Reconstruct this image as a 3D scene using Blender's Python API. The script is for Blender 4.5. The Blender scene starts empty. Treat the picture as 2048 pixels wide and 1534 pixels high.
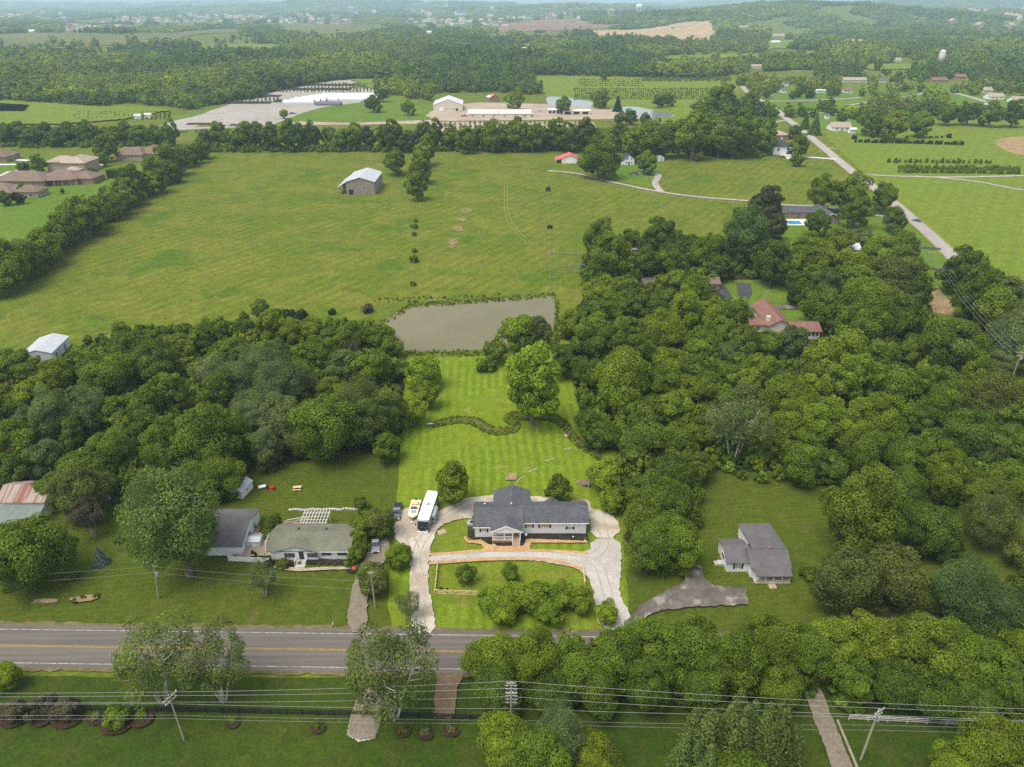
import bpy, math, random
import numpy as np
from mathutils import Vector, Matrix
from mathutils.geometry import tessellate_polygon

# ------------------------------------------------------------------ camera, sky, sun, exposure
S = bpy.context.scene
COL = S.collection
F = 1419.0                       # focal length of the photograph in its own pixels
PITCH = math.atan(765 / F)       # downward tilt
CAMH = 100.0                     # drone altitude, metres
cam_d = bpy.data.cameras.new('camera'); cam = bpy.data.objects.new('camera', cam_d); COL.objects.link(cam)
cam_d.sensor_fit = 'HORIZONTAL'; cam_d.sensor_width = 36.0; cam_d.lens = 36.0 * F / 2048
cam_d.clip_start = 1.0; cam_d.clip_end = 200000
cam.location = (0, 0, CAMH); cam.rotation_euler = (math.pi/2 - PITCH, 0, 0)
S.camera = cam

SUN_EL, SUN_AZ = math.radians(66), math.radians(-125)    # azimuth from +Y towards +X
w = bpy.data.worlds.new("World"); S.world = w; w.use_nodes = True
nt = w.node_tree; bg = nt.nodes['Background']
sky = nt.nodes.new('ShaderNodeTexSky'); sky.sky_type = 'NISHITA'; sky.sun_disc = False
sky.sun_elevation = SUN_EL; sky.sun_rotation = SUN_AZ
sky.air_density = 1.0; sky.dust_density = 3.5; sky.ozone_density = 1.0; sky.altitude = 100
hs_ = nt.nodes.new('ShaderNodeHueSaturation'); hs_.inputs['Saturation'].default_value = 0.45   # thin overcast
nt.links.new(sky.outputs[0], hs_.inputs['Color']); nt.links.new(hs_.outputs[0], bg.inputs[0]); bg.inputs[1].default_value = 0.15
sun_d = bpy.data.lights.new('sun', 'SUN'); sun = bpy.data.objects.new('sun', sun_d); COL.objects.link(sun)
sun_d.energy = 1.5; sun_d.angle = math.radians(35); sun_d.color = (1.0, 0.93, 0.80)
sv = Vector((math.sin(SUN_AZ)*math.cos(SUN_EL), math.cos(SUN_AZ)*math.cos(SUN_EL), math.sin(SUN_EL)))
sun.rotation_euler = (-sv).to_track_quat('-Z', 'Y').to_euler()
S.view_settings.view_transform = 'Standard'; S.view_settings.look = 'None'
S.view_settings.exposure = 0.76; S.view_settings.gamma = 1
S.cycles.max_bounces = 5; S.cycles.diffuse_bounces = 4; S.cycles.glossy_bounces = 2
S.cycles.transmission_bounces = 3; S.cycles.transparent_max_bounces = 6; S.cycles.volume_bounces = 1
S.cycles.use_denoising = False
try: S.cycles.denoiser = 'OPENIMAGEDENOISE'
except Exception: pass
S.cycles.use_adaptive_sampling = True; S.cycles.adaptive_threshold = 0.006

random.seed(7); RN = np.random.default_rng(7)
CP, SP = math.cos(PITCH), math.sin(PITCH)

def G(px, py, z=0.0):
    """world point at height z seen at photograph pixel (px, py)"""
    u = (px-1024)/F; v = (py-767)/F
    t = (z-CAMH)/(-SP - v*CP)
    return (u*t, (CP - v*SP)*t)
def PX(x, y, z=0.0):
    d = y*CP + (CAMH-z)*SP
    return (1024 + F*x/d, 767 + F*((CAMH-z)*CP - y*SP)/d)
def depth(x, y, z=0.0): return y*CP + (CAMH-z)*SP

# ------------------------------------------------------------------ tags
def tag(o, label=None, cat=None, group=None, kind=None):
    if label: o['label'] = label
    if cat: o['category'] = cat
    if group: o['group'] = group
    if kind: o['kind'] = kind
    return o
def thing(name, label, cat, loc=(0, 0, 0), rz=0.0, group=None):
    o = bpy.data.objects.new(name, None); o.empty_display_size = 0.5; COL.objects.link(o)
    o.location = loc; o.rotation_euler = (0, 0, rz)
    return tag(o, label, cat, group)

# ------------------------------------------------------------------ materials
MATS = {}
def new_mat(name):
    m = bpy.data.materials.new(name); m.use_nodes = True
    t = m.node_tree; p = t.nodes['Principled BSDF']
    MATS[name] = m
    return m, t, p
def N(t, kind, **kw):
    n = t.nodes.new(kind)
    for k, v in kw.items(): setattr(n, k, v)
    return n
def mixc(t, fac, a, b, mode='MIX'):
    n = N(t, 'ShaderNodeMix', data_type='RGBA', blend_type=mode)
    for s, v in ((0, fac), (6, a), (7, b)):
        if hasattr(v, 'is_output'): t.links.new(v, n.inputs[s])
        elif s == 0: n.inputs[0].default_value = v
        else: n.inputs[s].default_value = (*v[:3], 1)
    return n.outputs[2]
def mth(t, op, a, b=None, c=None, clamp=False):
    n = N(t, 'ShaderNodeMath', operation=op, use_clamp=clamp)
    for i, v in enumerate((a, b, c)):
        if v is None: continue
        if hasattr(v, 'is_output'): t.links.new(v, n.inputs[i])
        else: n.inputs[i].default_value = v
    return n.outputs[0]
def coords(t, world=False, scale=(1, 1, 1), rot=0.0):
    if world: src = N(t, 'ShaderNodeNewGeometry').outputs['Position']
    else: src = N(t, 'ShaderNodeTexCoord').outputs['Object']
    mp = N(t, 'ShaderNodeMapping'); mp.inputs['Scale'].default_value = scale; mp.inputs['Rotation'].default_value = (0, 0, rot)
    t.links.new(src, mp.inputs[0]); return mp.outputs[0]
def noise(t, vec, scale, detail=3, rough=0.55, dist=0.0):
    n = N(t, 'ShaderNodeTexNoise'); n.inputs['Scale'].default_value = scale; n.inputs['Detail'].default_value = detail
    n.inputs['Roughness'].default_value = rough; n.inputs['Distortion'].default_value = dist
    t.links.new(vec, n.inputs['Vector']); return n.outputs[0]
def ramp(t, fac, lo, hi, ease=True):
    n = N(t, 'ShaderNodeMapRange', interpolation_type='SMOOTHSTEP' if ease else 'LINEAR'); t.links.new(fac, n.inputs[0])
    n.inputs[1].default_value = lo; n.inputs[2].default_value = hi; return n.outputs[0]

def plain(name, col, rough=0.7, var=0.12, scale=1.2, metal=0.0, spec=0.3, bump=0.0):
    """painted or solid stuff with uneven tone"""
    m, t, p = new_mat(name)
    v = coords(t); n1 = noise(t, v, scale, 4); n2 = noise(t, v, scale*7, 3)
    f = mth(t, 'ADD', mth(t, 'MULTIPLY', n1, 0.6), mth(t, 'MULTIPLY', n2, 0.4))
    dark = tuple(c*(1-var*2) for c in col); light = tuple(min(1, c*(1+var*2)) for c in col)
    t.links.new(mixc(t, ramp(t, f, 0.3, 0.7), dark, light), p.inputs['Base Color'])
    p.inputs['Roughness'].default_value = rough; p.inputs['Metallic'].default_value = metal
    p.inputs['Specular IOR Level'].default_value = spec
    if bump:
        b = N(t, 'ShaderNodeBump'); b.inputs['Strength'].default_value = bump; t.links.new(n2, b.inputs['Height']); t.links.new(b.outputs[0], p.inputs['Normal'])
    return m
def lined(name, col, period, axis='Z', rough=0.6, var=0.1, dark=0.7, width=0.12, metal=0.0):
    """siding, standing-seam metal or boards: thin lines across one object axis"""
    m, t, p = new_mat(name)
    v = coords(t); sep = N(t, 'ShaderNodeSeparateXYZ'); t.links.new(v, sep.inputs[0])
    fr = mth(t, 'FRACT', mth(t, 'DIVIDE', sep.outputs['XYZ'.index(axis)], period))
    line = mth(t, 'LESS_THAN', fr, width)
    n1 = noise(t, v, 0.7, 4); n2 = noise(t, v, 6, 3)
    f = mth(t, 'ADD', mth(t, 'MULTIPLY', n1, 0.6), mth(t, 'MULTIPLY', n2, 0.4))
    c = mixc(t, ramp(t, f, 0.3, 0.7), tuple(c*(1-var*2) for c in col), tuple(min(1, c*(1+var*2)) for c in col))
    t.links.new(mixc(t, line, c, tuple(k*dark for k in col)), p.inputs['Base Color'])
    p.inputs['Roughness'].default_value = rough; p.inputs['Metallic'].default_value = metal
    return m
def shingle(name, col, var=0.22):
    m, t, p = new_mat(name)
    v = coords(t); br = N(t, 'ShaderNodeTexBrick'); t.links.new(v, br.inputs['Vector'])
    br.inputs['Scale'].default_value = 1.0; br.inputs['Brick Width'].default_value = 0.5; br.inputs['Row Height'].default_value = 0.2
    br.inputs['Mortar Size'].default_value = 0.012; br.inputs['Bias'].default_value = 0
    br.inputs['Color1'].default_value = (*[c*(1-var) for c in col], 1); br.inputs['Color2'].default_value = (*[c*(1+var) for c in col], 1)
    br.inputs['Mortar'].default_value = (*[c*0.6 for c in col], 1)
    n1 = noise(t, v, 0.35, 5); n2 = noise(t, coords(t, scale=(0.4, 2.2, 1)), 2.2, 3)
    c = mixc(t, ramp(t, n1, 0.3, 0.75), br.outputs[0], tuple(k*1.35 for k in col), 'MIX')
    c2 = mixc(t, 0.7, br.outputs[0], c)
    t.links.new(mixc(t, mth(t, 'MULTIPLY', ramp(t, n2, 0.45, 0.75), 0.35), c2, tuple(k*0.6 for k in col)), p.inputs['Base Color'])
    p.inputs['Roughness'].default_value = 0.9; p.inputs['Specular IOR Level'].default_value = 0.2
    return m
def ground_mat(name, cols, big=0.012, mid=0.12, fine=1.6, stripe=None, rough=1.0, bare=None, patch=(0.42, 0.72), coarse=1.0):
    """grass and soil: cols = (a, b, c) mixed by broad, middle and fine noise in world metres"""
    m, t, p = new_mat(name)
    v = coords(t, True)
    n1 = noise(t, v, big, 5, 0.6); n2 = noise(t, v, mid, 5, 0.62, 0.4); n3 = noise(t, v, fine, 4, 0.7)
    c = mixc(t, ramp(t, n1, 0.36, 0.64), cols[0], cols[1])
    c = mixc(t, mth(t, 'MULTIPLY', ramp(t, n2, *patch), 0.75), c, cols[2])
    if stripe:
        per, ang, amt = stripe
        vs = coords(t, True, rot=ang); sep = N(t, 'ShaderNodeSeparateXYZ'); t.links.new(vs, sep.inputs[0])
        wob = mth(t, 'MULTIPLY', noise(t, v, 0.06, 2), 2.4)
        s = mth(t, 'SINE', mth(t, 'MULTIPLY', mth(t, 'ADD', sep.outputs[0], wob), 2*math.pi/per))
        brk = ramp(t, noise(t, v, 0.05, 3), 0.35, 0.6)
        s = mth(t, 'MULTIPLY', mth(t, 'MULTIPLY', s, amt), brk)
        c = mixc(t, mth(t, 'ADD', 0.5, s, clamp=True), tuple(k*0.80 for k in cols[0]), c)
        c = mixc(t, 0.55, c, mixc(t, mth(t, 'ADD', 0.35, s, clamp=True), c, tuple(min(1, k*1.35) for k in cols[1])))
    if bare:
        nb = noise(t, v, bare[1], 4, 0.6)
        c = mixc(t, mth(t, 'MULTIPLY', ramp(t, nb, bare[2], bare[2]+0.1), 0.8), c, bare[0])
    g = N(t, 'ShaderNodeMix', data_type='RGBA', blend_type='MULTIPLY'); g.inputs[0].default_value = 1
    t.links.new(c, g.inputs[6])
    mr = N(t, 'ShaderNodeMapRange'); t.links.new(n3, mr.inputs[0]); mr.inputs[1].default_value = 0.25; mr.inputs[2].default_value = 0.75
    mr.inputs[3].default_value = 0.62; mr.inputs[4].default_value = 1.38
    m4 = N(t, 'ShaderNodeMapRange'); t.links.new(noise(t, v, fine*0.24, 5, 0.72, 0.6), m4.inputs[0]); m4.inputs[1].default_value = 0.3; m4.inputs[2].default_value = 0.7
    m4.inputs[3].default_value = 1-0.20*coarse; m4.inputs[4].default_value = 1+0.22*coarse; tex = mth(t, 'MULTIPLY', mr.outputs[0], m4.outputs[0])
    cc = N(t, 'ShaderNodeCombineColor')
    for i in range(3): t.links.new(tex, cc.inputs[i])
    t.links.new(cc.outputs[0], g.inputs[7])
    t.links.new(g.outputs[2], p.inputs['Base Color'])
    b = N(t, 'ShaderNodeBump'); b.inputs['Strength'].default_value = 0.5 if coarse > 0.5 else 0.15; b.inputs['Distance'].default_value = 0.25 if coarse > 0.5 else 0.04
    t.links.new(n3, b.inputs['Height']); t.links.new(b.outputs[0], p.inputs['Normal'])
    p.inputs['Roughness'].default_value = rough; p.inputs['Specular IOR Level'].default_value = 0.05
    return m
def leaf_mat(name, instanced=False, trans=0.44):
    m, t, p = new_mat(name); t.nodes.remove(p); out = t.nodes['Material Output']
    a = N(t, 'ShaderNodeAttribute', attribute_name='tone')
    if instanced: col = N(t, 'ShaderNodeAttribute', attribute_type='INSTANCER', attribute_name='tint').outputs['Vector']
    else: col = N(t, 'ShaderNodeObjectInfo').outputs['Color']
    k = N(t, 'ShaderNodeVectorMath', operation='SCALE'); t.links.new(col, k.inputs[0]); t.links.new(a.outputs['Fac'], k.inputs['Scale'])
    warm = mixc(t, ramp(t, a.outputs['Fac'], 0.9, 1.7), k.outputs[0], (0.19, 0.24, 0.02))
    c = mixc(t, 0.3, k.outputs[0], warm)
    d = N(t, 'ShaderNodeBsdfDiffuse'); t.links.new(c, d.inputs[0])
    tr = N(t, 'ShaderNodeBsdfTranslucent'); t.links.new(mixc(t, 1.0, c, (1.0, 1.1, 0.55), 'MULTIPLY'), tr.inputs[0])
    gl = N(t, 'ShaderNodeBsdfGlossy'); gl.inputs['Roughness'].default_value = 0.55; gl.inputs[0].default_value = (0.6, 0.65, 0.6, 1)
    ms = N(t, 'ShaderNodeMixShader'); ms.inputs[0].default_value = trans; t.links.new(d.outputs[0], ms.inputs[1]); t.links.new(tr.outputs[0], ms.inputs[2])
    m2 = N(t, 'ShaderNodeMixShader'); m2.inputs[0].default_value = 0.012; t.links.new(ms.outputs[0], m2.inputs[1]); t.links.new(gl.outputs[0], m2.inputs[2])
    t.links.new(m2.outputs[0], out.inputs[0])
    return m
LEAF = leaf_mat('leaf'); LEAF_I = leaf_mat('leaf_far', True)
BARK = plain('bark', (0.16, 0.13, 0.10), 0.95, 0.25, 3)
BARKP = plain('bark_pale', (0.42, 0.38, 0.31), 0.95, 0.25, 3)

# ------------------------------------------------------------------ mesh builder
class MB:
    def __init__(s): s.v = []; s.f = []; s.m = []
    def add(s, vs, fs, mi=0):
        b = len(s.v); s.v += [tuple(q) for q in vs]; s.f += [tuple(b+i for i in f) for f in fs]; s.m += [mi]*len(fs); return s
    def box(s, x0, x1, y0, y1, z0, z1, mi=0):
        return s.add([(x0,y0,z0),(x1,y0,z0),(x1,y1,z0),(x0,y1,z0),(x0,y0,z1),(x1,y0,z1),(x1,y1,z1),(x0,y1,z1)],
                     [(0,3,2,1),(4,5,6,7),(0,1,5,4),(1,2,6,5),(2,3,7,6),(3,0,4,7)], mi)
    def hexa(s, lo, hi, mi=0):
        """lo, hi: four corners each, counter-clockwise seen from above"""
        return s.add(list(lo)+list(hi), [(0,3,2,1),(4,5,6,7),(0,1,5,4),(1,2,6,5),(2,3,7,6),(3,0,4,7)], mi)
    def tube(s, p, q, r0, r1=None, n=6, mi=0):
        r1 = r0 if r1 is None else r1; p = Vector(p); q = Vector(q); d = q-p
        if d.length < 1e-6: return s
        a = d.orthogonal().normalized(); b = d.cross(a).normalized()
        vs = [p+(a*math.cos(k*2*math.pi/n)+b*math.sin(k*2*math.pi/n))*r0 for k in range(n)] + [q+(a*math.cos(k*2*math.pi/n)+b*math.sin(k*2*math.pi/n))*r1 for k in range(n)]
        return s.add(vs, [(k, (k+1) % n, n+(k+1) % n, n+k) for k in range(n)]+[tuple(range(n-1, -1, -1)), tuple(range(n, 2*n))], mi)
    def path(s, pts, r, n=5, mi=0):
        for a, b in zip(pts[:-1], pts[1:]): s.tube(a, b, r, r, n, mi)
        return s
    def prism(s, prof, y0, y1, axis='Y', mi=0):
        """profile of (a, z) extruded along Y (a = x) or along X (a = y)"""
        n = len(prof)
        if axis == 'Y': vs = [(a, y0, z) for a, z in prof]+[(a, y1, z) for a, z in prof]
        else: vs = [(y0, a, z) for a, z in prof]+[(y1, a, z) for a, z in prof]
        return s.add(vs, [tuple(range(n)), tuple(range(2*n-1, n-1, -1))]+[(k, n+k, n+(k+1) % n, (k+1) % n) for k in range(n)], mi)
    def lathe(s, prof, n=12, c=(0, 0), mi=0):
        vs = [(c[0]+r*math.cos(2*math.pi*k/n), c[1]+r*math.sin(2*math.pi*k/n), z) for r, z in prof for k in range(n)]
        fs = [(i*n+k, i*n+(k+1) % n, (i+1)*n+(k+1) % n, (i+1)*n+k) for i in range(len(prof)-1) for k in range(n)]
        fs += [tuple(range(n-1, -1, -1)), tuple(range((len(prof)-1)*n, len(prof)*n))]
        return s.add(vs, fs, mi)
    def build(s, name, mats, parent=None, bevel=0.0, smooth=False):
        me = bpy.data.meshes.new(name); me.from_pydata(s.v, [], s.f)
        for m in (mats if isinstance(mats, (list, tuple)) else [mats]): me.materials.append(m)
        me.polygons.foreach_set('material_index', s.m)
        if smooth: me.polygons.foreach_set('use_smooth', [True]*len(s.f))
        me.update()
        import bmesh
        bm = bmesh.new(); bm.from_mesh(me); bmesh.ops.recalc_face_normals(bm, faces=bm.faces); bm.to_mesh(me); bm.free()
        o = bpy.data.objects.new(name, me); COL.objects.link(o)
        if parent: o.parent = parent
        if bevel:
            b = o.modifiers.new('bevel', 'BEVEL'); b.width = bevel; b.segments = 2; b.limit_method = 'ANGLE'
        return o

# ------------------------------------------------------------------ the lie of the land
HILLS = []     # (x, y, height, sx, sy)
def hill(px, dist, hgt, sx, sy): HILLS.append(((px-1024)/F*dist*0.88, dist, hgt, sx, sy))
hill(1400, 3600, 40, 420, 420); hill(1560, 4300, 62, 620, 500); hill(1760, 3700, 44, 700, 420); hill(1930, 4400, 52, 900, 500)
hill(1240, 4800, 34, 500, 500); hill(1500, 5200, 50, 420, 500); hill(1120, 7200, 62, 1100, 800); hill(1850, 8200, 92, 1500, 900)
hill(250, 2350, 8, 260, 160); hill(330, 2500, 9, 300, 160); hill(900, 9500, 78, 2600, 900); hill(2150, 9500, 105, 2400, 1100)
hill(480, 14000, 88, 2600, 1400); hill(1500, 14000, 100, 2600, 1400); hill(-150, 12500, 92, 2500, 1400); hill(620, 9000, 45, 1200, 800)
def H(x, y):
    x = np.asarray(x, float); y = np.asarray(y, float); z = np.zeros(np.broadcast(x, y).shape)
    for hx, hy, h, sx, sy in HILLS: z = z + h*np.exp(-((x-hx)/sx)**2-((y-hy)/sy)**2)
    ro = np.hypot(x, y)
    z = z + np.clip((ro-1700)/1500, 0, 1)*6*(np.sin(x*0.0041+1.3)*np.sin(y*0.0033)+0.6*np.sin(x*0.009+y*0.006))
    return np.where(ro < 1600, 0, z)

PASTURE = ground_mat('pasture_grass', ((0.082, 0.122, 0.012), (0.122, 0.146, 0.016), (0.205, 0.170, 0.036)), 0.013, 0.045, 0.75, stripe=(5.5, 0.55, 0.15), bare=((0.062, 0.115, 0.010), 0.028, 0.56), patch=(0.44, 0.62))
def make_ground():
    rs = [0.0]+list(np.arange(60, 1700, 60))+list(1700*1.055**np.arange(0, 68)); nth = 220
    th = np.linspace(0, 2*math.pi, nth, endpoint=False)
    V = [(0, 0, 0)]
    for r in rs[1:]:
        xs = r*np.cos(th); ys = r*np.sin(th); zs = H(xs, ys)
        V += list(zip(xs.tolist(), ys.tolist(), zs.tolist()))
    Fc = [(0, 1+k, 1+(k+1) % nth) for k in range(nth)]
    for i in range(len(rs)-2):
        a = 1+i*nth; b = a+nth
        Fc += [(a+k, b+k, b+(k+1) % nth, a+(k+1) % nth) for k in range(nth)]
    mb = MB(); mb.v = V; mb.f = Fc; mb.m = [0]*len(Fc)
    tag(mb.build('ground', PASTURE, smooth=True), kind='structure')
make_ground()

LEVEL = [0.02]
def rough_edge(pts, amt, step):
    out = []; n = len(pts)
    for i in range(n):
        a = pts[i]; b = pts[(i+1) % n]; L = math.hypot(b[0]-a[0], b[1]-a[1]); k = max(1, int(L/step))
        nx, ny = -(b[1]-a[1])/max(L, .01), (b[0]-a[0])/max(L, .01)
        for j in range(k):
            f = j/k; d = random.uniform(-amt, amt) if j else random.uniform(-amt, amt)*0.4
            out.append((a[0]+(b[0]-a[0])*f+nx*d, a[1]+(b[1]-a[1])*f+ny*d))
    return out
def smooth_poly(pts, it=2):
    for _ in range(it):
        q = []
        for i in range(len(pts)):
            a = pts[i]; b = pts[(i+1) % len(pts)]
            q += [(a[0]*.75+b[0]*.25, a[1]*.75+b[1]*.25), (a[0]*.25+b[0]*.75, a[1]*.25+b[1]*.75)]
        pts = q
    return pts
def sheet(name, pts, mat, edge=0.0, step=2.0, smooth=0, lift=None, px=True, name_kind='structure', drape=False, label=None, cat=None):
    """flat outline on the ground (photograph pixels back-projected to the ground, or metres)"""
    w_ = [G(*p) for p in pts] if px else list(pts)
    if 'concrete' != mat.name and name in ('driveway', 'creek_bank', 'pond_bank', 'lane', 'forest_floor', 'mulch_bed', 'mulch_ring', 'patio') and mat.name != 'concrete':
        edge = max(edge, 0.10 if 'mulch' in name or name == 'patio' else 0.18); step = min(step, 0.7 if name != 'forest_floor' else 1.5)
    if smooth: w_ = smooth_poly(w_, smooth)
    if edge: w_ = rough_edge(w_, edge, step)
    z = lift if lift is not None else LEVEL[0]
    LEVEL[0] += 0.004
    tri = tessellate_polygon([[Vector((a, b, 0)) for a, b in w_]])
    if drape: vs = [(a, b, float(H(a, b))+drape) for a, b in w_]
    else: vs = [(a, b, z) for a, b in w_]
    mb = MB(); mb.add(vs, [tuple(f) for f in tri]); o = mb.build(name, mat)
    for p in o.data.polygons:
        pass
    me = o.data
    if me.polygons and me.polygons[0].normal.z < 0: me.flip_normals()
    tag(o, label, cat, kind=name_kind)
    return o
def ribbon(name, pts, width, mat, px=True, edge=0.0, step=3.0, widths=None, lift=None, kind='structure'):
    c = [G(*p) for p in pts] if px else list(pts)
    L = []; R = []
    for i, p in enumerate(c):
        a = c[max(0, i-1)]; b = c[min(len(c)-1, i+1)]; dx, dy = b[0]-a[0], b[1]-a[1]; l = math.hypot(dx, dy)
        hw = (widths[i] if widths else width)/2
        L.append((p[0]-dy/l*hw, p[1]+dx/l*hw)); R.append((p[0]+dy/l*hw, p[1]-dx/l*hw))
    return sheet(name, L+R[::-1], mat, edge, step, 0, lift, px=False, name_kind=kind)
def curve(pts, n=8):
    """Catmull-Rom through pixel points"""
    out = []; P = [pts[0]]+list(pts)+[pts[-1]]
    for i in range(1, len(P)-2):
        p0, p1, p2, p3 = (np.array(P[i+k-1], float) for k in range(4))
        for j in range(n):
            t = j/n; out.append(tuple(0.5*((2*p1)+(-p0+p2)*t+(2*p0-5*p1+4*p2-p3)*t*t+(-p0+3*p1-3*p2+p3)*t**3)))
    out.append(tuple(pts[-1])); return out

# ------------------------------------------------------------------ ground covers, roads, water
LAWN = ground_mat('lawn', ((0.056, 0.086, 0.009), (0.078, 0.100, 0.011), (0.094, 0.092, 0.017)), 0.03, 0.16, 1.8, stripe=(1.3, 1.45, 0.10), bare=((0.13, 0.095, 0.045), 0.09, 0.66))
LAWN_LOW = ground_mat('lawn_roadside', ((0.030, 0.058, 0.006), (0.044, 0.070, 0.008), (0.056, 0.064, 0.012)), 0.035, 0.2, 2.0, bare=((0.11, 0.085, 0.04), 0.12, 0.69))  # darkening towards the frame's lower edge is put into this grass colour
PARCEL = ground_mat('lawn_striped', ((0.122, 0.188, 0.012), (0.155, 0.205, 0.015), (0.190, 0.195, 0.028)), 0.03, 0.12, 1.8, stripe=(2.3, -0.04, 0.27), bare=((0.24, 0.21, 0.06), 0.11, 0.63))  # the lot's overall brightening is put into this grass colour
YARD = ground_mat('lawn_front', ((0.105, 0.165, 0.012), (0.135, 0.178, 0.016), (0.165, 0.165, 0.028)), 0.06, 0.25, 2.0, bare=((0.24, 0.19, 0.07), 0.2, 0.66))
SUBURB = ground_mat('suburb_grass', ((0.080, 0.150, 0.014), (0.105, 0.165, 0.018), (0.125, 0.160, 0.026)), 0.02, 0.1, 1.2)
HAYFIELD = ground_mat('hay_field', ((0.120, 0.175, 0.018), (0.145, 0.185, 0.022), (0.165, 0.170, 0.032)), 0.012, 0.05, 0.8, stripe=(7.0, 0.6, 0.10))
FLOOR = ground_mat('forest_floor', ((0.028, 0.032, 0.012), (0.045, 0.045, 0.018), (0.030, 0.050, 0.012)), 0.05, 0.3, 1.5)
DIRT = ground_mat('bare_soil', ((0.34, 0.22, 0.12), (0.27, 0.19, 0.11), (0.14, 0.14, 0.04)), 0.05, 0.15, 1.2)
BAREP = ground_mat('bare_patches', ((0.115, 0.125, 0.020), (0.150, 0.135, 0.035), (0.26, 0.19, 0.10)), 0.1, 0.25, 1.2, patch=(0.42, 0.56))
TAN = ground_mat('stubble_field', ((0.42, 0.29, 0.16), (0.36, 0.26, 0.15), (0.30, 0.24, 0.12)), 0.004, 0.02, 0.2)
BROWN = ground_mat('turned_earth', ((0.22, 0.13, 0.08), (0.16, 0.10, 0.06), (0.30, 0.21, 0.15)), 0.006, 0.03, 0.2)
OLIVEF = ground_mat('rough_field', ((0.115, 0.125, 0.040), (0.140, 0.135, 0.045), (0.095, 0.120, 0.030)), 0.004, 0.02, 0.2)
GRAVEL = ground_mat('gravel', ((0.46, 0.41, 0.34), (0.38, 0.33, 0.26), (0.54, 0.50, 0.44)), 0.08, 0.45, 3.0, bare=((0.34, 0.28, 0.20), 0.16, 0.50), coarse=0.2)
GRAVEL2 = ground_mat('gravel_grey', ((0.42, 0.395, 0.355), (0.36, 0.335, 0.295), (0.46, 0.43, 0.39)), 0.08, 0.5, 3.5, bare=((0.33, 0.28, 0.20), 0.12, 0.58), coarse=0.2)
NGRAVEL = ground_mat('nursery_gravel', ((0.31, 0.28, 0.245), (0.36, 0.33, 0.295), (0.25, 0.225, 0.19)), 0.02, 0.08, 0.6, bare=((0.30, 0.27, 0.10), 0.03, 0.66), coarse=0.2)
PINKDIRT = ground_mat('nursery_soil', ((0.34, 0.26, 0.20), (0.40, 0.33, 0.27), (0.27, 0.21, 0.14)), 0.03, 0.12, 0.7, bare=((0.16, 0.17, 0.06), 0.06, 0.62), coarse=0.2)
OLDTAR = ground_mat('old_asphalt', ((0.115, 0.100, 0.085), (0.160, 0.142, 0.122), (0.090, 0.078, 0.064)), 0.15, 0.5, 2.5, bare=((0.30, 0.27, 0.23), 0.28, 0.55), coarse=0.2)
DARKTAR = ground_mat('dark_asphalt', ((0.060, 0.060, 0.068), (0.075, 0.075, 0.082), (0.05, 0.05, 0.055)), 0.1, 0.4, 2, coarse=0.2)
LANE = ground_mat('lane_gravel', ((0.19, 0.155, 0.12), (0.24, 0.20, 0.155), (0.12, 0.12, 0.06)), 0.1, 0.4, 2.5, coarse=0.2)
REDDRIVE = ground_mat('brown_drive', ((0.18, 0.125, 0.075), (0.15, 0.105, 0.065), (0.21, 0.155, 0.10)), 0.1, 0.4, 2.5, coarse=0.2)
MULCH = ground_mat('orange_mulch', ((0.46, 0.29, 0.14), (0.38, 0.23, 0.10), (0.52, 0.35, 0.19)), 0.3, 0.9, 5)
BLACKMULCH = ground_mat('black_mulch', ((0.030, 0.024, 0.020), (0.045, 0.036, 0.028), (0.022, 0.018, 0.015)), 0.3, 0.9, 5)
REDMULCH = ground_mat('red_mulch', ((0.050, 0.032, 0.021), (0.040, 0.026, 0.018), (0.062, 0.042, 0.027)), 0.3, 0.9, 5)
PATIO = ground_mat('sand_patio', ((0.38, 0.31, 0.22), (0.33, 0.27, 0.19), (0.42, 0.35, 0.27)), 0.2, 0.7, 4, coarse=0.2)
CONC = ground_mat('concrete', ((0.55, 0.53, 0.50), (0.50, 0.48, 0.45), (0.6, 0.58, 0.55)), 0.1, 0.4, 2, coarse=0.2)
REEDBED = ground_mat('creek_bank', ((0.075, 0.120, 0.012), (0.110, 0.145, 0.018), (0.110, 0.095, 0.030)), 0.2, 0.5, 2.5)
MUD = ground_mat('creek_bed', ((0.12, 0.085, 0.045), (0.15, 0.105, 0.06), (0.07, 0.08, 0.025)), 0.2, 0.7, 3)

def road_mat():
    m, t, p = new_mat('road_asphalt'); v = coords(t, True)
    n1 = noise(t, coords(t, True, scale=(0.03, 1.0, 1)), 1.1, 4); n2 = noise(t, v, 2.4, 4, 0.7); n3 = noise(t, v, 0.05, 3)
    c = mixc(t, ramp(t, n1, 0.35, 0.65), (0.105, 0.092, 0.076), (0.145, 0.128, 0.108))
    c = mixc(t, mth(t, 'MULTIPLY', ramp(t, n2, 0.3, 0.7), 0.3), c, (0.10, 0.088, 0.075))
    c = mixc(t, mth(t, 'MULTIPLY', ramp(t, n3, 0.5, 0.7), 0.4), c, (0.165, 0.145, 0.120))
    t.links.new(c, p.inputs['Base Color']); p.inputs['Roughness'].default_value = 0.9; return m
ROAD = road_mat()
ROAD2 = ground_mat('country_road', ((0.31, 0.285, 0.26), (0.36, 0.335, 0.31), (0.27, 0.245, 0.22)), 0.01, 0.2, 1.5, coarse=0.2)
PAINTW = plain('road_paint_white', (0.33, 0.31, 0.28), 0.8, 0.35, 1.2); PAINTY = plain('road_paint_yellow', (0.36, 0.22, 0.05), 0.8, 0.2, 2)
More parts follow.
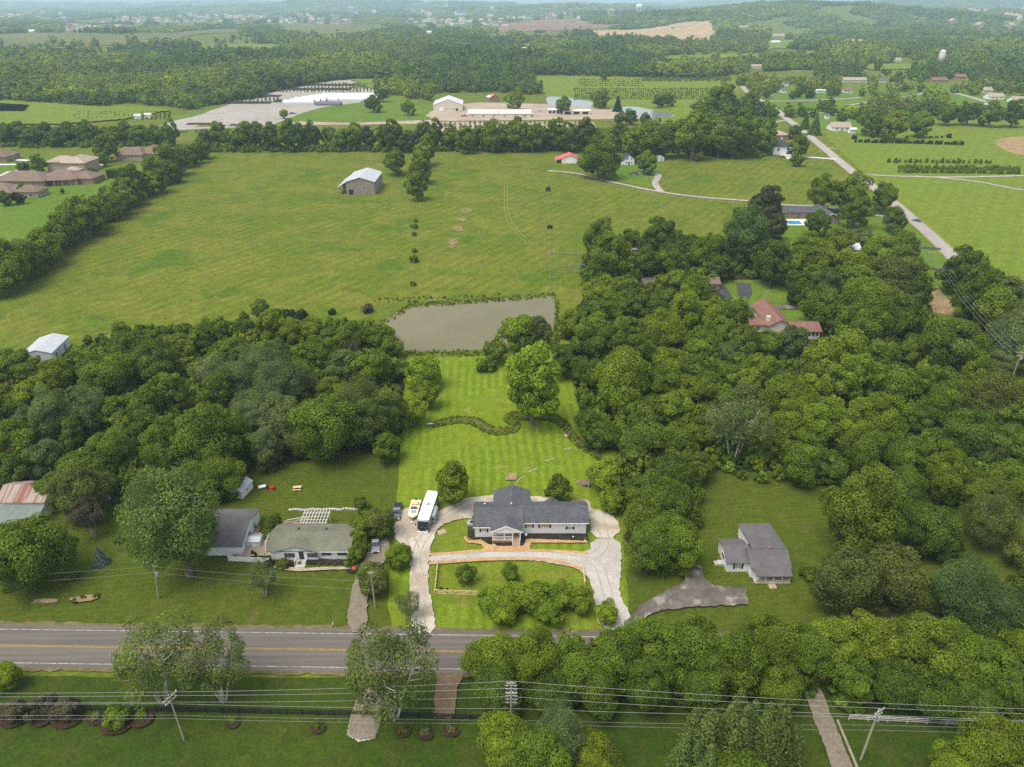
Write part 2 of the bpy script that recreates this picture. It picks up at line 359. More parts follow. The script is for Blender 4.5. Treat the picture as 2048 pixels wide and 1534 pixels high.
def water(name, col, rough=0.06, deep=0.0):
    m, t, p = new_mat(name); v = coords(t, True)
    c = mixc(t, ramp(t, noise(t, v, 0.03, 4, 0.6, 1.0), 0.35, 0.65), col, tuple(k*0.86 for k in col))
    t.links.new(c, p.inputs['Base Color']); p.inputs['Roughness'].default_value = rough; p.inputs['IOR'].default_value = 1.33; p.inputs['Specular IOR Level'].default_value = 0.5
    b = N(t, 'ShaderNodeBump'); b.inputs['Strength'].default_value = 0.05; b.inputs['Distance'].default_value = 0.2
    t.links.new(noise(t, v, 1.3, 3), b.inputs['Height']); t.links.new(b.outputs[0], p.inputs['Normal']); return m
POND = water('pond_water', (0.165, 0.148, 0.072)); POND2 = water('far_pond_water', (0.22, 0.25, 0.24), 0.12)

# woods floor
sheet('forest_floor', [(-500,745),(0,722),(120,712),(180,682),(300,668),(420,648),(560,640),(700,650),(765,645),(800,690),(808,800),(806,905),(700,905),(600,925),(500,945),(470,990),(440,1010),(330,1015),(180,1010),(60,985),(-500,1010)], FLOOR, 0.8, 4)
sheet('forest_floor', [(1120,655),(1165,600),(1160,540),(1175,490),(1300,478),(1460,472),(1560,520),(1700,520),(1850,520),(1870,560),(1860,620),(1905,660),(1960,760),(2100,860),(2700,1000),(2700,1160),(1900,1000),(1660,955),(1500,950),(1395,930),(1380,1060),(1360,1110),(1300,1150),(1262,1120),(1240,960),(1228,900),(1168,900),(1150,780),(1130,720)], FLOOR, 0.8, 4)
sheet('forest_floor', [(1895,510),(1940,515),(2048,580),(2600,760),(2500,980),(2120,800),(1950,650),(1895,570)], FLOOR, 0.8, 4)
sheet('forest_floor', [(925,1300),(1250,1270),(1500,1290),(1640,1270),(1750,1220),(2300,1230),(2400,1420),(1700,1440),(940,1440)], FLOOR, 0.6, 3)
# lawns
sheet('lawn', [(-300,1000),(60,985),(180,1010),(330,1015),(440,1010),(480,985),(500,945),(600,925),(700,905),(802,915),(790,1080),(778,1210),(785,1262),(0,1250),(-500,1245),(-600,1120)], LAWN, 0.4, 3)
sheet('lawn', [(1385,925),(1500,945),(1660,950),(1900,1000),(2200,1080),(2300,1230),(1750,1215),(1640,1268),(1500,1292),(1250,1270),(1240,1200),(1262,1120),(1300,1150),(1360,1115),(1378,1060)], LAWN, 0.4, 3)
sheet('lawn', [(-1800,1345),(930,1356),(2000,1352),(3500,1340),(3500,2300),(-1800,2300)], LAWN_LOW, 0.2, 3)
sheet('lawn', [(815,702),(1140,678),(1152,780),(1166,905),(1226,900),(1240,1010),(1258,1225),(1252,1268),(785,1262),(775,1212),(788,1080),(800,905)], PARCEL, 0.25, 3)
sheet('lawn', [(862,1060),(880,1045),(948,1040),(930,1085),(975,1100),(1178,1108),(1165,1085),(1180,1130),(1185,1215),(860,1215)], YARD, 0.25, 3)
sheet('lawn', [(-150,330),(0,330),(60,310),(190,318),(230,332),(300,330),(345,322),(330,345),(255,385),(190,420),(120,450),(40,490),(-150,560)], SUBURB, 0.5, 8)
sheet('lawn', [(1440,560),(1520,560),(1600,585),(1640,610),(1640,650),(1560,640),(1500,625),(1470,612)], SUBURB, 0.5, 4)
sheet('lawn', [(1530,470),(1560,412),(1640,408),(1780,420),(1850,470),(1895,512),(1890,580),(1860,575),(1840,520),(1720,500),(1640,480),(1590,490)], SUBURB, 0.5, 4)
sheet('lawn', [(1500,170),(2100,170),(2100,245),(1800,252),(1720,262),(1690,262),(1600,255),(1530,225)], SUBURB, 0.5, 10)
sheet('hay_field', [(1640,262),(1800,252),(1900,238),(2300,238),(3200,420),(3200,900),(2048,590),(1935,515),(1900,505),(1760,380)], HAYFIELD, 0.5, 8)
sheet('hay_field', [(1060,152),(1200,154),(1480,160),(1478,180),(1400,215),(1370,245),(1300,240),(1200,205),(1095,192)], HAYFIELD, 0.5, 12)
sheet('lawn', [(1180,342),(1240,318),(1325,312),(1330,330),(1318,378),(1230,362)], SUBURB, 0.5, 5)
sheet('lawn', [(560,235),(640,214),(700,205),(760,188),(850,205),(880,225),(840,245),(640,247),(545,244)], SUBURB, 0.5, 8)
sheet('lawn', [(350,232),(450,212),(540,200),(440,219),(385,238),(340,240)], SUBURB, 0.5, 8)
sheet('bare_field', [(1985,278),(2048,272),(2300,276),(2300,325),(2048,312),(2005,300)], DIRT, 1.5, 5, 1)
sheet('clearing', [(1868,570),(1884,578),(1916,635),(1880,628),(1838,622),(1850,600)], DIRT, 0.8, 3, 1)
sheet('clearing', [(1905,625),(1925,632),(2000,700),(2048,735),(2048,770),(1980,730),(1930,680)], LAWN, 0.8, 3, 1)
for q in ([(918,418),(945,415),(942,424),(925,428)], [(908,436),(934,434),(936,442),(912,444)], [(903,452),(926,451),(928,462),(906,464)], [(895,478),(922,474),(915,492),(898,500)], [(846,604),(870,598),(905,596),(880,606)]):
    sheet('bare_patch', q, BAREP, 1.3, 1.2, 1)
# tracks across the pasture
TRACK = ground_mat('grass_track', ((0.165, 0.175, 0.035), (0.19, 0.185, 0.045), (0.20, 0.18, 0.06)), 0.05, 0.3, 1.2)
for q in ([(885,336),(960,331),(1030,334),(1095,343)], [(1035,340),(1015,362),(1012,400),(1018,440),(1050,480),(1090,503)], [(1105,450),(1200,430),(1330,412)]):
    c = curve(q, 8)
    for off in (-0.9, 0.9): ribbon('track', [(G(*p)[0]+off, G(*p)[1]+off*0.4) for p in c], 0.55, TRACK, px=False, edge=0.15)
# water
sheet('pond_bank', [(750,648),(770,626),(830,606),(905,598),(985,594),(1060,585),(1100,585),(1118,603),(1114,645),(1106,700),(950,712),(806,716),(786,690),(775,655)], REEDBED, 0.9, 2.5, 2)
sheet('pond', [(765,645),(783,629),(835,612),(905,605),(985,600),(1060,591),(1096,591),(1111,605),(1108,645),(1100,690),(950,702),(812,708),(797,685),(784,655)], POND, 0.5, 2.5, 2)
sheet('pond', [(1091,192),(1130,195),(1188,203),(1188,214),(1150,218),(1112,217),(1093,208)], POND2, 0.8, 6, 2)
sheet('pond', [(1192,223),(1230,216),(1262,212),(1300,219),(1352,229),(1345,235),(1290,238),(1255,234),(1205,229)], POND2, 0.8, 6, 2)
# nursery
sheet('nursery_yard', [(330,262),(400,258),(540,252),(600,228),(650,214),(720,205),(745,190),(748,170),(700,158),(640,166),(560,182),(470,205),(390,233),(340,244),(310,256)], NGRAVEL, 1.0, 10)
sheet('nursery_yard', [(600,243),(700,246),(860,240),(880,247),(700,250),(560,250)], PINKDIRT, 0.6, 8)
sheet('nursery_yard', [(850,232),(880,212),(960,205),(1085,208),(1200,216),(1275,228),(1280,238),(1090,240),(880,242)], PINKDIRT, 1.0, 8)
sheet('nursery_yard', [(860,244),(1185,244),(1200,262),(1190,272),(850,270)], PINKDIRT, 0.8, 8)
for (x0, x1, y0, y1, m) in ((430,540,203,208,BLACKMULCH),(545,600,199,205,BLACKMULCH),(370,425,246,250,REDMULCH),(330,372,262,266,DARKTAR),(455,500,248,253,DARKTAR),(560,700,176,181,BLACKMULCH),(600,720,168,172,REDMULCH),(480,560,190,194,BLACKMULCH),(390,450,250,254,OLIVEF)):
    sheet('plant_bed', [(x0,y1),(x1,y1),(x1+6,y0),(x0+8,y0)], m, 0.4, 6)
# the main road
RY = lambda x: 86.6-0.0165*x
rp = [(x, RY(x)) for x in (-600, -300, -120, -60, 0, 60, 150, 400, 700)]
ribbon('road_verge', rp, 10.6, ground_mat('verge', ((0.15,0.12,0.06),(0.10,0.11,0.03),(0.19,0.15,0.09)), 0.1, 0.4, 2), px=False, edge=0.35, step=1.5)
ribbon('road', rp, 9.2, ROAD, px=False, edge=0.06, step=3)
for off, wd, m in ((3.55, .14, PAINTW), (-3.75, .14, PAINTW), (0.05, .12, PAINTY), (-0.22, .12, PAINTY)):
    ribbon('road_marking', [(x, y+off) for x, y in rp], wd, m, px=False)
# the country road on the right and its side roads
cr = curve([(2030,640),(1895,503),(1832,445),(1770,392),(1704,343),(1640,290),(1598,256),(1566,232),(1548,216),(1520,200),(1500,188),(1487,176),(1490,168),(1510,163)], 6)
cw = [G(*p) for p in cr]
ribbon('road_verge', cw, 8.6, TRACK, px=False, edge=0.4, step=3)
ribbon('road', cw, 6.4, ROAD2, px=False, edge=0.1, step=4)
for q, wd in (([(1540,203),(1625,201),(1700,197),(1720,195)], 6), ([(1590,224),(1650,227),(1712,234)], 5), ([(1838,190),(1860,184),(1905,186),(1960,200),(2010,216),(2048,222)], 7), ([(1570,133),(1582,140),(1600,143)], 6), ([(1800,195),(1840,190),(1700,210)], 5),
              ([(1735,350),(1800,353),(1900,355),(2048,352)], 3.4), ([(1830,353),(1900,358),(1960,365),(2048,381),(2200,400)], 3.0), ([(1650,296),(1672,298)], 3), ([(1480,250),(1530,248),(1575,240)], 4)):
    ribbon('side_road', curve(q, 6), wd, ROAD2, edge=0.2, step=4)
ribbon('driveway', curve([(1560,312),(1600,314),(1645,317),(1672,319)], 5), 5, CONC, edge=0.1)
sheet('driveway', [(1560,309),(1606,310),(1612,318),(1575,319)], CONC, 0.1, 4)
ribbon('driveway', curve([(1095,342),(1155,348),(1230,366),(1312,383),(1400,395),(1490,402),(1560,410),(1640,414),(1740,430),(1812,437)], 8), 3.2, NGRAVEL, edge=0.3, step=2.5)
ribbon('driveway', curve([(1322,384),(1310,368),(1316,354),(1312,348),(1285,347),(1262,350)], 8), 4.2, NGRAVEL, edge=0.4, step=2)
sheet('driveway', [(1565,415),(1600,414),(1680,418),(1690,424),(1620,432),(1568,430)], DARKTAR, 0.3, 3)
ribbon('driveway', curve([(1780,497),(1830,495),(1882,499)], 6), 3, DARKTAR, edge=0.2)
ribbon('driveway', curve([(1846,536),(1870,539),(1892,543)], 6), 3, DARKTAR, edge=0.2)
sheet('driveway', [(1432,568),(1446,567),(1458,585),(1466,598),(1455,600),(1440,590)], DARKTAR, 0.2, 3)
sheet('driveway', [(1472,567),(1500,568),(1504,586),(1493,606),(1484,606),(1476,590)], DARKTAR, 0.2, 3)
ribbon('driveway', curve([(1460,610),(1490,611),(1540,615),(1600,616),(1650,618)], 6), 4, OLDTAR, edge=0.2)
sheet('driveway', [(1495,612),(1560,616),(1552,626),(1520,632)], OLDTAR, 0.2, 3)
sheet('driveway', [(1280,556),(1312,556),(1308,575),(1290,575)], OLDTAR, 0.2, 3)
for q in ([(0,318),(30,320),(58,322)], [(0,352),(20,345),(38,342)], [(0,362),(30,361)], [(186,330),(200,331)]):
    ribbon('driveway', curve([(-60, q[0][1])]+q, 4), 5, CONC, edge=0.1)
# lot of the white house
sheet('driveway', [(790,1032),(812,1018),(838,1015),(873,1030),(900,1012),(930,998),(985,992),(1060,992),(1110,1001),(1150,1003),(1165,998),(1180,1005),(1182,1020),(1200,1022),(1236,1038),(1240,1078),(1180,1078),(1182,1030),(948,1006),(948,1040),(930,1039),(895,1046),(874,1060),(863,1090),(860,1105),(858,1128),(856,1180),(866,1216),(874,1270),(822,1268),(825,1212),(818,1180),(823,1132),(818,1105),(803,1090),(788,1078)], GRAVEL, 0.25, 1.5, 1)
sheet('driveway', [(858,1112),(930,1106),(1010,1103),(1110,1104),(1178,1110),(1182,1080),(1240,1078),(1243,1120),(1240,1160),(1237,1190),(1262,1230),(1262,1262),(1200,1262),(1190,1215),(1186,1182),(1172,1147),(1125,1131),(1050,1121),(960,1122),(858,1128)], GRAVEL2, 0.2, 1.5, 1)
RUT = ground_mat('wheel_ruts', ((0.36, 0.32, 0.26), (0.33, 0.29, 0.23), (0.40, 0.36, 0.30)), 0.2, 0.6, 3, coarse=0.2)
for q in ([(842,1240),(838,1190),(836,1150),(833,1110),(850,1076),(876,1050),(905,1026),(938,1008)], [(862,1119),(960,1112),(1080,1112),(1140,1118),(1190,1128),(1207,1160),(1218,1200),(1232,1250)], [(1180,1118),(1205,1100),(1208,1070),(1200,1045)], [(812,1045),(820,1075),(830,1100)]):
    c = [G(*p) for p in curve(q, 6)]
    for s_ in (-1, 1):
        L_ = []
        for i, p in enumerate(c): a = c[max(0, i-1)]; b = c[min(len(c)-1, i+1)]; l = math.hypot(b[0]-a[0], b[1]-a[1]); L_.append((p[0]-(b[1]-a[1])/l*s_*.85, p[1]+(b[0]-a[0])/l*s_*.85))
        ribbon('wheel_track', L_, 0.34, RUT, px=False, edge=0.12, step=0.6)
ribbon('mulch_strip', curve([(858,1111),(900,1109),(960,1104),(1050,1103),(1120,1105),(1176,1109)], 8), 0.75, MULCH, edge=0.12, step=1)
ribbon('mulch_strip', curve([(858,1129),(905,1126),(960,1122),(1040,1120),(1090,1122),(1130,1129),(1163,1141)], 8), 0.8, MULCH, edge=0.12, step=1)
sheet('mulch_walk', [(930,1074),(938,1084),(962,1082),(976,1091),(1000,1095),(1045,1094),(1053,1080),(1174,1084),(1176,1088),(1062,1088),(1060,1101),(1048,1104),(960,1104),(968,1099),(962,1091),(935,1088),(927,1080)], MULCH, 0.08, 1)
sheet('mulch_bed', [(935,1055),(950,1052),(951,1077),(988,1075),(1046,1069),(1054,1080),(1047,1093),(992,1093),(975,1088),(960,1079),(945,1081),(936,1075)], BLACKMULCH, 0.1, 1)
sheet('mulch_bed', [(1046,1066),(1174,1070),(1177,1083),(1050,1080)], BLACKMULCH, 0.08, 1)
sheet('garden_patch', [(1012,948),(1034,949),(1033,962),(1010,962)], DIRT, 0.25, 1)
sheet('garden_patch', [(1152,960),(1182,964),(1186,976),(1158,975)], DIRT, 0.3, 1, 1)
sheet('garden_patch', [(1140,1000),(1165,998),(1172,1005),(1150,1006)], DIRT, 0.3, 1, 1)
creek = curve([(868,850),(885,846),(905,843),(940,842),(958,848),(972,858),(1000,864),(1025,860),(1030,848),(1016,838),(1025,832),(1060,836),(1100,836),(1125,846),(1136,862),(1150,880),(1166,892),(1200,915)], 6)
ribbon('creek_bank', creek, 2.8, REEDBED, edge=0.6, step=1.2)
ribbon('creek', creek, 0.6, MUD, edge=0.2, step=1)
# neighbours, left
sheet('driveway', [(694,1268),(700,1200),(714,1145),(735,1112),(740,1088),(760,1078),(779,1082),(782,1112),(748,1150),(736,1180),(735,1268)], LANE, 0.2, 2, 1)
sheet('patio', [(478,1090),(500,1082),(540,1083),(546,1114),(478,1116),(468,1111)], PATIO, 0.15, 1.5)
sheet('path', [(548,1132),(600,1140),(640,1137),(700,1136),(706,1141),(640,1143),(598,1146),(550,1140)], PATIO, 0.1, 1, 1)
sheet('mulch_bed', [(612,1121),(700,1122),(702,1131),(614,1130)], BLACKMULCH, 0.1, 1)
sheet('mulch_bed', [(548,1122),(586,1123),(586,1134),(550,1132)], BLACKMULCH, 0.1, 1)
sheet('garden_patch', [(688,1140),(712,1142),(713,1150),(696,1149)], BLACKMULCH, 0.1, 1, 1)
sheet('garden_patch', [(123,1158),(155,1152),(163,1138),(160,1150),(148,1163),(125,1165)], REEDBED, 0.2, 1, 1)
sheet('garden_patch', [(68,1202),(118,1200),(116,1208),(70,1209)], DIRT, 0.2, 1, 1)
sheet('garden_patch', [(135,1200),(160,1196),(200,1190),(195,1203),(150,1208)], DIRT, 0.2, 1, 1)
sheet('driveway', [(-60,1032),(0,1030),(40,1032),(20,1050),(-60,1060)], LANE, 0.2, 2, 1)
sheet('lane', [(440,1114),(500,1060),(514,1052),(524,1058),(506,1082),(480,1090)], DIRT, 0.2, 1.5, 1)
# right house drive
sheet('driveway', [(1382,1130),(1400,1135),(1412,1163),(1428,1176),(1490,1179),(1496,1212),(1390,1216),(1322,1223),(1290,1238),(1272,1262),(1266,1300),(1240,1300),(1250,1245),(1290,1206),(1340,1180),(1366,1168),(1372,1145)], OLDTAR, 0.25, 1.2)
# below the road
sheet('driveway', [(873,1352),(926,1354),(914,1380),(906,1440),(868,1440)], REDDRIVE, 0.15, 1.5)
ribbon('lane', curve([(1600,1340),(1630,1400),(1648,1450),(1667,1493),(1686,1545),(1735,1660)], 6), 3.0, LANE, edge=0.3, step=1.5)
for cx, cy, r in ((30,1440,2.2),(85,1443,1.6),(135,1440,2.4),(195,1440,1.6),(235,1450,2.6),(283,1442,1.9),(466,1451,1.1),(636,1460,1.2),(806,1466,1.3),(851,1472,1.3),(902,1465,1.4)):
    x, y = G(cx, cy); sheet('mulch_ring', [(x+r*math.cos(a*math.pi/8), y+0.8*r*math.sin(a*math.pi/8)) for a in range(16)], REDMULCH, 0.1, 0.8, 0, px=False)

# far fields lie on the rolling ground
def inpoly(px, py, poly):
    px = np.asarray(px, float); py = np.asarray(py, float); c = np.zeros(px.shape, bool); n = len(poly)
    for i in range(n):
        x1, y1 = poly[i]; x2, y2 = poly[(i+1) % n]
        if y1 == y2: continue
        c ^= ((y1 > py) != (y2 > py)) & (px < (x2-x1)*(py-y1)/(y2-y1)+x1)
    return c
def far_field(name, poly, mat, up=1.2, n=44):
    w_ = [G(*p) for p in poly]; x0, x1 = min(a for a, b in w_), max(a for a, b in w_); y0, y1 = min(b for a, b in w_), max(b for a, b in w_)
    xs = np.linspace(x0, x1, n+1); ys = np.linspace(y0, y1, n+1); X, Y = np.meshgrid(xs, ys); Z = H(X, Y)+up
    cx = (X[:-1, :-1]+X[1:, 1:])/2; cy = (Y[:-1, :-1]+Y[1:, 1:])/2; ok = inpoly(cx, cy, w_)
    mb = MB(); mb.v = list(zip(X.ravel().tolist(), Y.ravel().tolist(), Z.ravel().tolist()))
    mb.f = [(j*(n+1)+i, j*(n+1)+i+1, (j+1)*(n+1)+i+1, (j+1)*(n+1)+i) for j in range(n) for i in range(n) if ok[j, i]]; mb.m = [0]*len(mb.f)
    if mb.f: tag(mb.build(name, mat, smooth=True), kind='structure')
FARF = [('field', [(1180,64),(1260,61),(1350,58),(1424,58),(1438,70),(1420,80),(1380,83),(1340,77),(1280,73),(1190,72)], TAN),
        ('field', [(985,61),(1010,47),(1150,44),(1190,53),(1250,56),(1150,62)], BROWN),
        ('field', [(-200,74),(120,71),(245,78),(300,70),(400,62),(475,57),(484,66),(370,79),(340,84),(240,92),(-200,96)], OLIVEF),
        ('field', [(385,92),(470,88),(560,88),(540,98),(400,99)], HAYFIELD), ('field', [(560,48),(760,46),(780,62),(640,66),(560,60)], OLIVEF),
        ('field', [(1310,113),(1500,108),(1640,102),(1640,108),(1500,116),(1330,120)], HAYFIELD), ('field', [(1535,80),(1590,79),(1585,96),(1530,98)], HAYFIELD),
        ('field', [(1700,130),(1860,127),(1852,138),(1745,141)], HAYFIELD), ('field', [(1800,106),(1862,105),(1860,111),(1805,112)], HAYFIELD),
        ('field', [(1600,30),(1680,27),(1675,35),(1610,36)], HAYFIELD), ('field', [(940,14),(1050,4),(1070,8),(1000,17)], BROWN), ('field', [(1120,9),(1180,8),(1175,13),(1120,14)], BROWN),
        ('field', [(1960,126),(2100,122),(2100,130),(1970,131)], HAYFIELD), ('field', [(-50,205),(60,212),(50,225),(-50,225)], DIRT), ('field', [(0,200),(180,214),(300,215),(340,222),(250,240),(120,250),(-50,250)], HAYFIELD),
        ('field', [(120,54),(250,52),(262,62),(120,64)], BROWN), ('field', [(960,68),(1150,64),(1150,72),(970,76)], OLIVEF), ('field', [(700,160),(790,158),(760,175),(740,178)], HAYFIELD)]
for a in FARF: far_field(*a)

# ------------------------------------------------------------------ vegetation
TREES = {}
def cards(P, Nn, size, rng, tone, aspect=0.62):
    """leaf sprays: one small pointed four-cornered face per point"""
    n = len(P); Nn = Nn/np.linalg.norm(Nn, axis=1, keepdims=True)
    r = rng.normal(size=(n, 3)); T = np.cross(Nn, r); T /= np.linalg.norm(T, axis=1, keepdims=True)+1e-9; B = np.cross(Nn, T)
    s = (size*rng.uniform(0.55, 1.45, n))[:, None]
    v = np.empty((n, 4, 3)); fold = Nn*s*rng.uniform(-0.25, 0.25, (n, 1))
    v[:, 0] = P-T*s; v[:, 1] = P+B*s*aspect+fold; v[:, 2] = P+T*s; v[:, 3] = P-B*s*aspect+fold
    return v.reshape(-1, 3), np.repeat(tone, 4)
def card_mesh(name, V, tone, mat):
    n = len(V)//4; me = bpy.data.meshes.new(name); me.vertices.add(len(V)); me.vertices.foreach_set('co', V.astype(np.float32).ravel())
    me.loops.add(n*4); me.loops.foreach_set('vertex_index', np.arange(n*4, dtype=np.int32)); me.polygons.add(n)
    me.polygons.foreach_set('loop_start', np.arange(n, dtype=np.int32)*4)
    a = me.attributes.new('tone', 'FLOAT', 'POINT'); a.data.foreach_set('value', tone.astype(np.float32)); me.materials.append(mat)
    me.update(calc_edges=True); return me
def sph(n, rng, zmin=-1.0):
    k = np.arange(n)+0.5; z = 1-(1-zmin)*k/n; ph = k*2.399963+rng.uniform(0, 6.28); q = np.sqrt(np.clip(1-z*z, 0, 1))
    d = np.stack([q*np.cos(ph), q*np.sin(ph), z], 1)+rng.normal(size=(n, 3))*0.16
    return d/np.linalg.norm(d, axis=1, keepdims=True)
def crown(name, seed, n, size, kind='round', mat=None, lobes=30):
    """crown of unit radius; the base of the trunk is at the origin"""
    rng = np.random.default_rng(seed); mat = mat or LEAF
    if kind == 'cone':
        h = rng.uniform(0, 1, n)**1.35; ang = rng.uniform(0, 6.283, n)
        wh = (np.floor(h*9)+0.15)/9; rr = (1-h)*0.95+0.04; rr = rr*(0.80+0.22*np.sin(ang*7+np.floor(h*9)*2.1))*(1-0.35*(h*9 % 1))
        q = rng.uniform(0.55, 1.05, n)*rr
        P = np.stack([q*np.cos(ang), q*np.sin(ang), 0.12+h*2.1-0.10*q], 1)
        Nn = np.stack([np.cos(ang), np.sin(ang), np.full(n, 0.6)], 1)+rng.normal(size=(n, 3))*0.5
        tone = 1+rng.normal(size=n)*0.2; V, tt = cards(P, Nn, size, rng, np.clip(tone, 0.5, 1.7)); return card_mesh(name, V, tt, mat)
    zc, el = {'round': (1.10, (1, 1, 0.98)), 'tall': (1.75, (1, 1, 1.70)), 'oval': (1.30, (1, 1, 1.2)), 'shrub': (0.55, (1, 1, 0.72)), 'pyr': (1.15, (1, 1, 1.15)), 'airy': (1.75, (1, 1, 1.2)), 'flat': (0.42, (1, 1, 0.5)), 'spiky': (1.3, (1, 1, 1.25))}[kind]
    D = sph(lobes, rng, -0.92); el = np.array(el)
    wob = 1+0.20*np.sin(D[:, 0]*3+seed)+0.15*np.sin(D[:, 1]*4+seed*2)
    rad = rng.uniform(0.55, 0.90, lobes)*wob; C = D*el*rad[:, None]*0.92; C[:, 2] += zc
    inner = rng.random(lobes) < 0.12; C[inner, :2] *= 0.5
    if kind == 'pyr':
        k = np.clip((C[:, 2])/2.4, 0, 1); C[:, :2] *= (1.15-k)[:, None]*1.15
    lr = rng.uniform(0.17, 0.37, lobes)
    if kind == 'airy': lr *= 0.85
    if kind == 'pyr': lr *= 0.75
    lt = 1+rng.normal(size=lobes)*0.17
    if kind == 'spiky':
        k = 16; a = rng.uniform(0, 6.28, k); rr = np.sqrt(rng.uniform(0, 1, k))*0.75
        tops = rng.uniform(1.5, 2.9, k); i = rng.integers(0, k, n); h = rng.uniform(0, 1, n)**0.8
        w_ = (0.46*(1-h)**.7+0.05)*rng.uniform(0.4, 1.05, n); an = rng.uniform(0, 6.28, n)
        P = np.stack([rr[i]*np.cos(a[i])+w_*np.cos(an), rr[i]*np.sin(a[i])+w_*np.sin(an), 0.4+h*(tops[i]-0.4)], 1)
        Nn = np.stack([np.cos(an), np.sin(an), np.full(n, 0.5)], 1)+rng.normal(size=(n, 3))*0.6
        V, tt = cards(P, Nn, size, rng, np.clip(1+rng.normal(size=n)*0.18, .5, 1.7)); return card_mesh(name, V, tt, mat)
    p = lr**2; p /= p.sum(); i = rng.choice(lobes, n, p=p)
    d = rng.normal(size=(n, 3)); d /= np.linalg.norm(d, axis=1, keepdims=True)
    flip = (d*D[i]).sum(1) < -0.25; d[flip] *= -1
    q = lr[i]*np.where(rng.random(n) < 0.85, rng.uniform(0.78, 1.08, n), rng.uniform(0.2, 0.8, n))
    P = C[i]+d*q[:, None]*np.array([1, 1, 0.82])
    if kind == 'airy': P[:, 2] -= 0.25*rng.random(n)**2
    else:
        k = n//7; q = rng.normal(size=(k, 3)); q /= np.linalg.norm(q, axis=1, keepdims=True); P[:k] = q*el*rng.uniform(0.35, 0.68, (k, 1))*(1, 1, .95); P[:k, 2] += zc
        if kind == 'pyr': P[:k, :2] *= np.clip(1.3-P[:k, 2:3]/2.2, .15, 1.2)
    P[:, 2] = np.maximum(P[:, 2], 0.04)
    Nn = 0.7*d+0.35*D[i]+rng.normal(size=(n, 3))*0.45+np.array([0, 0, 0.35])
    tone = np.clip(lt[i]*(1+rng.normal(size=n)*0.24), 0.4, 1.9)
    V, tt = cards(P, Nn, size, rng, tone); return card_mesh(name, V, tt, mat)
def trunk_mesh(name, seed, kind):
    rng = random.Random(seed); mb = MB(); hgt = {'round': 1.2, 'tall': 1.9, 'oval': 1.5, 'pyr': 1.5, 'airy': 1.7, 'cone': 1.8, 'shrub': 0.4, 'spiky': 1.6, 'flat': 0.3}[kind]
    r = 0.075 if kind != 'shrub' else 0.04
    if kind == 'airy':
        for k in range(4):
            a = k*1.57+rng.uniform(-.4, .4); p = (0.06*math.cos(a), 0.06*math.sin(a), 0)
            m1 = (0.28*math.cos(a), 0.28*math.sin(a), hgt*0.5); q = (0.6*math.cos(a), 0.6*math.sin(a), hgt*1.15)
            mb.tube(p, m1, 0.034, 0.024, 7); mb.tube(m1, q, 0.024, 0.010, 6)
            for j in range(4):
                b = a+rng.uniform(-1.1, 1.1); f = rng.uniform(0.2, 0.9); s = tuple(m1[i]+(q[i]-m1[i])*f for i in range(3))
                mb.tube(s, (s[0]+0.34*math.cos(b), s[1]+0.34*math.sin(b), s[2]+rng.uniform(.1, .35)), 0.012, 0.004, 5)
        return mb
    mb.tube((0, 0, -0.03), (0, 0, hgt*0.35), r*1.25, r*0.85, 8); mb.tube((0, 0, hgt*0.35), (rng.uniform(-.05, .05), rng.uniform(-.05, .05), hgt), r*0.85, r*0.3, 7)
    if kind in ('cone', 'flat'): return mb
    for k in range(7):
        a = k*0.9+rng.uniform(-.3, .3); z0 = hgt*rng.uniform(0.3, 0.8); L = rng.uniform(0.45, 0.75)
        mb.tube((0, 0, z0), (L*math.cos(a), L*math.sin(a), z0+L*rng.uniform(0.5, 1.0)), r*0.45, r*0.12, 6)
    return mb
SPEC = {  # variety: (crown kind, faces, leaf size, lobes, how many variants, bark)
 'round': ('round', 13000, 0.046, 60, 6, BARK), 'oval': ('oval', 13000, 0.046, 58, 4, BARK), 'tall': ('tall', 19000, 0.046, 80, 2, BARK),
 'big': ('round', 30000, 0.030, 95, 4, BARK), 'bigoval': ('oval', 30000, 0.030, 90, 2, BARK), 'bigfine': ('oval', 36000, 0.022, 120, 1, BARK),
 'fine': ('oval', 19000, 0.032, 80, 3, BARK), 'airy': ('airy', 8500, 0.028, 46, 3, BARKP), 'pyr': ('pyr', 13000, 0.046, 100, 2, BARK),
 'cone': ('cone', 8000, 0.060, 1, 2, BARK), 'shrub': ('shrub', 5000, 0.060, 24, 4, BARK), 'spiky': ('spiky', 15000, 0.042, 1, 2, BARK),
 'mid': ('round', 6500, 0.066, 44, 5, BARK), 'midoval': ('oval', 6500, 0.066, 44, 3, BARK), 'sprig': ('shrub', 700, 0.14, 10, 2, BARK)}
for k, (kind, n, size, lobes, nv, bark) in SPEC.items():
    L = []
    for j in range(nv):
        cm = crown(k+'_crown', 11*j+len(k)*3+1, n, size, kind, None, lobes); to = trunk_mesh(k+'_trunk', j, kind)
        me = bpy.data.meshes.new(k+'_trunk'); me.from_pydata(to.v, [], to.f); me.materials.append(bark); L.append((cm, me))
    TREES[k] = L
HGT = {'big': 2.0, 'bigoval': 2.35, 'bigfine': 2.35, 'round': 2.0, 'oval': 2.35, 'tall': 3.2, 'fine': 2.35, 'airy': 2.9, 'pyr': 2.4, 'cone': 2.25, 'shrub': 1.15, 'spiky': 2.9, 'mid': 2.0, 'midoval': 2.35, 'sprig': 1.15}
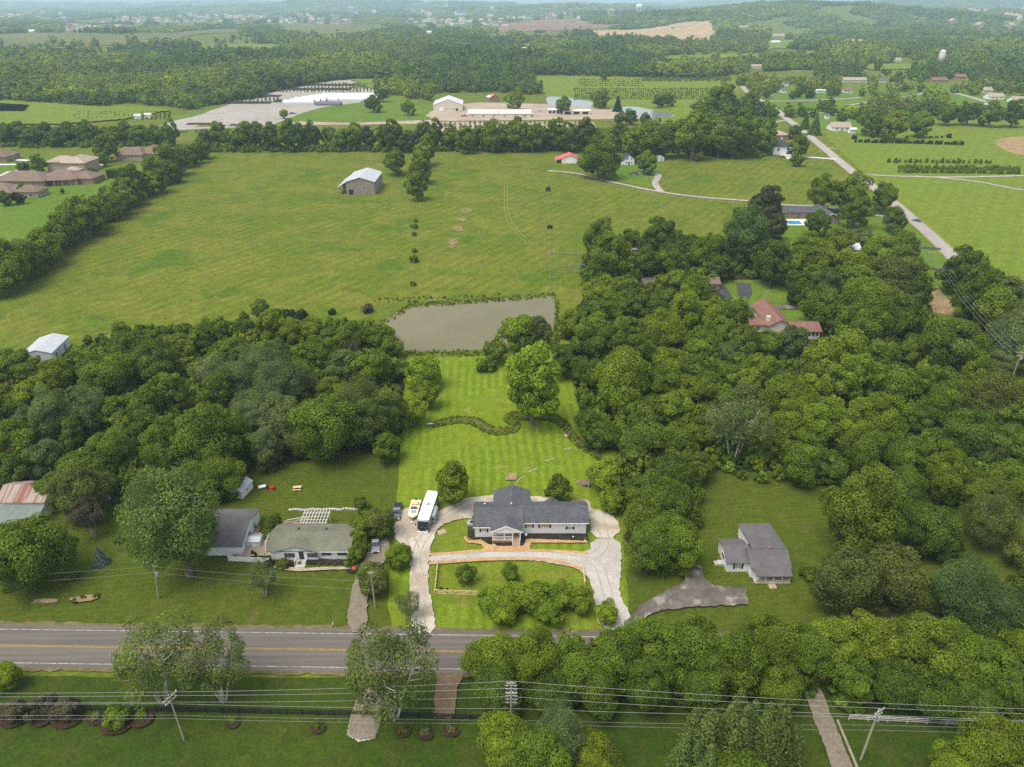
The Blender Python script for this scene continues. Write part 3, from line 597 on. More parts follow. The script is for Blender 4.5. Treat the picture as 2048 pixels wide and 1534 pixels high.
TINT = {'G': (0.102, 0.158, 0.015), 'M': (0.138, 0.202, 0.015), 'L': (0.182, 0.246, 0.015), 'S': (0.150, 0.192, 0.062), 'O': (0.128, 0.164, 0.032), 'V': (0.150, 0.198, 0.045), 'T': (0.155, 0.208, 0.048), 'Q': (0.075, 0.082, 0.034),
        'B': (0.100, 0.158, 0.040), 'P': (0.045, 0.018, 0.020), 'X': (0.21, 0.295, 0.018), 'K': (0.20, 0.29, 0.26), 'Y': (0.135, 0.162, 0.022), 'R': (0.105, 0.085, 0.055), 'D': (0.022, 0.045, 0.013)}  # X: light green raised further, the lot's brightening put into the leaf colour
WORD = {'G': 'dark green', 'M': 'mid-green', 'L': 'light green', 'S': 'pale sage-green', 'O': 'olive green', 'B': 'bluish green', 'P': 'purple-leaved', 'X': 'bright green', 'Q': 'brownish green', 'V': 'light olive', 'T': 'pale green', 'K': 'silver-blue', 'Y': 'yellowish green', 'R': 'brownish', 'D': 'very dark green'}
REG = {}          # region -> list of trees, labelled once all are placed
NT = [0]
def tree(cx, cy, r, t, kind='round', name='broadleaf_tree', region=None, label=None, cat='tree', group=None, hs=1.0, base=False, jitter=True):
    """cx, cy: middle of the crown in the photograph (or foot of the tree when base), r its half width there"""
    if r >= 44 and kind in ('round', 'oval', 'fine'): kind = {'round': 'big', 'oval': 'bigoval', 'fine': 'bigfine'}[kind]
    NT[0] += 1; hk = HGT[kind]*hs
    if base: x, y = G(cx, cy); R = r*depth(x, y)/F
    else:
        zc = 6.0
        for _ in range(8):
            x, y = G(cx, cy, zc); R = r*depth(x, y, zc)/F; zc = R*hk*0.56
    o = thing(name, label, cat, (x, y, 0), random.uniform(0, 6.28), group)
    var = random.choice(TREES[kind]); s = R*random.uniform(0.96, 1.06)
    sx, sy, sz = (random.uniform(0.90, 1.16), random.uniform(0.90, 1.16), random.uniform(0.80, 1.26)) if region and kind in ('round', 'oval', 'mid', 'midoval', 'fine', 'big', 'bigoval', 'bigfine') else (1, 1, 1)
    tint = TINT[t]; j = random.uniform(0.88, 1.14) if jitter else 1; hue = random.uniform(-0.06, 0.06) if jitter else 0
    for nm, me in (('trunk', var[1]), ('crown', var[0])):
        c = bpy.data.objects.new(nm, me); COL.objects.link(c); c.parent = o; c.scale = (s*sx, s*sy, s*hs*sz)
        if nm == 'crown': c.color = (tint[0]*j*(1+hue), tint[1]*j, tint[2]*j*(1-hue), 1)
    if region: REG.setdefault(region, []).append((o, t, r, kind))
    return o
def batch(region, kind, rows, name='broadleaf_tree', hs=1.0, cat='tree'):
    for q in rows:
        cx, cy, r, t = q[:4]; k = q[4] if len(q) > 4 else kind
        if k in ('round', 'mix'): k = random.choice(('round', 'round', 'oval'))
        tree(cx, cy, r, t, k, name, region, hs=hs, cat=cat)
RIGHT = 'right'
# wood on the left, between the small metal shed and the pond
batch('wl', 'mix', [(25,735,36,'M'),(70,742,34,'M'),(112,762,34,'L'),(160,738,34,'M'),(60,792,32,'L'),(15,800,34,'M'),(112,800,28,'G'),(215,750,48,'M'),(258,705,46,'G'),(305,722,48,'G'),
 (362,690,30,'L'),(350,735,24,'L'),(400,668,28,'M'),(245,664,22,'M'),(285,668,22,'M'),(325,668,24,'G'),(98,846,40,'S','fine'),(168,830,42,'S','fine'),(148,868,28,'G'),(228,828,36,'M'),(295,812,34,'M'),(345,792,32,'M'),
 (30,880,40,'M'),(96,915,40,'B'),(160,935,46,'M'),(222,905,44,'M'),(252,868,28,'L'),(292,862,34,'G'),(335,905,48,'M'),(22,948,36,'G'),(150,978,56,'O'),(95,975,36,'G'),
 (425,735,42,'S','fine'),(472,765,46,'S','fine'),(520,735,44,'S','fine'),(562,772,44,'S','fine'),(606,768,30,'S','fine'),(510,815,46,'S','fine'),(560,848,40,'S','fine'),(535,892,38,'S','fine'),(440,790,40,'G'),
 (540,662,28,'L'),(580,662,28,'L'),(620,664,28,'L'),(662,670,28,'M'),(704,674,30,'M'),(748,672,28,'M'),(784,690,24,'M'),(628,710,32,'M'),(690,722,36,'B'),(748,732,42,'M'),(805,740,18,'G'),
 (655,775,28,'L'),(692,790,26,'L'),(728,800,46,'O','fine'),(778,830,38,'O','fine'),(742,855,38,'O','fine'),(645,855,60,'M'),(595,880,32,'O'),(775,892,28,'M'),
 (405,872,72,'M'),(440,940,52,'M'),(380,960,48,'M'),(470,700,26,'M'),(440,668,22,'M'),(495,655,20,'G'),(208,965,26,'S','airy'),(560,702,20,'S','airy'),(705,700,18,'R','airy'),(48,835,24,'S','airy')])
# wood on the right
batch('wr', 'mix', [(1195,488,32,'G'),(1220,520,38,'M'),(1258,482,22,'M'),(1318,478,34,'G'),(1372,485,28,'G'),(1290,522,26,'G'),(1340,520,30,'G'),(1400,512,26,'M'),(1432,492,24,'M'),(1490,482,44,'B'),(1440,530,26,'G'),(1548,528,36,'G'),
 (1205,572,40,'L'),(1250,566,30,'M'),(1190,612,30,'G'),(1230,612,30,'M'),(1268,606,34,'G'),(1200,634,20,'L'),(1320,598,26,'M'),(1348,566,28,'L'),(1388,584,28,'L'),(1370,626,36,'L'),(1420,632,34,'L'),(1480,622,24,'G','oval'),
 (1145,652,26,'L'),(1186,658,34,'M'),(1250,658,32,'M'),(1330,662,44,'L'),(1290,690,30,'M'),(1400,682,36,'M'),(1448,662,30,'M'),(1492,690,34,'G'),(1532,690,34,'M'),(1578,690,34,'B'),
 (1172,702,34,'G'),(1216,702,36,'G'),(1266,702,34,'G'),(1162,742,26,'G'),(1192,752,30,'G'),(1340,722,36,'L'),(1390,742,38,'G'),(1432,742,32,'M'),(1490,732,34,'M'),(1522,752,30,'L'),
 (1245,765,60,'L'),(1320,772,36,'M'),(1370,782,36,'L'),(1420,792,36,'M'),(1175,842,26,'G'),(1200,868,28,'G'),(1292,832,36,'M'),(1345,822,34,'L'),(1300,872,40,'M'),(1352,882,36,'M'),(1270,895,34,'G'),(1396,860,34,'L'),
 (1480,838,66,'S','airy'),(1492,762,32,'L'),(1557,762,22,'S','fine'),(1580,800,44,'L'),(1622,782,40,'L'),(1642,742,42,'L'),(1592,850,44,'L'),(1640,855,44,'L'),(1560,892,36,'M'),(1602,922,44,'M'),(1650,922,40,'M'),(1396,932,36,'M'),(1345,952,44,'G'),
 (1300,985,40,'G'),(1335,1010,48,'G'),(1290,1040,44,'M'),(1342,1068,50,'M'),(1300,1098,50,'M'),(1362,1095,44,'M'),(1268,990,24,'M'),(1258,600,22,'S','airy'),(1612,742,24,'S','airy'),(1418,842,26,'S','airy'),(1365,1010,26,'R','airy'),(1455,705,20,'S','airy')])
batch('wr2', 'mix', [(1592,520,30,'M'),(1642,506,34,'L'),(1612,482,28,'L'),(1680,482,26,'L'),(1720,472,20,'S'),(1700,522,38,'L'),(1760,502,44,'L'),(1802,512,36,'M'),(1640,548,30,'M'),(1602,582,30,'G'),(1652,582,34,'B'),(1642,614,38,'M'),
 (1722,562,36,'M'),(1790,556,44,'O'),(1832,582,34,'G'),(1742,602,44,'L'),(1792,602,34,'L'),(1692,642,40,'M'),(1742,652,46,'M'),(1802,642,40,'G'),(1702,692,40,'L'),(1662,722,40,'L'),(1762,702,36,'M'),(1832,692,34,'M'),(1902,682,58,'G'),(1820,712,22,'L'),
 (1702,762,40,'L'),(1750,752,40,'L'),(1800,772,40,'M'),(1852,762,34,'M'),(1900,772,36,'M'),(1952,752,34,'M'),(2000,722,30,'S','fine'),(1762,822,60,'L'),(1835,832,34,'G'),(1890,812,44,'M'),(1980,802,50,'Y'),(2022,832,34,'L'),(1940,872,44,'G'),(1992,882,44,'O'),(2038,902,34,'M'),
 (1702,862,40,'L'),(1732,902,44,'M'),(1802,902,44,'M'),(1862,922,40,'M'),(1752,962,40,'M'),(1812,982,44,'M'),(1890,962,44,'L'),(1952,972,44,'M'),(2012,972,44,'M'),(1720,1035,74,'M'),(1852,1052,54,'G'),(1990,1035,56,'O','fine'),(2040,1105,32,'Y'),
 (1690,1165,60,'O'),(1782,1155,60,'O'),(1922,1175,62,'B','fine'),(1992,1225,60,'B','fine'),(2046,1180,34,'G'),(1900,1100,24,'G')])
# across the lane on the far right
batch('we', 'mix', [(1922,542,38,'G'),(1966,552,42,'G'),(2014,574,36,'O'),(1948,594,36,'G'),(1990,624,40,'L'),(2036,644,40,'S','fine'),(2012,684,38,'S','fine'),(2052,712,34,'M'),(1932,570,24,'G')])
# trees over the road, lower right
batch('wb', 'mix', [(985,1312,54,'L'),(1070,1322,60,'M'),(1150,1332,58,'M'),(1230,1318,58,'M'),(1310,1290,54,'M'),(1390,1298,56,'M'),(1462,1332,58,'M'),(1540,1302,56,'M'),(1602,1312,56,'M'),(1680,1278,60,'L'),(1752,1268,60,'L'),(1832,1295,60,'M'),(1902,1308,66,'M'),(1982,1325,60,'M'),(2044,1300,50,'L'),
 (1000,1375,46,'G'),(1105,1385,48,'G'),(1200,1385,48,'G'),(1300,1375,50,'G'),(1400,1375,52,'G'),(1560,1380,44,'M'),(1705,1370,40,'M'),(1790,1370,52,'G'),(1870,1380,52,'G'),(1955,1390,50,'G'),(2035,1390,46,'G')])
batch('bb', 'mix', [(1010,1490,58,'L'),(1075,1520,60,'M'),(1125,1470,52,'S','fine'),(1190,1520,50,'L'),(1430,1462,60,'V','spiky'),(1495,1440,58,'V','spiky'),(1555,1475,56,'V','spiky'),(1395,1520,50,'V','spiky'),(1470,1560,60,'M'),(1985,1505,60,'L'),(2035,1480,42,'M'),(1905,1545,50,'L')])
# hedgerow on the left edge of the pasture and the line of trees behind it
for i in range(29):
    f = i/28; x = 2+(395-2)*f**1.0; y = 552-(552-298)*f**0.92; r = 38-17*f
    tree(x+random.uniform(-6, 6), y-2+random.uniform(-5, 5), r*random.uniform(0.85, 1.15), random.choice('MGGOMLL'), 'mid' if f > 0.3 else 'round', 'hedgerow_tree', 'hd')
for i in range(42):
    x = 412+i*27+random.uniform(-6, 6); y = 274+random.uniform(-4, 3)+(6 if x > 1250 else 0)
    r = random.uniform(17, 23) if x < 860 else random.uniform(19, 26)
    if x > 1270: r *= 1.22
    tree(x, y, r, random.choice('MMGGOMLB' if x < 1270 else 'MGMLLG'), random.choice(('mid', 'midoval')), 'hedgerow_tree', 'tl')
for i in range(13): tree(8+i*27+random.uniform(-5, 5), 268+random.uniform(-6, 5), random.uniform(17, 22), random.choice('MGGM'), 'mid', 'hedgerow_tree', 'hl')
batch('hm', 'mid', [(1300,262,24,'M'),(1345,262,28,'L'),(1392,258,28,'M'),(1440,262,28,'L'),(1485,262,26,'M'),(1405,236,24,'M'),(1450,232,28,'M'),(1500,240,24,'L'),(1175,262,26,'G'),(1530,262,22,'M')], 'hedgerow_tree')

def solo(cx, cy, r, t, kind, label, name='broadleaf_tree', **k): return tree(cx, cy, r, t, kind, name, None, label, **k)
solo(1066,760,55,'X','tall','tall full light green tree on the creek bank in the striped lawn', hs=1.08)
solo(1032,664,38,'L','round','wide dark-limbed tree on the pond edge behind the striped lawn')
solo(1078,662,32,'O','round','olive green tree at the pond edge just behind the tall light tree')
solo(990,700,26,'M','mid','bushy tree at the pond end left of the tall light tree')
solo(975,728,22,'M','shrub','round low bush at the back edge of the striped lawn','shrub', cat='shrub')
solo(1130,722,28,'G','oval','dark tree at the back right corner of the striped lawn')
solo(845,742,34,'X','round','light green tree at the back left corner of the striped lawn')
solo(850,786,26,'L','oval','darker tree halfway down the left edge of the striped lawn')
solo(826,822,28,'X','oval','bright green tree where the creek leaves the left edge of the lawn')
solo(905,960,45,'L','pyr','dense pyramid-shaped tree behind the motorhome and the house', hs=1.05)
solo(1115,970,31,'M','pyr','small dark upright tree behind the right wing of the white house', hs=1.1)
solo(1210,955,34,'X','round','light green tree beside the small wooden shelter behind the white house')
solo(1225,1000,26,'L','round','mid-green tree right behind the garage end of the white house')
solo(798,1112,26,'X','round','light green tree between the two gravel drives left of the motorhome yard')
solo(934,1148,20,'M','oval','taller of the two small dark trees inside the wooden fence')
solo(1021,1148,18,'M','oval','shorter of the two small dark trees inside the wooden fence')
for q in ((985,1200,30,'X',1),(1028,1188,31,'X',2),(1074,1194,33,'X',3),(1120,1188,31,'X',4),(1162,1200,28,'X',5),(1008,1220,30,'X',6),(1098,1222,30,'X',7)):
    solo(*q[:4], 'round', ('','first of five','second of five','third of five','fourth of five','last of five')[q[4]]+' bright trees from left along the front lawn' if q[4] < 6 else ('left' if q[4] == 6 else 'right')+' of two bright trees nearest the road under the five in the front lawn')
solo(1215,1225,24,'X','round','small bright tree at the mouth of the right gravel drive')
solo(815,1208,26,'S','airy','thin pale tree at the mouth of the left gravel drive')
# left neighbours
solo(45,1100,74,'M','round','big round maple at the left edge in front of the rusty-roofed barn')
solo(347,1034,96,'T','fine','giant pale-leaved tree between the maple and the dark-roofed garage', hs=1.22)
solo(197,1108,21,'K','cone','silver-blue spruce standing alone on the left lawn','spruce_tree')
solo(523,1156,30,'S','airy','small airy tree on the lawn in front of the green-roofed house')
solo(548,1046,17,'G','oval','small dark tree between the sun deck and the dark-roofed garage')
solo(724,1048,28,'M','round','broad tree behind the right end of the green-roofed house')
solo(756,1042,34,'O','round','olive green spreading tree behind the parked pickup')
solo(718,1078,20,'L','oval','upright bright green tree at the right end of the green-roofed house')
solo(716,1106,17,'M','oval','smooth dense tree below the gable end of the green-roofed house')
solo(745,1152,38,'O','round','low spreading tree over the driveway by the wooden pole')
solo(722,1008,16,'G','shrub','dark shrub behind the stone edging in the left back lawn','shrub', cat='shrub')
solo(695,1126,11,'M','shrub','leafy shrub under the last window of the green-roofed house','shrub', cat='shrub')
solo(536,1126,11,'P','shrub','purple-leaved shrub at the corner of the white picket fence','shrub', cat='shrub')
solo(566,1126,15,'Y','flat' if 'flat' in TREES else 'shrub','clump of yellow-striped leaves left of the front steps','shrub', cat='shrub')
solo(605+110,1136,9,'M','shrub','round clipped shrub by the red yard ornament','shrub', cat='shrub')
solo(172,1030,34,'R','airy','thin brownish tree leaning over grass right of the rusty-roofed barn')
solo(236,1080,10,'G','shrub','dark shrub under the left side of the giant sage-green tree','shrub', cat='shrub')
solo(1620,1147,18,'G','shrub','single round shrub on the lawn right of the grey-roofed house','shrub', cat='shrub')
# along the lower fence
for q in ((298,1318,84,'O','left'), (425,1322,74,'O','right')):
    solo(q[0], q[1], q[2], 'V', 'airy', q[4]+' one of the two thin pale-trunked birches in front of the road', 'birch_tree')
solo(778,1338,92,'V','airy','wide thin-leaved birch with pale stems beside the brown driveway', 'birch_tree')
solo(8,1355,30,'L','round','bright green tree at the left edge just below the road')
for i, q in enumerate(((28,1418),(84,1414),(132,1416))): solo(*q, 30, 'R', 'shrub', ('leftmost','middle','rightmost')[i]+' of three reddish-brown shrubs on red mulch by the black fence', 'shrub', cat='shrub', hs=1.1)
solo(234,1428,30,'M','shrub','wide green shrub on red mulch right of the three brown ones','shrub', cat='shrub')
solo(195,1432,12,'S','shrub','small grey-green shrub between the brown shrubs and wide green one','shrub', cat='shrub')
solo(281,1431,14,'M','shrub','small round shrub in a red mulch ring left of the leaning pole','shrub', cat='shrub')
for q in ((466,1440,11,'L','sapling with bright leaves in mulch ring near the black fence'), (636,1451,11,'G','dark round shrub in mulch ring left of the rock bed'), (806,1458,11,'O','leftmost shrub in mulch ring between the rock bed and brown drive'), (851,1462,11,'S','pale conical shrub in mulch ring below the brown drive, middle one'), (902,1455,12,'S','rightmost pale shrub in mulch ring below the brown drive')):
    solo(q[0], q[1], q[2], q[3], 'shrub', q[4], 'shrub', cat='shrub')
# pasture
solo(790,322,25,'M','mid','dense round tree just right of the grey barn')
solo(846,302,26,'L','mid','farthest tree of the clump right of the grey barn')
solo(838,336,26,'M','mid','middle tree of the clump right of the grey barn')
solo(833,370,27,'M','mid','nearest tree of the clump right of the grey barn')
solo(1198,312,40,'G','round','great dark spreading tree between the red-roofed shed and white farmhouse')
solo(1262,292,18,'L','mid','light green tree behind the white farmhouse')
solo(1292,322,22,'M','mid','round tree against the right side of the white farmhouse')
solo(1146,290,13,'L','mid','small yellow-green tree behind the red-roofed shed')
solo(1530,412,36,'Q','round','large brownish-green tree left of the swimming pool', jitter=False)
solo(1550,452,24,'Q','round','smaller brownish tree below the large brownish one by the pool', jitter=False)
solo(1648,384,30,'M','oval','tall open tree on the farm drive behind the pool house')
solo(1704,384,34,'M','oval','left big tree between the pool house and the country road')
solo(1714,420,28,'M','oval','nearer big tree right of the pool house gable')
solo(1770,396,24,'M','oval','slim tree touching the country road above the passing car')
solo(1790,436,25,'G','round','dark rounded tree beside the passing car')
solo(1636,442,26,'G','mid','round tree in front of the pool house')
solo(1812,482,18,'B','mid','small bluish tree on the verge below the passing car')
for i, q in enumerate(((829,452,7,'G'),(828,468,6,'G'),(830,500,7,'M'),(828,517,10,'G'),(826,567,7,'M'),(831,440,5,'M'))):
    solo(*q, 'shrub', ('second','third','fourth','fifth and largest','nearest','farthest')[i]+' shrub of the fence row down the middle of pasture', 'shrub', cat='shrub')
for q in ((1096,378,6,'lone dark shrub on the fence line below the red-roofed shed'), (1099,453,6,'dark shrub halfway along the post fence right of the bare patches')):
    solo(q[0], q[1], q[2], 'D', 'shrub', q[3], 'shrub', cat='shrub')
for q in ((522,620,17,'M','oval','upright tree by the dark bushes above the left wood'),(486,636,12,'M','oval','thin tree left of the upright one above the left wood'),(550,628,13,'D','shrub','left bush of the dark row above the left wood'),(575,626,15,'D','shrub','middle bush of the dark row above the left wood'),(602,627,14,'D','shrub','right bush of the dark row above the left wood'),
          (663,623,9,'D','shrub','lone round bush between the dark row and the pond'),(736,616,13,'R','shrub','brownish bare bush at the pond corner'),(176,680,10,'M','oval','small upright tree right of the little metal shed'),(200,680,9,'D','shrub','small round dark bush right of the upright tree'),(344,655,9,'G','shrub','bush with a twin top above the left wood edge'),(315,664,6,'D','shrub','tiny dark bush left of the twin-topped bush')):
    solo(q[0], q[1], q[2], q[3], q[4] if q[4] != 'oval' else 'midoval', q[5], 'shrub' if q[4] == 'shrub' else 'broadleaf_tree', cat='shrub' if q[4] == 'shrub' else 'tree')
# by the brick houses, far left
for q in ((76,328,17,'L','light round tree behind the long brown-roofed house'),(46,334,12,'G','dark tree left of the light round tree behind brown roof'),(44,378,12,'G','dark tree in front of the long brown roof'),(8,395,14,'G','dark tree at the left edge by the nearest red roof'),(38,396,11,'P','purple-leaved bush between the two nearest brown roofs'),(205,318,13,'L','cone-like light tree left of the clipped hedge'),(184,344,12,'M','small tree right of the two-storey tan house'),(210,296,24,'M','large tree behind the cone-like light tree'),(124,382,5,'R','tiny reddish tree alone on the left lawn')):
    solo(q[0], q[1], q[2], q[3], 'mid', q[4])
# pond and nursery trees beyond the tree line
for q in ((1128,208,17,'M','round tree on the near bank of the left far pond'),(1200,198,16,'M','large round tree between the two far ponds'),(1236,206,13,'D','dark pointed tree between the two far ponds'),(1262,232,15,'G','round tree at the near bank of the right far pond'),(1238,236,12,'G','low dark tree left of the right far pond'),(1318,199,14,'O','dark tree left in the pair above the right far pond'),(1336,196,14,'M','green tree right in the pair above the right far pond'),(1208,153,7,'M','lone tree in the field above the far ponds'),(1290,238,13,'O','bushy tree below the right far pond'),
          (745,205,17,'G','dark tree right of the greenhouses'),(764,186,15,'G','tree behind the dark one right of the greenhouses'),(815,213,15,'L','round light tree left of the white-roofed warehouse'),(1028,198,18,'L','light tree behind the long tan building'),(568,227,9,'L','small tree at the corner of the nursery yard'),(1440,205,36,'M','large round tree left of the bend in the road'),(1500,205,18,'M','tree beside the bend in the road'),(1400,212,16,'M','tree left of the large one by the bend'),
          (1632,246,18,'B','dark spruce clump right of the country road'),(1612,240,14,'G','tree beside the dark spruce clump'),(1748,243,25,'M','left tree of the three behind the row of saplings'),(1795,248,28,'L','middle tree of the three behind the row of saplings'),(1842,245,25,'M','right tree of the three behind the row of saplings'),(1596,318,13,'M','small tree right of the white farmhouse with black roof'),(1600,292,20,'M','bushy tree behind the black-roofed white house'),
          (1592,262,14,'G','tree above the brick house by the road'),(1683,235,10,'M','tree above the tan-roofed bungalow'),(1895,225,22,'M','left tree of the belt above the hay field'),(1940,222,24,'G','second tree of the belt above the hay field'),(1985,226,24,'M','third tree of the belt above the hay field'),(2030,226,24,'G','last tree of the belt above the hay field')):
    solo(q[0], q[1], q[2], q[3], 'cone' if 'spruce' in q[4] or 'pointed' in q[4] else 'mid', q[4])

ORD = ['', 'first', 'second', 'third', 'fourth', 'fifth', 'sixth', 'seventh', 'eighth', 'ninth', 'tenth', '11th', '12th', '13th', '14th', '15th', '16th', '17th', '18th', '19th', '20th', '21st', '22nd', '23rd', '24th', '25th', '26th', '27th', '28th', '29th', '30th']
RG = {'wl': ('wood left of the pond', 8, 'trees of the wood left of the pond'), 'wr': ('wood behind the grey house', 12, 'trees of the wood right of the striped lawn'), 'wr2': ('wood below the country road', 10, 'trees of the wood below the country road'),
      'we': ('wood right of the lane', 3, 'trees across the lane on the right'), 'wb': ('trees over the road', 2, 'trees hanging over the main road'), 'bb': ('lower lawn', 2, 'trees on the lawn below the power lines')}
for key, (phrase, rows, grp) in RG.items():
    L = sorted(REG[key], key=lambda a: a[0].location.y); per = math.ceil(len(L)/rows)
    for i in range(rows):
        row = sorted(L[i*per:(i+1)*per], key=lambda a: a[0].location.x/(a[0].location.y+50))
        for j, (o, t, r, k) in enumerate(row):
            big = 'large ' if r >= 56 else 'small ' if r <= 26 else ''
            o['label'] = f"{big}{WORD[t]} tree, {ORD[j+1]} from left in {'nearest' if i == 0 else ORD[i+1]} row of {phrase}"; o['group'] = grp
for key, fmt, grp in (('hd', '{c} tree, {o} from the near end of the slanting pasture hedgerow', 'trees of the slanting hedgerow'), ('tl', '{c} tree, {o} from left in the tree line across pasture end', 'trees of the line across the pasture end'),
                      ('hl', '{c} tree, {o} from left in the belt behind the brick houses', 'trees of the belt behind the brick houses'), ('hm', '{c} tree, {o} from left in the clump above the tree line', 'trees of the clump above the tree line')):
    L = sorted(REG[key], key=(lambda a: a[0].location.y) if key == 'hd' else (lambda a: a[0].location.x/a[0].location.y))
    for j, (o, t, r, k) in enumerate(L):
        o['label'] = fmt.format(c=WORD[t], o=ORD[j+1] if j < 30 else f'{j+1}th' if (j+1) not in (31, 41) else f'{j+1}st'); o['group'] = grp

# ---- masses nobody could count: far woods, undergrowth, reeds
def scatter(name, pts, tints, scales, idx, sources, label=None):
    """one object: a cloud of points carrying an instanced plant each"""
    me = bpy.data.meshes.new(name); n = len(pts); me.vertices.add(n); me.vertices.foreach_set('co', np.asarray(pts, np.float32).ravel())
    for nm, ty, key, arr in (('tint', 'FLOAT_VECTOR', 'vector', tints), ('scl', 'FLOAT_VECTOR', 'vector', scales), ('idx', 'INT', 'value', idx), ('yaw', 'FLOAT', 'value', RN.uniform(0, 6.28, n))):
        a = me.attributes.new(nm, ty, 'POINT'); a.data.foreach_set(key, np.asarray(arr, np.int32 if ty == 'INT' else np.float32).ravel())
    o = bpy.data.objects.new(name, me); COL.objects.link(o); tag(o, label, kind='stuff')
    cl = bpy.data.collections.new(name+'_kinds')
    for i, m in enumerate(sources):
        so = bpy.data.objects.new('%s_kind_%02d' % (name, i), m); cl.objects.link(so)
    g = bpy.data.node_groups.new(name, 'GeometryNodeTree'); g.interface.new_socket('Geometry', in_out='INPUT', socket_type='NodeSocketGeometry'); g.interface.new_socket('Geometry', in_out='OUTPUT', socket_type='NodeSocketGeometry')
    gi = g.nodes.new('NodeGroupInput'); go = g.nodes.new('NodeGroupOutput'); ip = g.nodes.new('GeometryNodeInstanceOnPoints'); ci = g.nodes.new('GeometryNodeCollectionInfo')
    ci.inputs[0].default_value = cl; ci.inputs['Separate Children'].default_value = True; ci.inputs['Reset Children'].default_value = True
    def na(nm, ty):
        a = g.nodes.new('GeometryNodeInputNamedAttribute'); a.data_type = ty; a.inputs[0].default_value = nm; return a.outputs[0]
    cx = g.nodes.new('ShaderNodeCombineXYZ'); L = g.links.new
    L(gi.outputs[0], ip.inputs['Points']); L(ci.outputs[0], ip.inputs['Instance']); ip.inputs['Pick Instance'].default_value = True
    L(na('idx', 'INT'), ip.inputs['Instance Index']); L(na('yaw', 'FLOAT'), cx.inputs[2]); L(cx.outputs[0], ip.inputs['Rotation']); L(na('scl', 'FLOAT_VECTOR'), ip.inputs['Scale'])
    L(ip.outputs[0], go.inputs[0]); md = o.modifiers.new('scatter', 'NODES'); md.node_group = g; return o
def tints(n, pal, wts):
    base = np.array([TINT[c] for c in pal]); i = RN.choice(len(pal), n, p=np.array(wts)/sum(wts)); return base[i]*RN.uniform(0.82, 1.2, (n, 1))*(1+RN.normal(size=(n, 3))*0.05)
FAR = [crown('far_crown', 100+j, 520, 0.15, 'round', LEAF_I, 16) for j in range(4)]+[crown('far_crown', 120+j, 520, 0.15, 'oval', LEAF_I, 16) for j in range(2)]
CLUMP = [crown('clump_crown', 140+j, 190, 0.26, 'shrub', LEAF_I, 12) for j in range(3)]
UNDER = [crown('bush_crown', 160+j, 700, 0.12, 'shrub', LEAF_I, 14) for j in range(3)]
OPEN = [[(-400,200),(0,205),(60,215),(130,228),(250,205),(330,215),(380,222),(440,208),(520,196),(560,180),(640,165),(720,157),(745,165),(760,195),(850,200),(870,205),(900,215),(900,310),(-400,310)],
        [(860,188),(960,185),(1085,190),(1060,150),(1200,152),(1480,158),(1478,176),(1500,195),(1470,215),(1400,220),(1380,240),(1280,310),(860,310)],
        [(1640,262),(1700,258),(1800,250),(1900,236),(2500,236),(2500,700),(1890,500)], [(740,196),(790,190),(850,205),(850,240),(740,240)]]+[a[1] for a in FARF]
OPEN += [[(1585,256),(1600,256),(1560,226),(1500,185),(1490,172),(1478,172),(1490,190),(1530,215)],[(880,215),(1270,215),(1270,240),(880,240)],[(610,4),(770,3),(760,8),(610,9)]]
TOWN = [([(-100,24),(760,26),(720,56),(-100,60)], 0.42), ([(1500,160),(2300,155),(2300,238),(1560,248)], 0.38), ([(780,40),(1010,40),(1010,58),(780,60)], 0.4), ([(-100,8),(620,8),(600,20),(-100,20)], 0.35), ([(1530,58),(1650,58),(1650,80),(1530,80)], 0.5), ([(1460,50),(1950,50),(1950,95),(1460,98)], 0.9)]
FARO = [a[1] for a in FARF]+[[(1040,82),(1062,80),(1064,88),(1040,90)],[(900,98),(1056,97),(1056,101),(900,102)],[(600,70),(690,68),(700,76),(610,78)],[(150,100),(230,99),(240,106),(160,108)],[(1380,98),(1470,96),(1480,103),(1390,104)]]
def wood_points(d0, d1, sp, rlo, rhi, ylim=240):
    hw = d1*0.80+60; xs = np.arange(-hw, hw, sp); ys = np.arange(d0, d1, sp); X, Y = np.meshgrid(xs, ys); X = X.ravel()+RN.uniform(-.45, .45, X.size)*sp; Y = Y.ravel()+RN.uniform(-.45, .45, Y.size)*sp
    px, py = PX(X, Y, 0); ok = (px > -140) & (px < 2190) & (py < ylim); X, Y, px, py = X[ok], Y[ok], px[ok], py[ok]
    keep = np.ones(len(X), bool)
    zt = 13.0 if d0 < 2000 else 12.0; tx, ty = PX(X, Y, zt); tx2, ty2 = PX(X, Y, 7.0)
    for p in OPEN: keep &= ~inpoly(px, py, p)
    for p in FARO: keep &= ~(inpoly(tx, ty, p) | inpoly(tx2, ty2, p)) | (RN.random(len(X)) < 0.05)
    for p, dn in TOWN: keep &= ~((inpoly(px, py, p) | inpoly(tx, ty, p)) & (RN.random(len(X)) > dn))
    # clearings between the woods farther out
    cl = np.sin(X*0.0031+1.1)*np.sin(Y*0.0047+0.4)+0.6*np.sin(X*0.0083+Y*0.0039)
    keep &= ~((cl > 0.95) & (Y > 1900) & (RN.random(len(X)) < 0.93))
    X, Y = X[keep], Y[keep]; Z = H(X, Y); R = rlo+(rhi-rlo)*RN.beta(1.6, 2.2, len(X))*1.15; R = R*(1+0.22*np.sin(X*0.013+2)*np.cos(Y*0.009)); return np.stack([X, Y, Z], 1), R
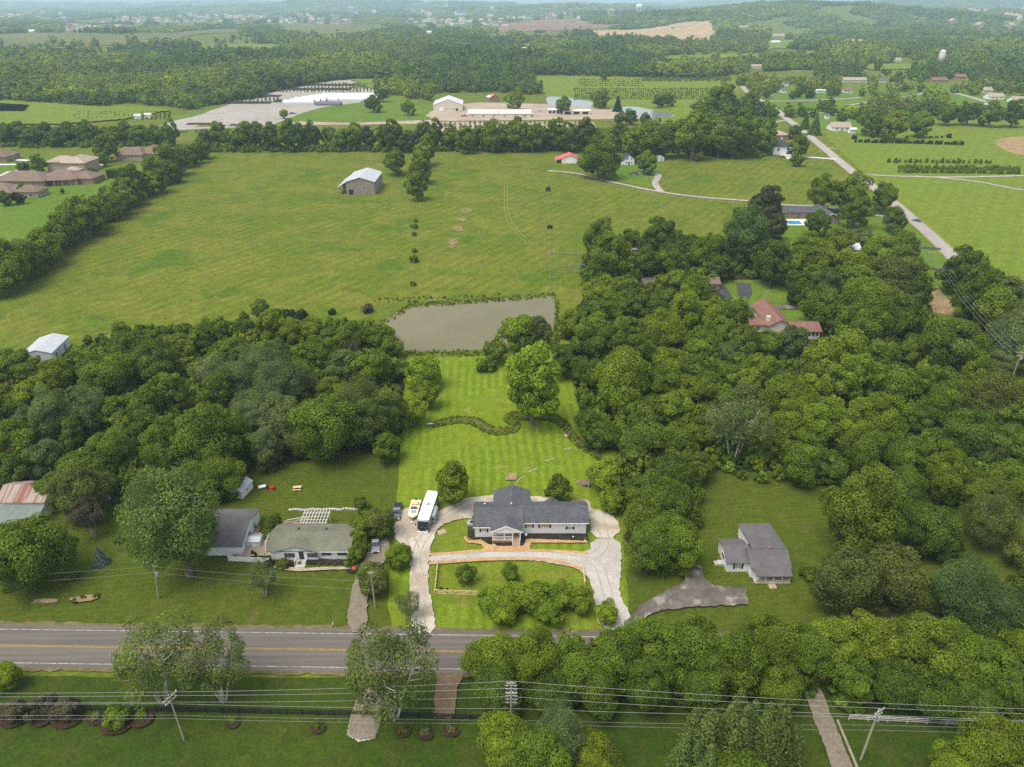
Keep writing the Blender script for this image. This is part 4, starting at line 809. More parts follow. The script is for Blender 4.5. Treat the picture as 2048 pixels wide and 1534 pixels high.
HPX = [(1512,137,22),(1696,186,20),(1641,186,18),(1698,165,26),(1722,165,22),(1764,165,14),(1880,165,30),(1922,158,22),(1568,186,12),(1993,199,30),(1975,186,20),(2038,206,24),(1985,215,18),(1572,172,12),(1797,123,12),(1552,86,18),(1556,70,28),(1704,82,10),(1722,82,10),(1792,64,22),(1486,62,18),(1053,101,20),(1655,238,8),(858,68,12),(66,68,16),(1880,128,8),(1700,199,60),(1600,203,60),(1930,196,60),(1277,38,12),(1820,190,40)]
SPK_AT = []
for (x0, x1, y0, y1, n_, s0, lab) in ((205,345,40,46,26,1.7,'pale new house in the far left suburb'),(350,530,33,44,50,1.7,'brownish house in the dense far suburb left of centre'),(530,700,30,49,40,1.6,'light house scattered through the far suburb near the brown fields'),(0,130,22,40,22,1.9,'pale house in the hazy far left woods'),
        (800,1010,41,52,46,1.5,'unfinished pale house beside the brown building site'),(140,260,57,63,14,2.0,'pinkish-brown far apartment house in a row on the left'),(1010,1250,38,44,18,1.6,'white house at the edge of the brown building site'),(700,1000,18,36,20,2.6,'pale speck of a house on the hazy plain'),(1900,2048,36,60,14,1.8,'pale house on the hazy far right')):
    for k in range(n_): SPK_AT.append((random.uniform(x0, x1), random.uniform(y0, y1), s0, lab))
def clear_view(P, R, items):
    # no crowns directly in front of the houses the photograph shows
    X, Y = P[:, 0], P[:, 1]; px, py = PX(X, Y, 0); keep = np.ones(len(X), bool)
    for (a, b, w_) in items:
        x0, y0 = G(a, b); keep &= ~((np.abs(px-a) < w_/2+R*F/Y*0.8) & (Y < y0+12) & (Y > y0*0.87))
    return P[keep], R[keep]
P1, R1 = wood_points(600, 1350, 9.5, 4.5, 8.0); P2, R2 = wood_points(1350, 2600, 14, 6.5, 10.5)
P3, R3 = wood_points(2600, 6000, 26, 13, 19); P4, R4 = wood_points(6000, 15000, 75, 38, 62)
hx = HPX+[(a, b, s*9/2.2) for a, b, s, _ in SPK_AT]
P1, R1 = clear_view(P1, R1, HPX); P2, R2 = clear_view(P2, R2, HPX); P3, R3 = clear_view(P3, R3, hx); P4, R4 = clear_view(P4, R4, hx[-110:])
nb = inpoly(*PX(P1[:, 0], P1[:, 1]), [(1480,160),(2300,155),(2300,240),(1560,250)]); R1[nb] *= 0.8
i12 = np.concatenate([RN.integers(0, 6, len(P1)+len(P2)), RN.integers(6, 9, len(P3)+len(P4))]); Pn = np.concatenate([P1, P2, P3, P4]); Rn = np.concatenate([R1, R2, R3, R4])
sc = np.stack([Rn, Rn, Rn*np.where(i12 > 5, 0.62, 0.86)*RN.uniform(0.85, 1.2, len(Rn))], 1); sc[len(P1)+len(P2)+len(P3):, 2] *= 0.45
Pn[:, 2] -= np.where(i12 > 5, 0, Rn*0.2)
cxi = np.floor((Pn[:, 0]+45*np.sin(Pn[:, 1]/80))/(90+Pn[:, 1]*0.03)); cyi = np.floor((Pn[:, 1]+60*np.sin(Pn[:, 0]/110))/(110+Pn[:, 1]*0.05)); hsh = np.modf(np.abs(np.sin(cxi*12.9898+cyi*78.233)*43758.5453))[0]
hs2 = np.modf(hsh*97.13)[0]; sc *= (0.80+0.42*hs2)[:, None]; keep_ = ~((hsh > 0.945) & (Pn[:, 1] > 1100)); Pn, sc, i12, hsh = Pn[keep_], sc[keep_], i12[keep_], hsh[keep_]
stand = (0.72+0.62*hsh)[:, None]*np.stack([0.85+0.35*hsh, np.ones(len(hsh)), 1.25-0.5*hsh], 1)
lowf = (np.sin(Pn[:, 0]*0.011+1)*np.sin(Pn[:, 1]*0.008)+np.sin(Pn[:, 0]*0.027-Pn[:, 1]*0.019))*0.5
scatter('distant_woods', Pn, tints(len(Pn), 'MGLOB', (5, 3, 3.4, 1.6, 1))*(1.14+0.20*lowf)[:, None]*stand, sc, i12, FAR+CLUMP, 'rolling broadleaf woods reaching to the hazy horizon')
print('far woods', len(P1), len(P2), len(P3), len(P4), 'trees', NT[0])
def fill_poly(polys, sp, avoid=()):
    out = []
    for p in polys:
        w_ = [G(*q) for q in p]; x0, x1 = min(a for a, b in w_), max(a for a, b in w_); y0, y1 = min(b for a, b in w_), max(b for a, b in w_)
        X, Y = np.meshgrid(np.arange(x0, x1, sp), np.arange(y0, y1, sp)); X = X.ravel()+RN.uniform(-.5, .5, X.size)*sp; Y = Y.ravel()+RN.uniform(-.5, .5, Y.size)*sp
        ok = inpoly(X, Y, w_)
        for a in avoid: ok &= ~inpoly(X, Y, [G(*q) for q in a])
        out.append(np.stack([X[ok], Y[ok], np.zeros(ok.sum())], 1))
    return np.concatenate(out)
AV = [[(1425,555),(1660,560),(1660,690),(1590,695),(1490,670),(1480,610),(1425,605)], [(1275,550),(1318,550),(1318,580),(1280,580)], [(1835,560),(1925,560),(1925,640),(1835,630)], [(50,670),(150,670),(150,735),(50,735)], [(1865,520),(1900,520),(1900,600),(1865,600)]]
U = fill_poly([[(-60,745),(40,735),(150,712),(240,680),(420,660),(560,650),(700,655),(765,655),(792,690),(800,800),(798,890),(700,890),(600,905),(500,925),(440,990),(330,1000),(180,985),(60,965),(-60,980)],
   [(1130,660),(1170,600),(1165,540),(1180,500),(1300,490),(1460,485),(1560,525),(1700,520),(1840,530),(1860,560),(1850,620),(1890,660),(1950,760),(2100,850),(2150,930),(2100,1010),(1900,990),(1640,965),(1500,965),(1395,945),(1390,1070),(1350,1115),(1290,1115),(1262,1080),(1245,960),(1235,890),(1180,890),(1160,780),(1140,720)],
   [(1900,520),(1935,520),(2060,590),(2100,720),(2030,700),(1950,640),(1905,570)], [(940,1320),(1250,1290),(1500,1310),(1640,1300),(1750,1260),(2100,1270),(2100,1400),(1700,1415),(1640,1370),(1590,1400),(960,1410)]], 3.4, AV)
U2 = fill_poly([[(400,296),(860,296),(1240,292),(1530,300),(1530,318),(1330,305),(1240,302),(860,304),(400,306)], [(-30,575),(-30,555),(200,420),(400,298),(400,308),(210,430),(0,580)], [(0,262),(330,262),(330,292),(200,296),(0,296)], [(1240,270),(1540,268),(1540,300),(1240,294)]], 4.2)
Ua = np.concatenate([U, U2]); n = len(Ua); r_ = RN.uniform(1.5, 3.1, n)
scatter('undergrowth', Ua, tints(n, 'GML', (2, 5, 3))*1.15, np.stack([r_, r_, r_*RN.uniform(0.8, 1.8, n)], 1), RN.integers(0, 3, n), UNDER, 'dark leafy undergrowth filling the floor of the woods and hedgerows')
wp = fill_poly([[(20,570),(230,420),(405,312),(680,306),(1100,306),(1300,388),(1480,408),(1470,440),(1200,470),(1150,560),(1110,585),(900,590),(740,620),(480,640),(200,690),(60,690),(-60,640)], [(1335,315),(1530,322),(1690,352),(1700,400),(1330,385)]], 5.5, [[(680,330),(880,330),(880,395),(680,395)]])
wn = np.sin(wp[:, 0]*0.05+wp[:, 1]*0.03)+np.sin(wp[:, 1]*0.071-1)+RN.normal(size=len(wp))*0.8; wp = wp[wn > 0.2]; n = len(wp); r_ = RN.uniform(0.18, 0.42, n)
scatter('pasture_weeds', wp, tints(n, 'LTYX', (3, 2, 4, 2))*1.1, np.stack([r_*1.4, r_, r_*0.35], 1), RN.integers(0, 3, n), UNDER, 'tufts of weeds and rank grass scattered over the pasture')
cr_ = [G(*p) for p in creek]; pts = []
for (a, b) in zip(cr_[:-1], cr_[1:]):
    for _ in range(9): f = random.random(); s = random.choice((-1, 1))*random.uniform(0.6, 1.6); pts.append((a[0]+(b[0]-a[0])*f+s*0.4, a[1]+(b[1]-a[1])*f+s, 0))
for q in [(x, 646-(x-765)*0.62) for x in range(765, 835, 3)]*3+[(x, 611-(x-835)*0.075) for x in range(835, 1110, 3)]*3+[(x, 598-(x-840)*0.04) for x in range(750, 1000, 4)]+[(x, 708) for x in range(812, 960, 3)]+[(1114, y) for y in range(600, 690, 3)]*3+[(x, 706) for x in range(812, 960, 3)]*2:
    g_ = G(q[0]+random.uniform(-4, 4), q[1]+random.uniform(-4, 5)); pts.append((g_[0], g_[1], 0))
pts = np.array(pts); n = len(pts); r_ = RN.uniform(0.22, 0.6, n)
scatter('reeds', pts, tints(n, 'LYX', (2, 2, 5)), np.stack([r_, r_, r_*RN.uniform(0.7, 1.6, n)], 1), RN.integers(0, 3, n), UNDER, 'rank grass and reeds along the winding creek and pond bank')

# ------------------------------------------------------------------ buildings
WHITE = lined('white_siding', (0.78, 0.78, 0.76), 0.16, 'Z', 0.6, 0.03, 0.80, 0.14); WTRIM = plain('white_trim', (0.80, 0.80, 0.78), 0.5, 0.04)
GREYSIDE = lined('pale_siding', (0.62, 0.63, 0.63), 0.18, 'Z', 0.6, 0.05, 0.8, 0.14); TANW = plain('tan_stucco', (0.46, 0.36, 0.26), 0.9, 0.1); CREAM = plain('cream_wall', (0.62, 0.56, 0.45), 0.9, 0.08)
def brick(name, c):
    m, t, p = new_mat(name); br = N(t, 'ShaderNodeTexBrick'); sep = N(t, 'ShaderNodeSeparateXYZ'); v = coords(t); t.links.new(v, sep.inputs[0])
    cb = N(t, 'ShaderNodeCombineXYZ'); t.links.new(mth(t, 'ADD', sep.outputs[0], sep.outputs[1]), cb.inputs[0]); t.links.new(sep.outputs[2], cb.inputs[1]); t.links.new(cb.outputs[0], br.inputs['Vector'])
    br.inputs['Scale'].default_value = 1; br.inputs['Brick Width'].default_value = 0.24; br.inputs['Row Height'].default_value = 0.08; br.inputs['Mortar Size'].default_value = 0.01
    br.inputs['Color1'].default_value = (*c, 1); br.inputs['Color2'].default_value = (*[k*0.72 for k in c], 1); br.inputs['Mortar'].default_value = (0.4, 0.36, 0.3, 1)
    t.links.new(br.outputs[0], p.inputs['Base Color']); p.inputs['Roughness'].default_value = 0.95; return m
REDBRICK = brick('red_brick', (0.30, 0.10, 0.06)); BROWNBRICK = brick('brown_brick', (0.26, 0.14, 0.09)); TANBRICK = brick('tan_brick', (0.42, 0.30, 0.20))
SH_DARK = shingle('charcoal_shingles', (0.085, 0.088, 0.095), 0.28); SH_GREEN = shingle('grey_green_shingles', (0.150, 0.152, 0.108), 0.12); SH_GREY = shingle('grey_shingles', (0.115, 0.108, 0.110), 0.16)
SH_BLACK = shingle('black_shingles', (0.050, 0.052, 0.060)); SH_RED = shingle('red_brown_shingles', (0.20, 0.105, 0.080)); SH_BROWN = shingle('brown_shingles', (0.175, 0.125, 0.098)); SH_TAN = shingle('tan_shingles', (0.33, 0.27, 0.21))
TIN = lined('grey_tin', (0.50, 0.51, 0.53), 0.6, 'X', 0.45, 0.06, 0.85, 0.08, 0.25); TINY_ = lined('grey_tin_across', (0.50, 0.51, 0.53), 0.6, 'Y', 0.45, 0.06, 0.85, 0.08, 0.25)
WHITEROOF = lined('white_metal_roof', (0.56, 0.57, 0.58), 0.9, 'X', 0.45, 0.04, 0.9, 0.06); REDTIN = lined('red_tin', (0.55, 0.13, 0.10), 0.5, 'Y', 0.5, 0.08, 0.85, 0.1); GREENTIN = lined('green_tin', (0.13, 0.165, 0.135), 0.5, 'X', 0.6, 0.1, 0.8, 0.1)
OLDWOOD = lined('weathered_boards', (0.27, 0.24, 0.20), 0.28, 'X', 0.95, 0.2, 0.6, 0.14); NEWWOOD = plain('new_timber', (0.62, 0.46, 0.22), 0.8, 0.12); DECKW = plain('deck_boards', (0.42, 0.30, 0.20), 0.8, 0.15)
BLACK = plain('black_paint', (0.022, 0.022, 0.024), 0.5, 0.1); SHUT = plain('dark_shutter', (0.035, 0.032, 0.030), 0.6, 0.1); GREYP = plain('grey_paint', (0.32, 0.33, 0.34), 0.6, 0.06)
STEEL = plain('galvanised', (0.46, 0.47, 0.48), 0.4, 0.08, metal=0.6); CONCR = plain('concrete_block', (0.45, 0.43, 0.40), 0.9, 0.1); POLY = lined('poly_film', (0.60, 0.61, 0.62), 2.4, 'X', 0.4, 0.06, 0.72, 0.08); SHADEC = plain('shade_cloth', (0.13, 0.13, 0.15), 0.8, 0.1, 0.3)
def glass(name, col, rough=0.12):
    m, t, p = new_mat(name); v = coords(t); t.links.new(mixc(t, noise(t, v, 1.3, 2), col, tuple(k*2.2 for k in col)), p.inputs['Base Color']); p.inputs['Roughness'].default_value = rough; p.inputs['Specular IOR Level'].default_value = 0.8; return m
GLASS = glass('window_glass', (0.045, 0.050, 0.055)); CURTAIN = glass('curtained_glass', (0.22, 0.19, 0.13))
def rust():
    m, t, p = new_mat('rusty_tin'); v = coords(t); sep = N(t, 'ShaderNodeSeparateXYZ'); t.links.new(v, sep.inputs[0])
    rib = mth(t, 'LESS_THAN', mth(t, 'FRACT', mth(t, 'DIVIDE', sep.outputs[0], 0.55)), 0.3)
    f = ramp(t, noise(t, coords(t, scale=(0.9, 0.06, 0.06)), 1.0, 3), 0.42, 0.55)
    c = mixc(t, f, (0.21, 0.080, 0.050), (0.31, 0.27, 0.23)); c = mixc(t, mth(t, 'MULTIPLY', rib, 0.35), c, (0.20, 0.08, 0.05)); t.links.new(c, p.inputs['Base Color']); p.inputs['Roughness'].default_value = 0.8; return m
RUST = rust()

class House:
    """local metres, X along the front, -Y towards the camera; o = (ox, oy) lets parts be given in world metres"""
    def __init__(s, name, label, cat, loc, rz=0.0, world=False, group=None):
        s.root = thing(name, label, cat, (loc[0], loc[1], 0), rz, group); s.off = (-loc[0], -loc[1]) if world else (0, 0)
    def part(s, name, mb, mat, parent=None, bevel=0.0, smooth=False, label=None):
        if s.off != (0, 0): mb.v = [(a+s.off[0], b+s.off[1], c) for a, b, c in mb.v]
        o = mb.build(name, mat, parent or s.root, bevel, smooth)
        if label: o['label'] = label
        return o
    def gable(s, x0, x1, y0, y1, ze, rise, wall, roof, axis='X', oh=0.45, th=0.16, z0=0.0, wname='wall', rname='roof', ohg=None):
        ohg = oh if ohg is None else ohg
        if axis == 'X': a0, a1, b0, b1 = y0, y1, x0, x1
        else: a0, a1, b0, b1 = x0, x1, y0, y1
        m = (a0+a1)/2; sl = rise/((a1-a0)/2); zr = ze+rise
        A = 'X' if axis == 'X' else 'Y'
        wl = MB().prism([(a0, z0), (a1, z0), (a1, ze-0.03), (m, zr-0.03), (a0, ze-0.03)], b0, b1, A)
        w_ = s.part(wname, wl, wall)
        r = MB().prism([(a0-oh, ze-sl*oh), (m, zr), (m, zr+th), (a0-oh, ze-sl*oh+th)], b0-ohg, b1+ohg, A)
        r.prism([(m, zr), (a1+oh, ze-sl*oh), (a1+oh, ze-sl*oh+th), (m, zr+th)], b0-ohg, b1+ohg, A)
        rf = s.part(rname, r, roof); return w_, rf
    def hip(s, x0, x1, y0, y1, ze, rise, wall, roof, oh=0.5, z0=0.0, cut=1.0, walls=True):
        if walls: s.part('wall', MB().box(x0, x1, y0, y1, z0, ze), wall)
        X0, X1, Y0, Y1 = x0-oh, x1+oh, y0-oh, y1+oh; w_ = X1-X0; d = Y1-Y0; m = MB(); zb = ze-0.02; zt = ze+0.14
        if w_ >= d: k = d/2*cut; r0, r1 = (X0+k, (Y0+Y1)/2, zt+rise), (X1-k, (Y0+Y1)/2, zt+rise); fs = [(4,5,9,8),(5,6,9),(6,7,8,9),(7,4,8)]
        else: k = w_/2*cut; r0, r1 = ((X0+X1)/2, Y0+k, zt+rise), ((X0+X1)/2, Y1-k, zt+rise); fs = [(4,5,8),(5,6,9,8),(6,7,9),(7,4,8,9)]
        m.add([(X0,Y0,zb),(X1,Y0,zb),(X1,Y1,zb),(X0,Y1,zb),(X0,Y0,zt),(X1,Y0,zt),(X1,Y1,zt),(X0,Y1,zt),r0,r1], [(0,3,2,1),(0,1,5,4),(1,2,6,5),(2,3,7,6),(3,0,4,7)]+fs)
        return s.part('roof', m, roof)
    def window(s, x, z, w_, h, y, face='S', shut=False, glassm=None, name='window', mull=1, frame=None):
        """x = position along the wall, y = plane of the wall"""
        def bx(m, a0, a1, p0, p1, z0, z1):
            if face == 'S': m.box(a0, a1, y-p1, y-p0, z0, z1)
            elif face == 'N': m.box(a0, a1, y+p0, y+p1, z0, z1)
            elif face == 'E': m.box(y+p0, y+p1, a0, a1, z0, z1)
            else: m.box(y-p1, y-p0, a0, a1, z0, z1)
        f = MB(); t = 0.09; bx(f, x-w_/2-t, x-w_/2, -0.02, .05, z-t, z+h+t); bx(f, x+w_/2, x+w_/2+t, -0.02, .05, z-t, z+h+t); bx(f, x-w_/2, x+w_/2, -0.02, .05, z-t, z); bx(f, x-w_/2, x+w_/2, -0.02, .05, z+h, z+h+t)
        for k in range(1, mull+1): c = x-w_/2+w_*k/(mull+1); bx(f, c-.03, c+.03, -0.02, .045, z, z+h)
        fo = s.part(name, f, frame or WTRIM); g = MB(); bx(g, x-w_/2, x+w_/2, -0.01, .02, z, z+h); s.part('pane', g, glassm or GLASS, fo)
        if shut:
            for k in (-1, 1): q = MB(); c = x+k*(w_/2+t+0.22); bx(q, c-.19, c+.19, 0.0, .06, z-.08, z+h+.08); s.part('shutter', q, SHUT)
    def door(s, x, z0, w_, h, y, face='S', mat=None, name='door'):
        m = MB()
        if face == 'S': m.box(x-w_/2, x+w_/2, y-.05, y+.02, z0, z0+h)
        elif face == 'E': m.box(y-.02, y+.05, x-w_/2, x+w_/2, z0, z0+h)
        else: m.box(y-.05, y+.02, x-w_/2, x+w_/2, z0, z0+h)
        d = s.part(name, m, mat or WTRIM)
        if face == 'S': s.part('handle', MB().tube((x+w_*.38, y-.05, z0+1), (x+w_*.38, y-.11, z0+1), .03), STEEL, d)
    def vent(s, x, y, z, r=0.14, h=0.5, mat=None):
        s.part('roof_vent', MB().lathe([(r, z-.3), (r, z+h), (r*1.7, z+h+.02), (r*1.7, z+h+.14), (r*.4, z+h+.24)], 10, (x, y)), mat or STEEL)

# ---- the long white ranch house
h = House('ranch_house', 'long white ranch house with charcoal shingle roof and small gabled front porch', 'house', (4.0, 119.5), world=True)
h.gable(-7.75, 1.95, 116.5, 124.0, 3.55, 1.65, WHITE, SH_DARK, 'X', 0.5)
h.gable(1.99, 15.75, 117.65, 123.9, 3.70, 1.50, WHITE, SH_DARK, 'X', 0.5)
h.gable(-3.7, 3.7, 121.4, 128.3, 3.45, 1.42, WHITE, SH_DARK, 'Y', 0.4)
h.gable(7.6, 9.9, 122.6, 125.2, 3.1, 0.85, WHITE, SH_DARK, 'Y', 0.35)
# porch: roof on posts over a deck
h.part('porch_roof', (lambda m: m)(MB().prism([(-4.45, 3.20), (-1.15, 4.72), (-1.15, 4.90), (-4.45, 3.38)], 114.5, 118.4, 'Y').prism([(-1.15, 4.72), (2.15, 3.20), (2.15, 3.38), (-1.15, 4.90)], 114.5, 118.4, 'Y')), SH_DARK)
h.part('porch_gable', MB().prism([(-4.1, 3.28), (1.8, 3.28), (-1.15, 4.68)], 114.72, 114.82, 'Y'), WHITE)
h.part('gable_trim', MB().prism([(-4.5, 3.12), (-1.15, 4.66), (-1.15, 4.94), (-4.5, 3.40)], 114.44, 114.5, 'Y').prism([(-1.15, 4.66), (2.2, 3.12), (2.2, 3.40), (-1.15, 4.94)], 114.44, 114.5, 'Y'), WTRIM)
h.part('porch_beam', MB().box(-4.1, 1.8, 114.7, 114.9, 3.0, 3.27), WTRIM)
for x in (-4.0, -1.6, 0.15, 1.7): h.part('porch_post', MB().box(x-.08, x+.08, 114.72, 114.88, 1.0, 3.0), WTRIM, bevel=.01)
h.part('porch_deck', MB().box(-4.15, 1.85, 114.65, 116.48, 0.86, 1.0), DECKW)
h.part('porch_skirt', MB().box(-4.05, 0.1, 114.78, 114.86, 0.05, 0.84), DECKW)
rl = MB().box(-3.92, 0.07, 114.76, 114.84, 1.86, 1.93).box(-3.92, 0.07, 114.76, 114.84, 1.1, 1.16)
for k in range(20): rl.box(-3.84+k*0.2, -3.80+k*0.2, 114.78, 114.82, 1.16, 1.86)
h.part('porch_rail', rl, WTRIM); h.part('porch_rail', MB().box(-4.05, -3.97, 114.9, 116.4, 1.86, 1.93).box(-4.05, -3.97, 114.9, 116.4, 1.1, 1.16), WTRIM)
st = MB()
for k in range(5): st.box(0.2, 1.55, 114.62-0.3*(k+1), 114.62-0.3*k, 0.02, 0.86-0.17*k)
h.part('front_steps', st, DECKW)
for x in (0.14, 1.6): h.part('handrail', MB().tube((x, 114.6, 1.85), (x, 113.2, 1.0), .035).tube((x, 113.2, 0), (x, 113.2, 1.0), .035), WTRIM)
h.door(0.9, 1.0, 1.0, 2.05, 116.48, mat=plain('door_red', (0.24, 0.06, 0.04), 0.5)); h.window(-2.6, 1.7, 1.3, 1.2, 116.48, glassm=CURTAIN)
for x, w_, z in ((-5.9, 0.85, 1.85), (3.7, 0.85, 2.0)): h.window(x, z, w_, 1.1, 116.5 if x < 2 else 117.65, shut=True, glassm=CURTAIN)
h.window(6.9, 2.0, 1.7, 1.1, 117.65, shut=True, glassm=CURTAIN, mull=2); h.window(12.3, 1.55, 0.85, 0.6, 117.65, shut=True, glassm=CURTAIN)
h.part('corner_trim', MB().box(15.70, 15.80, 117.58, 117.66, 0, 3.5), SHUT); h.part('corner_trim', MB().box(-7.80, -7.70, 116.42, 116.5, 0, 3.4), WTRIM)
h.part('gutter', MB().box(2.2, 16.2, 117.02, 117.12, 3.40, 3.52), WTRIM); h.part('gutter', MB().box(-8.2, -4.5, 115.86, 115.96, 3.25, 3.37), WTRIM)
h.vent(-5.8, 120.8, 5.3); h.vent(-0.1, 120.9, 5.3); h.vent(0.1, 127.5, 4.85, .05, .3); h.vent(14.0, 120.9, 5.15, 0.06, .3)
h.part('foundation', MB().box(-7.8, 15.8, 116.42, 116.49, 0, 0.35), CONCR)

# ---- green-roofed house on the left
h = House('bungalow', 'white house with grey-green shingle roof and front cross gable, left of the gravel yard', 'house', (-41, 113.5), world=True)
h.gable(-48.9, -32.9, 110.1, 117.6, 2.65, 1.45, WHITE, SH_GREEN, 'X', 0.5)
h.gable(-47.9, -39.3, 109.6, 113.9, 2.60, 1.45, WHITE, SH_GREEN, 'Y', 0.45, wname='front_gable', rname='gable_roof')
for x, w_ in ((-44.9, 2.0), (-40.2-.1, 2.0)): h.window(x, 1.0, w_, 1.1, 109.6, mull=2, frame=GREYP)
for x, w_ in ((-37.6, 1.8), (-34.4, 1.8)): h.window(x, 1.1, w_, 0.8, 110.1, mull=1, frame=GREYP)
h.door(-42.5, 0.5, 1.0, 2.05, 109.6, mat=SHUT)
st = MB()
for k in range(3): st.box(-43.5, -41.6, 109.55-.45*(k+1)-.6*(k == 2), 109.55-.45*k, 0.02, 0.5-.17*k)
h.part('front_steps', st, CONCR)
for x in (-43.6, -41.5): h.part('handrail', MB().tube((x, 109.4, 1.3), (x, 108.2, 1.0), .05).tube((x, 108.2, 0), (x, 108.2, 1.05), .06).tube((x, 109.4, 0), (x, 109.4, 1.3), .06), WTRIM)
h.vent(-44.0, 114.6, 4.0, .13, .25, BLACK); h.vent(-38.3, 114.6, 4.0, .13, .25, BLACK)
h.part('gutter', MB().box(-39.2, -32.4, 109.48, 109.58, 2.36, 2.46), WTRIM)
OFFW = plain('weathered_white', (.52, .50, .46), .7, .12)
# sun deck and pergola behind
d = House('sun_deck', 'curved timber sun deck with white rail behind the green-roofed house', 'deck', (-46.5, 119.5), world=True)
d.part('deck_floor', MB().box(-50.2, -40.0, 117.75, 121.3, 0.35, 0.5), plain('red_deck', (0.30, 0.16, 0.11), 0.8, 0.15))
rp_ = [(-50.3, 111.5), (-51.2, 114), (-51.1, 117), (-50.2, 119.4), (-48.4, 121.0), (-46.0, 121.6), (-44.3, 121.7)]
rr = MB().path([(a, b, 1.35) for a, b in rp_], .06).path([(a, b, 0.75) for a, b in rp_], .04)
for (a, b), (c, e) in zip(rp_[:-1], rp_[1:]):
    for k in range(8): rr.tube((a+(c-a)*k/8, b+(e-b)*k/8, .35), (a+(c-a)*k/8, b+(e-b)*k/8, 1.35), .03, n=4)
d.part('deck_rail', rr, WTRIM)
p_ = House('pergola', 'white slatted pergola on the deck behind the green-roofed house', 'pergola', (-42.2, 120), world=True)
for x in (-44.6, -39.6):
    for y in (118.3, 121.8): p_.part('post', MB().box(x-.08, x+.08, y-.08, y+.08, 0, 2.6), OFFW)
for y in (118.3, 121.8): p_.part('beam', MB().box(-45.0, -39.2, y-.05, y+.05, 2.6, 2.8), OFFW)
for k in range(9): p_.part('slat', MB().box(-44.8+k*.66, -44.66+k*.66, 117.8, 122.3, 2.8, 2.95), OFFW)
for k in range(3): p_.part('batten', MB().box(-45.1, -39.1, 118.9+k*1.1, 119.0+k*1.1, 2.95, 3.02), OFFW)
# garage left of it
h = House('garage', 'white gabled garage with dark grey shingle roof beside the sandy patio', 'garage', (-60, 117), world=True)
h.gable(-69, -55.1, 111.2, 122.6, 2.7, 1.9, WHITE, SH_GREY, 'X', 0.4); h.window(115.3, 1.0, 2.6, 1.2, -55.1, 'E', mull=2); h.door(119.2, 0.1, 1.0, 2.0, -55.1, 'E', GREYP)
h = House('garden_shed', 'tiny grey-roofed lean-to box against the garage gable', 'shed', (-53.5, 114.5), world=True); h.gable(-55.0, -52.2, 113.4, 115.6, 1.7, .35, GREYSIDE, TIN, 'X', .15); h.door(-53.4, 0, .8, 1.5, 113.4)
h = House('garden_shed', 'small white shed half hidden by trees at the back of the left lawn', 'shed', G(484, 985), rz=-0.25); h.gable(-1.6, 1.6, -2.2, 2.2, 2.0, .8, WHITE, GREYSIDE, 'Y', .2); h.door(0, 0, .9, 1.8, -2.2); h.window(0, 1, .5, .5, 1.6, 'E')
# rusty barn
h = House('old_barn', 'white barn with red rusty tin roof and green lean-to at the left edge', 'barn', (-106.5, 126), world=True)
h.gable(-112, -102.0, 123.8, 131.0, 4.1, 1.7, WHITE, RUST, 'X', 0.4); h.window(127.4, 3.4, .8, .8, -102.0, 'E', mull=0); h.door(-110.8, 0, 1, 2.1, 123.8)
h.part('lean_to_roof', MB().hexa([(-110.6,118.4,2.3),(-101.2,118.4,2.3),(-101.6,123.35,3.5),(-111.0,123.35,3.5)], [(-110.6,118.4,2.4),(-101.2,118.4,2.4),(-101.6,123.35,3.6),(-111.0,123.35,3.6)]), GREENTIN)
for x in (-110.2, -107.4, -104.5, -101.6): h.part('post', MB().box(x-.09, x+.09, 118.7, 118.9, 0, 2.3), WTRIM)
h.part('lean_to_wall', MB().box(-110.4, -104.5, 119.2, 119.35, 0, 2.35), TANW)
h = House('stock_shed', 'low open shed with brown slatted roof at the far left edge', 'shed', G(14, 1000), rz=0.5); h.gable(-4, 4, -1.6, 1.6, 1.6, .5, OLDWOOD, SH_BROWN, 'X', .2); h.door(1, 0, .8, 1.4, -1.6)
# grey-roofed house on the right
h = House('cottage', 'white cottage with grey low-pitched roof, covered porch and short brick chimney', 'house', (50, 110), world=True)
h.gable(46.9, 54.2, 104.9, 111.3, 2.7, 1.55, WHITE, SH_GREY, 'X', 0.4)
h.gable(42.6, 46.86, 106.5, 112.9, 2.65, 1.35, WHITE, SH_GREY, 'X', 0.4)
h.part('rear_wall', MB().prism([(111.32, 0), (117.6, 0), (117.6, 2.5), (111.32, 3.0)], 48.0, 54.0, 'X'), WHITE)
h.part('rear_roof', MB().prism([(108.3, 4.12), (118.0, 2.62), (118.0, 2.80), (108.3, 4.42)], 47.7, 54.5, 'X'), SH_GREY)
h.part('porch_roof', MB().prism([(102.9, 2.05), (105.3, 2.75), (105.3, 2.93), (102.9, 2.2)], 47.3, 54.3, 'X'), SH_GREY)
h.part('porch_floor', MB().box(47.3, 54.2, 103.2, 104.85, 0, .35), CONCR)
for x in (47.5, 49.3, 50.9, 52.5, 54.0): h.part('porch_post', MB().box(x-.06, x+.06, 103.3, 103.42, .35, 2.1), WTRIM)
h.part('porch_wall', MB().box(47.4, 49.8, 103.28, 103.36, .35, .85).box(51.2, 54.1, 103.28, 103.36, .35, .85), TANW)
h.window(44.8, .95, 1.0, 1.1, 106.5, shut=True, glassm=CURTAIN); h.door(50.5, .35, .9, 2.0, 104.9, mat=TANW); h.window(48.4, 1.1, 1.0, 1.0, 104.9); h.window(52.7, 1.1, 1.0, 1.0, 104.9); h.window(109.5, .9, 1.6, 1.2, 42.6, 'W')
h.part('chimney', MB().box(50.6, 51.1, 108.1, 108.6, 3.9, 4.9), REDBRICK); h.part('front_step', MB().box(49.8, 51.2, 101.9, 103.15, 0, .12), DECKW)
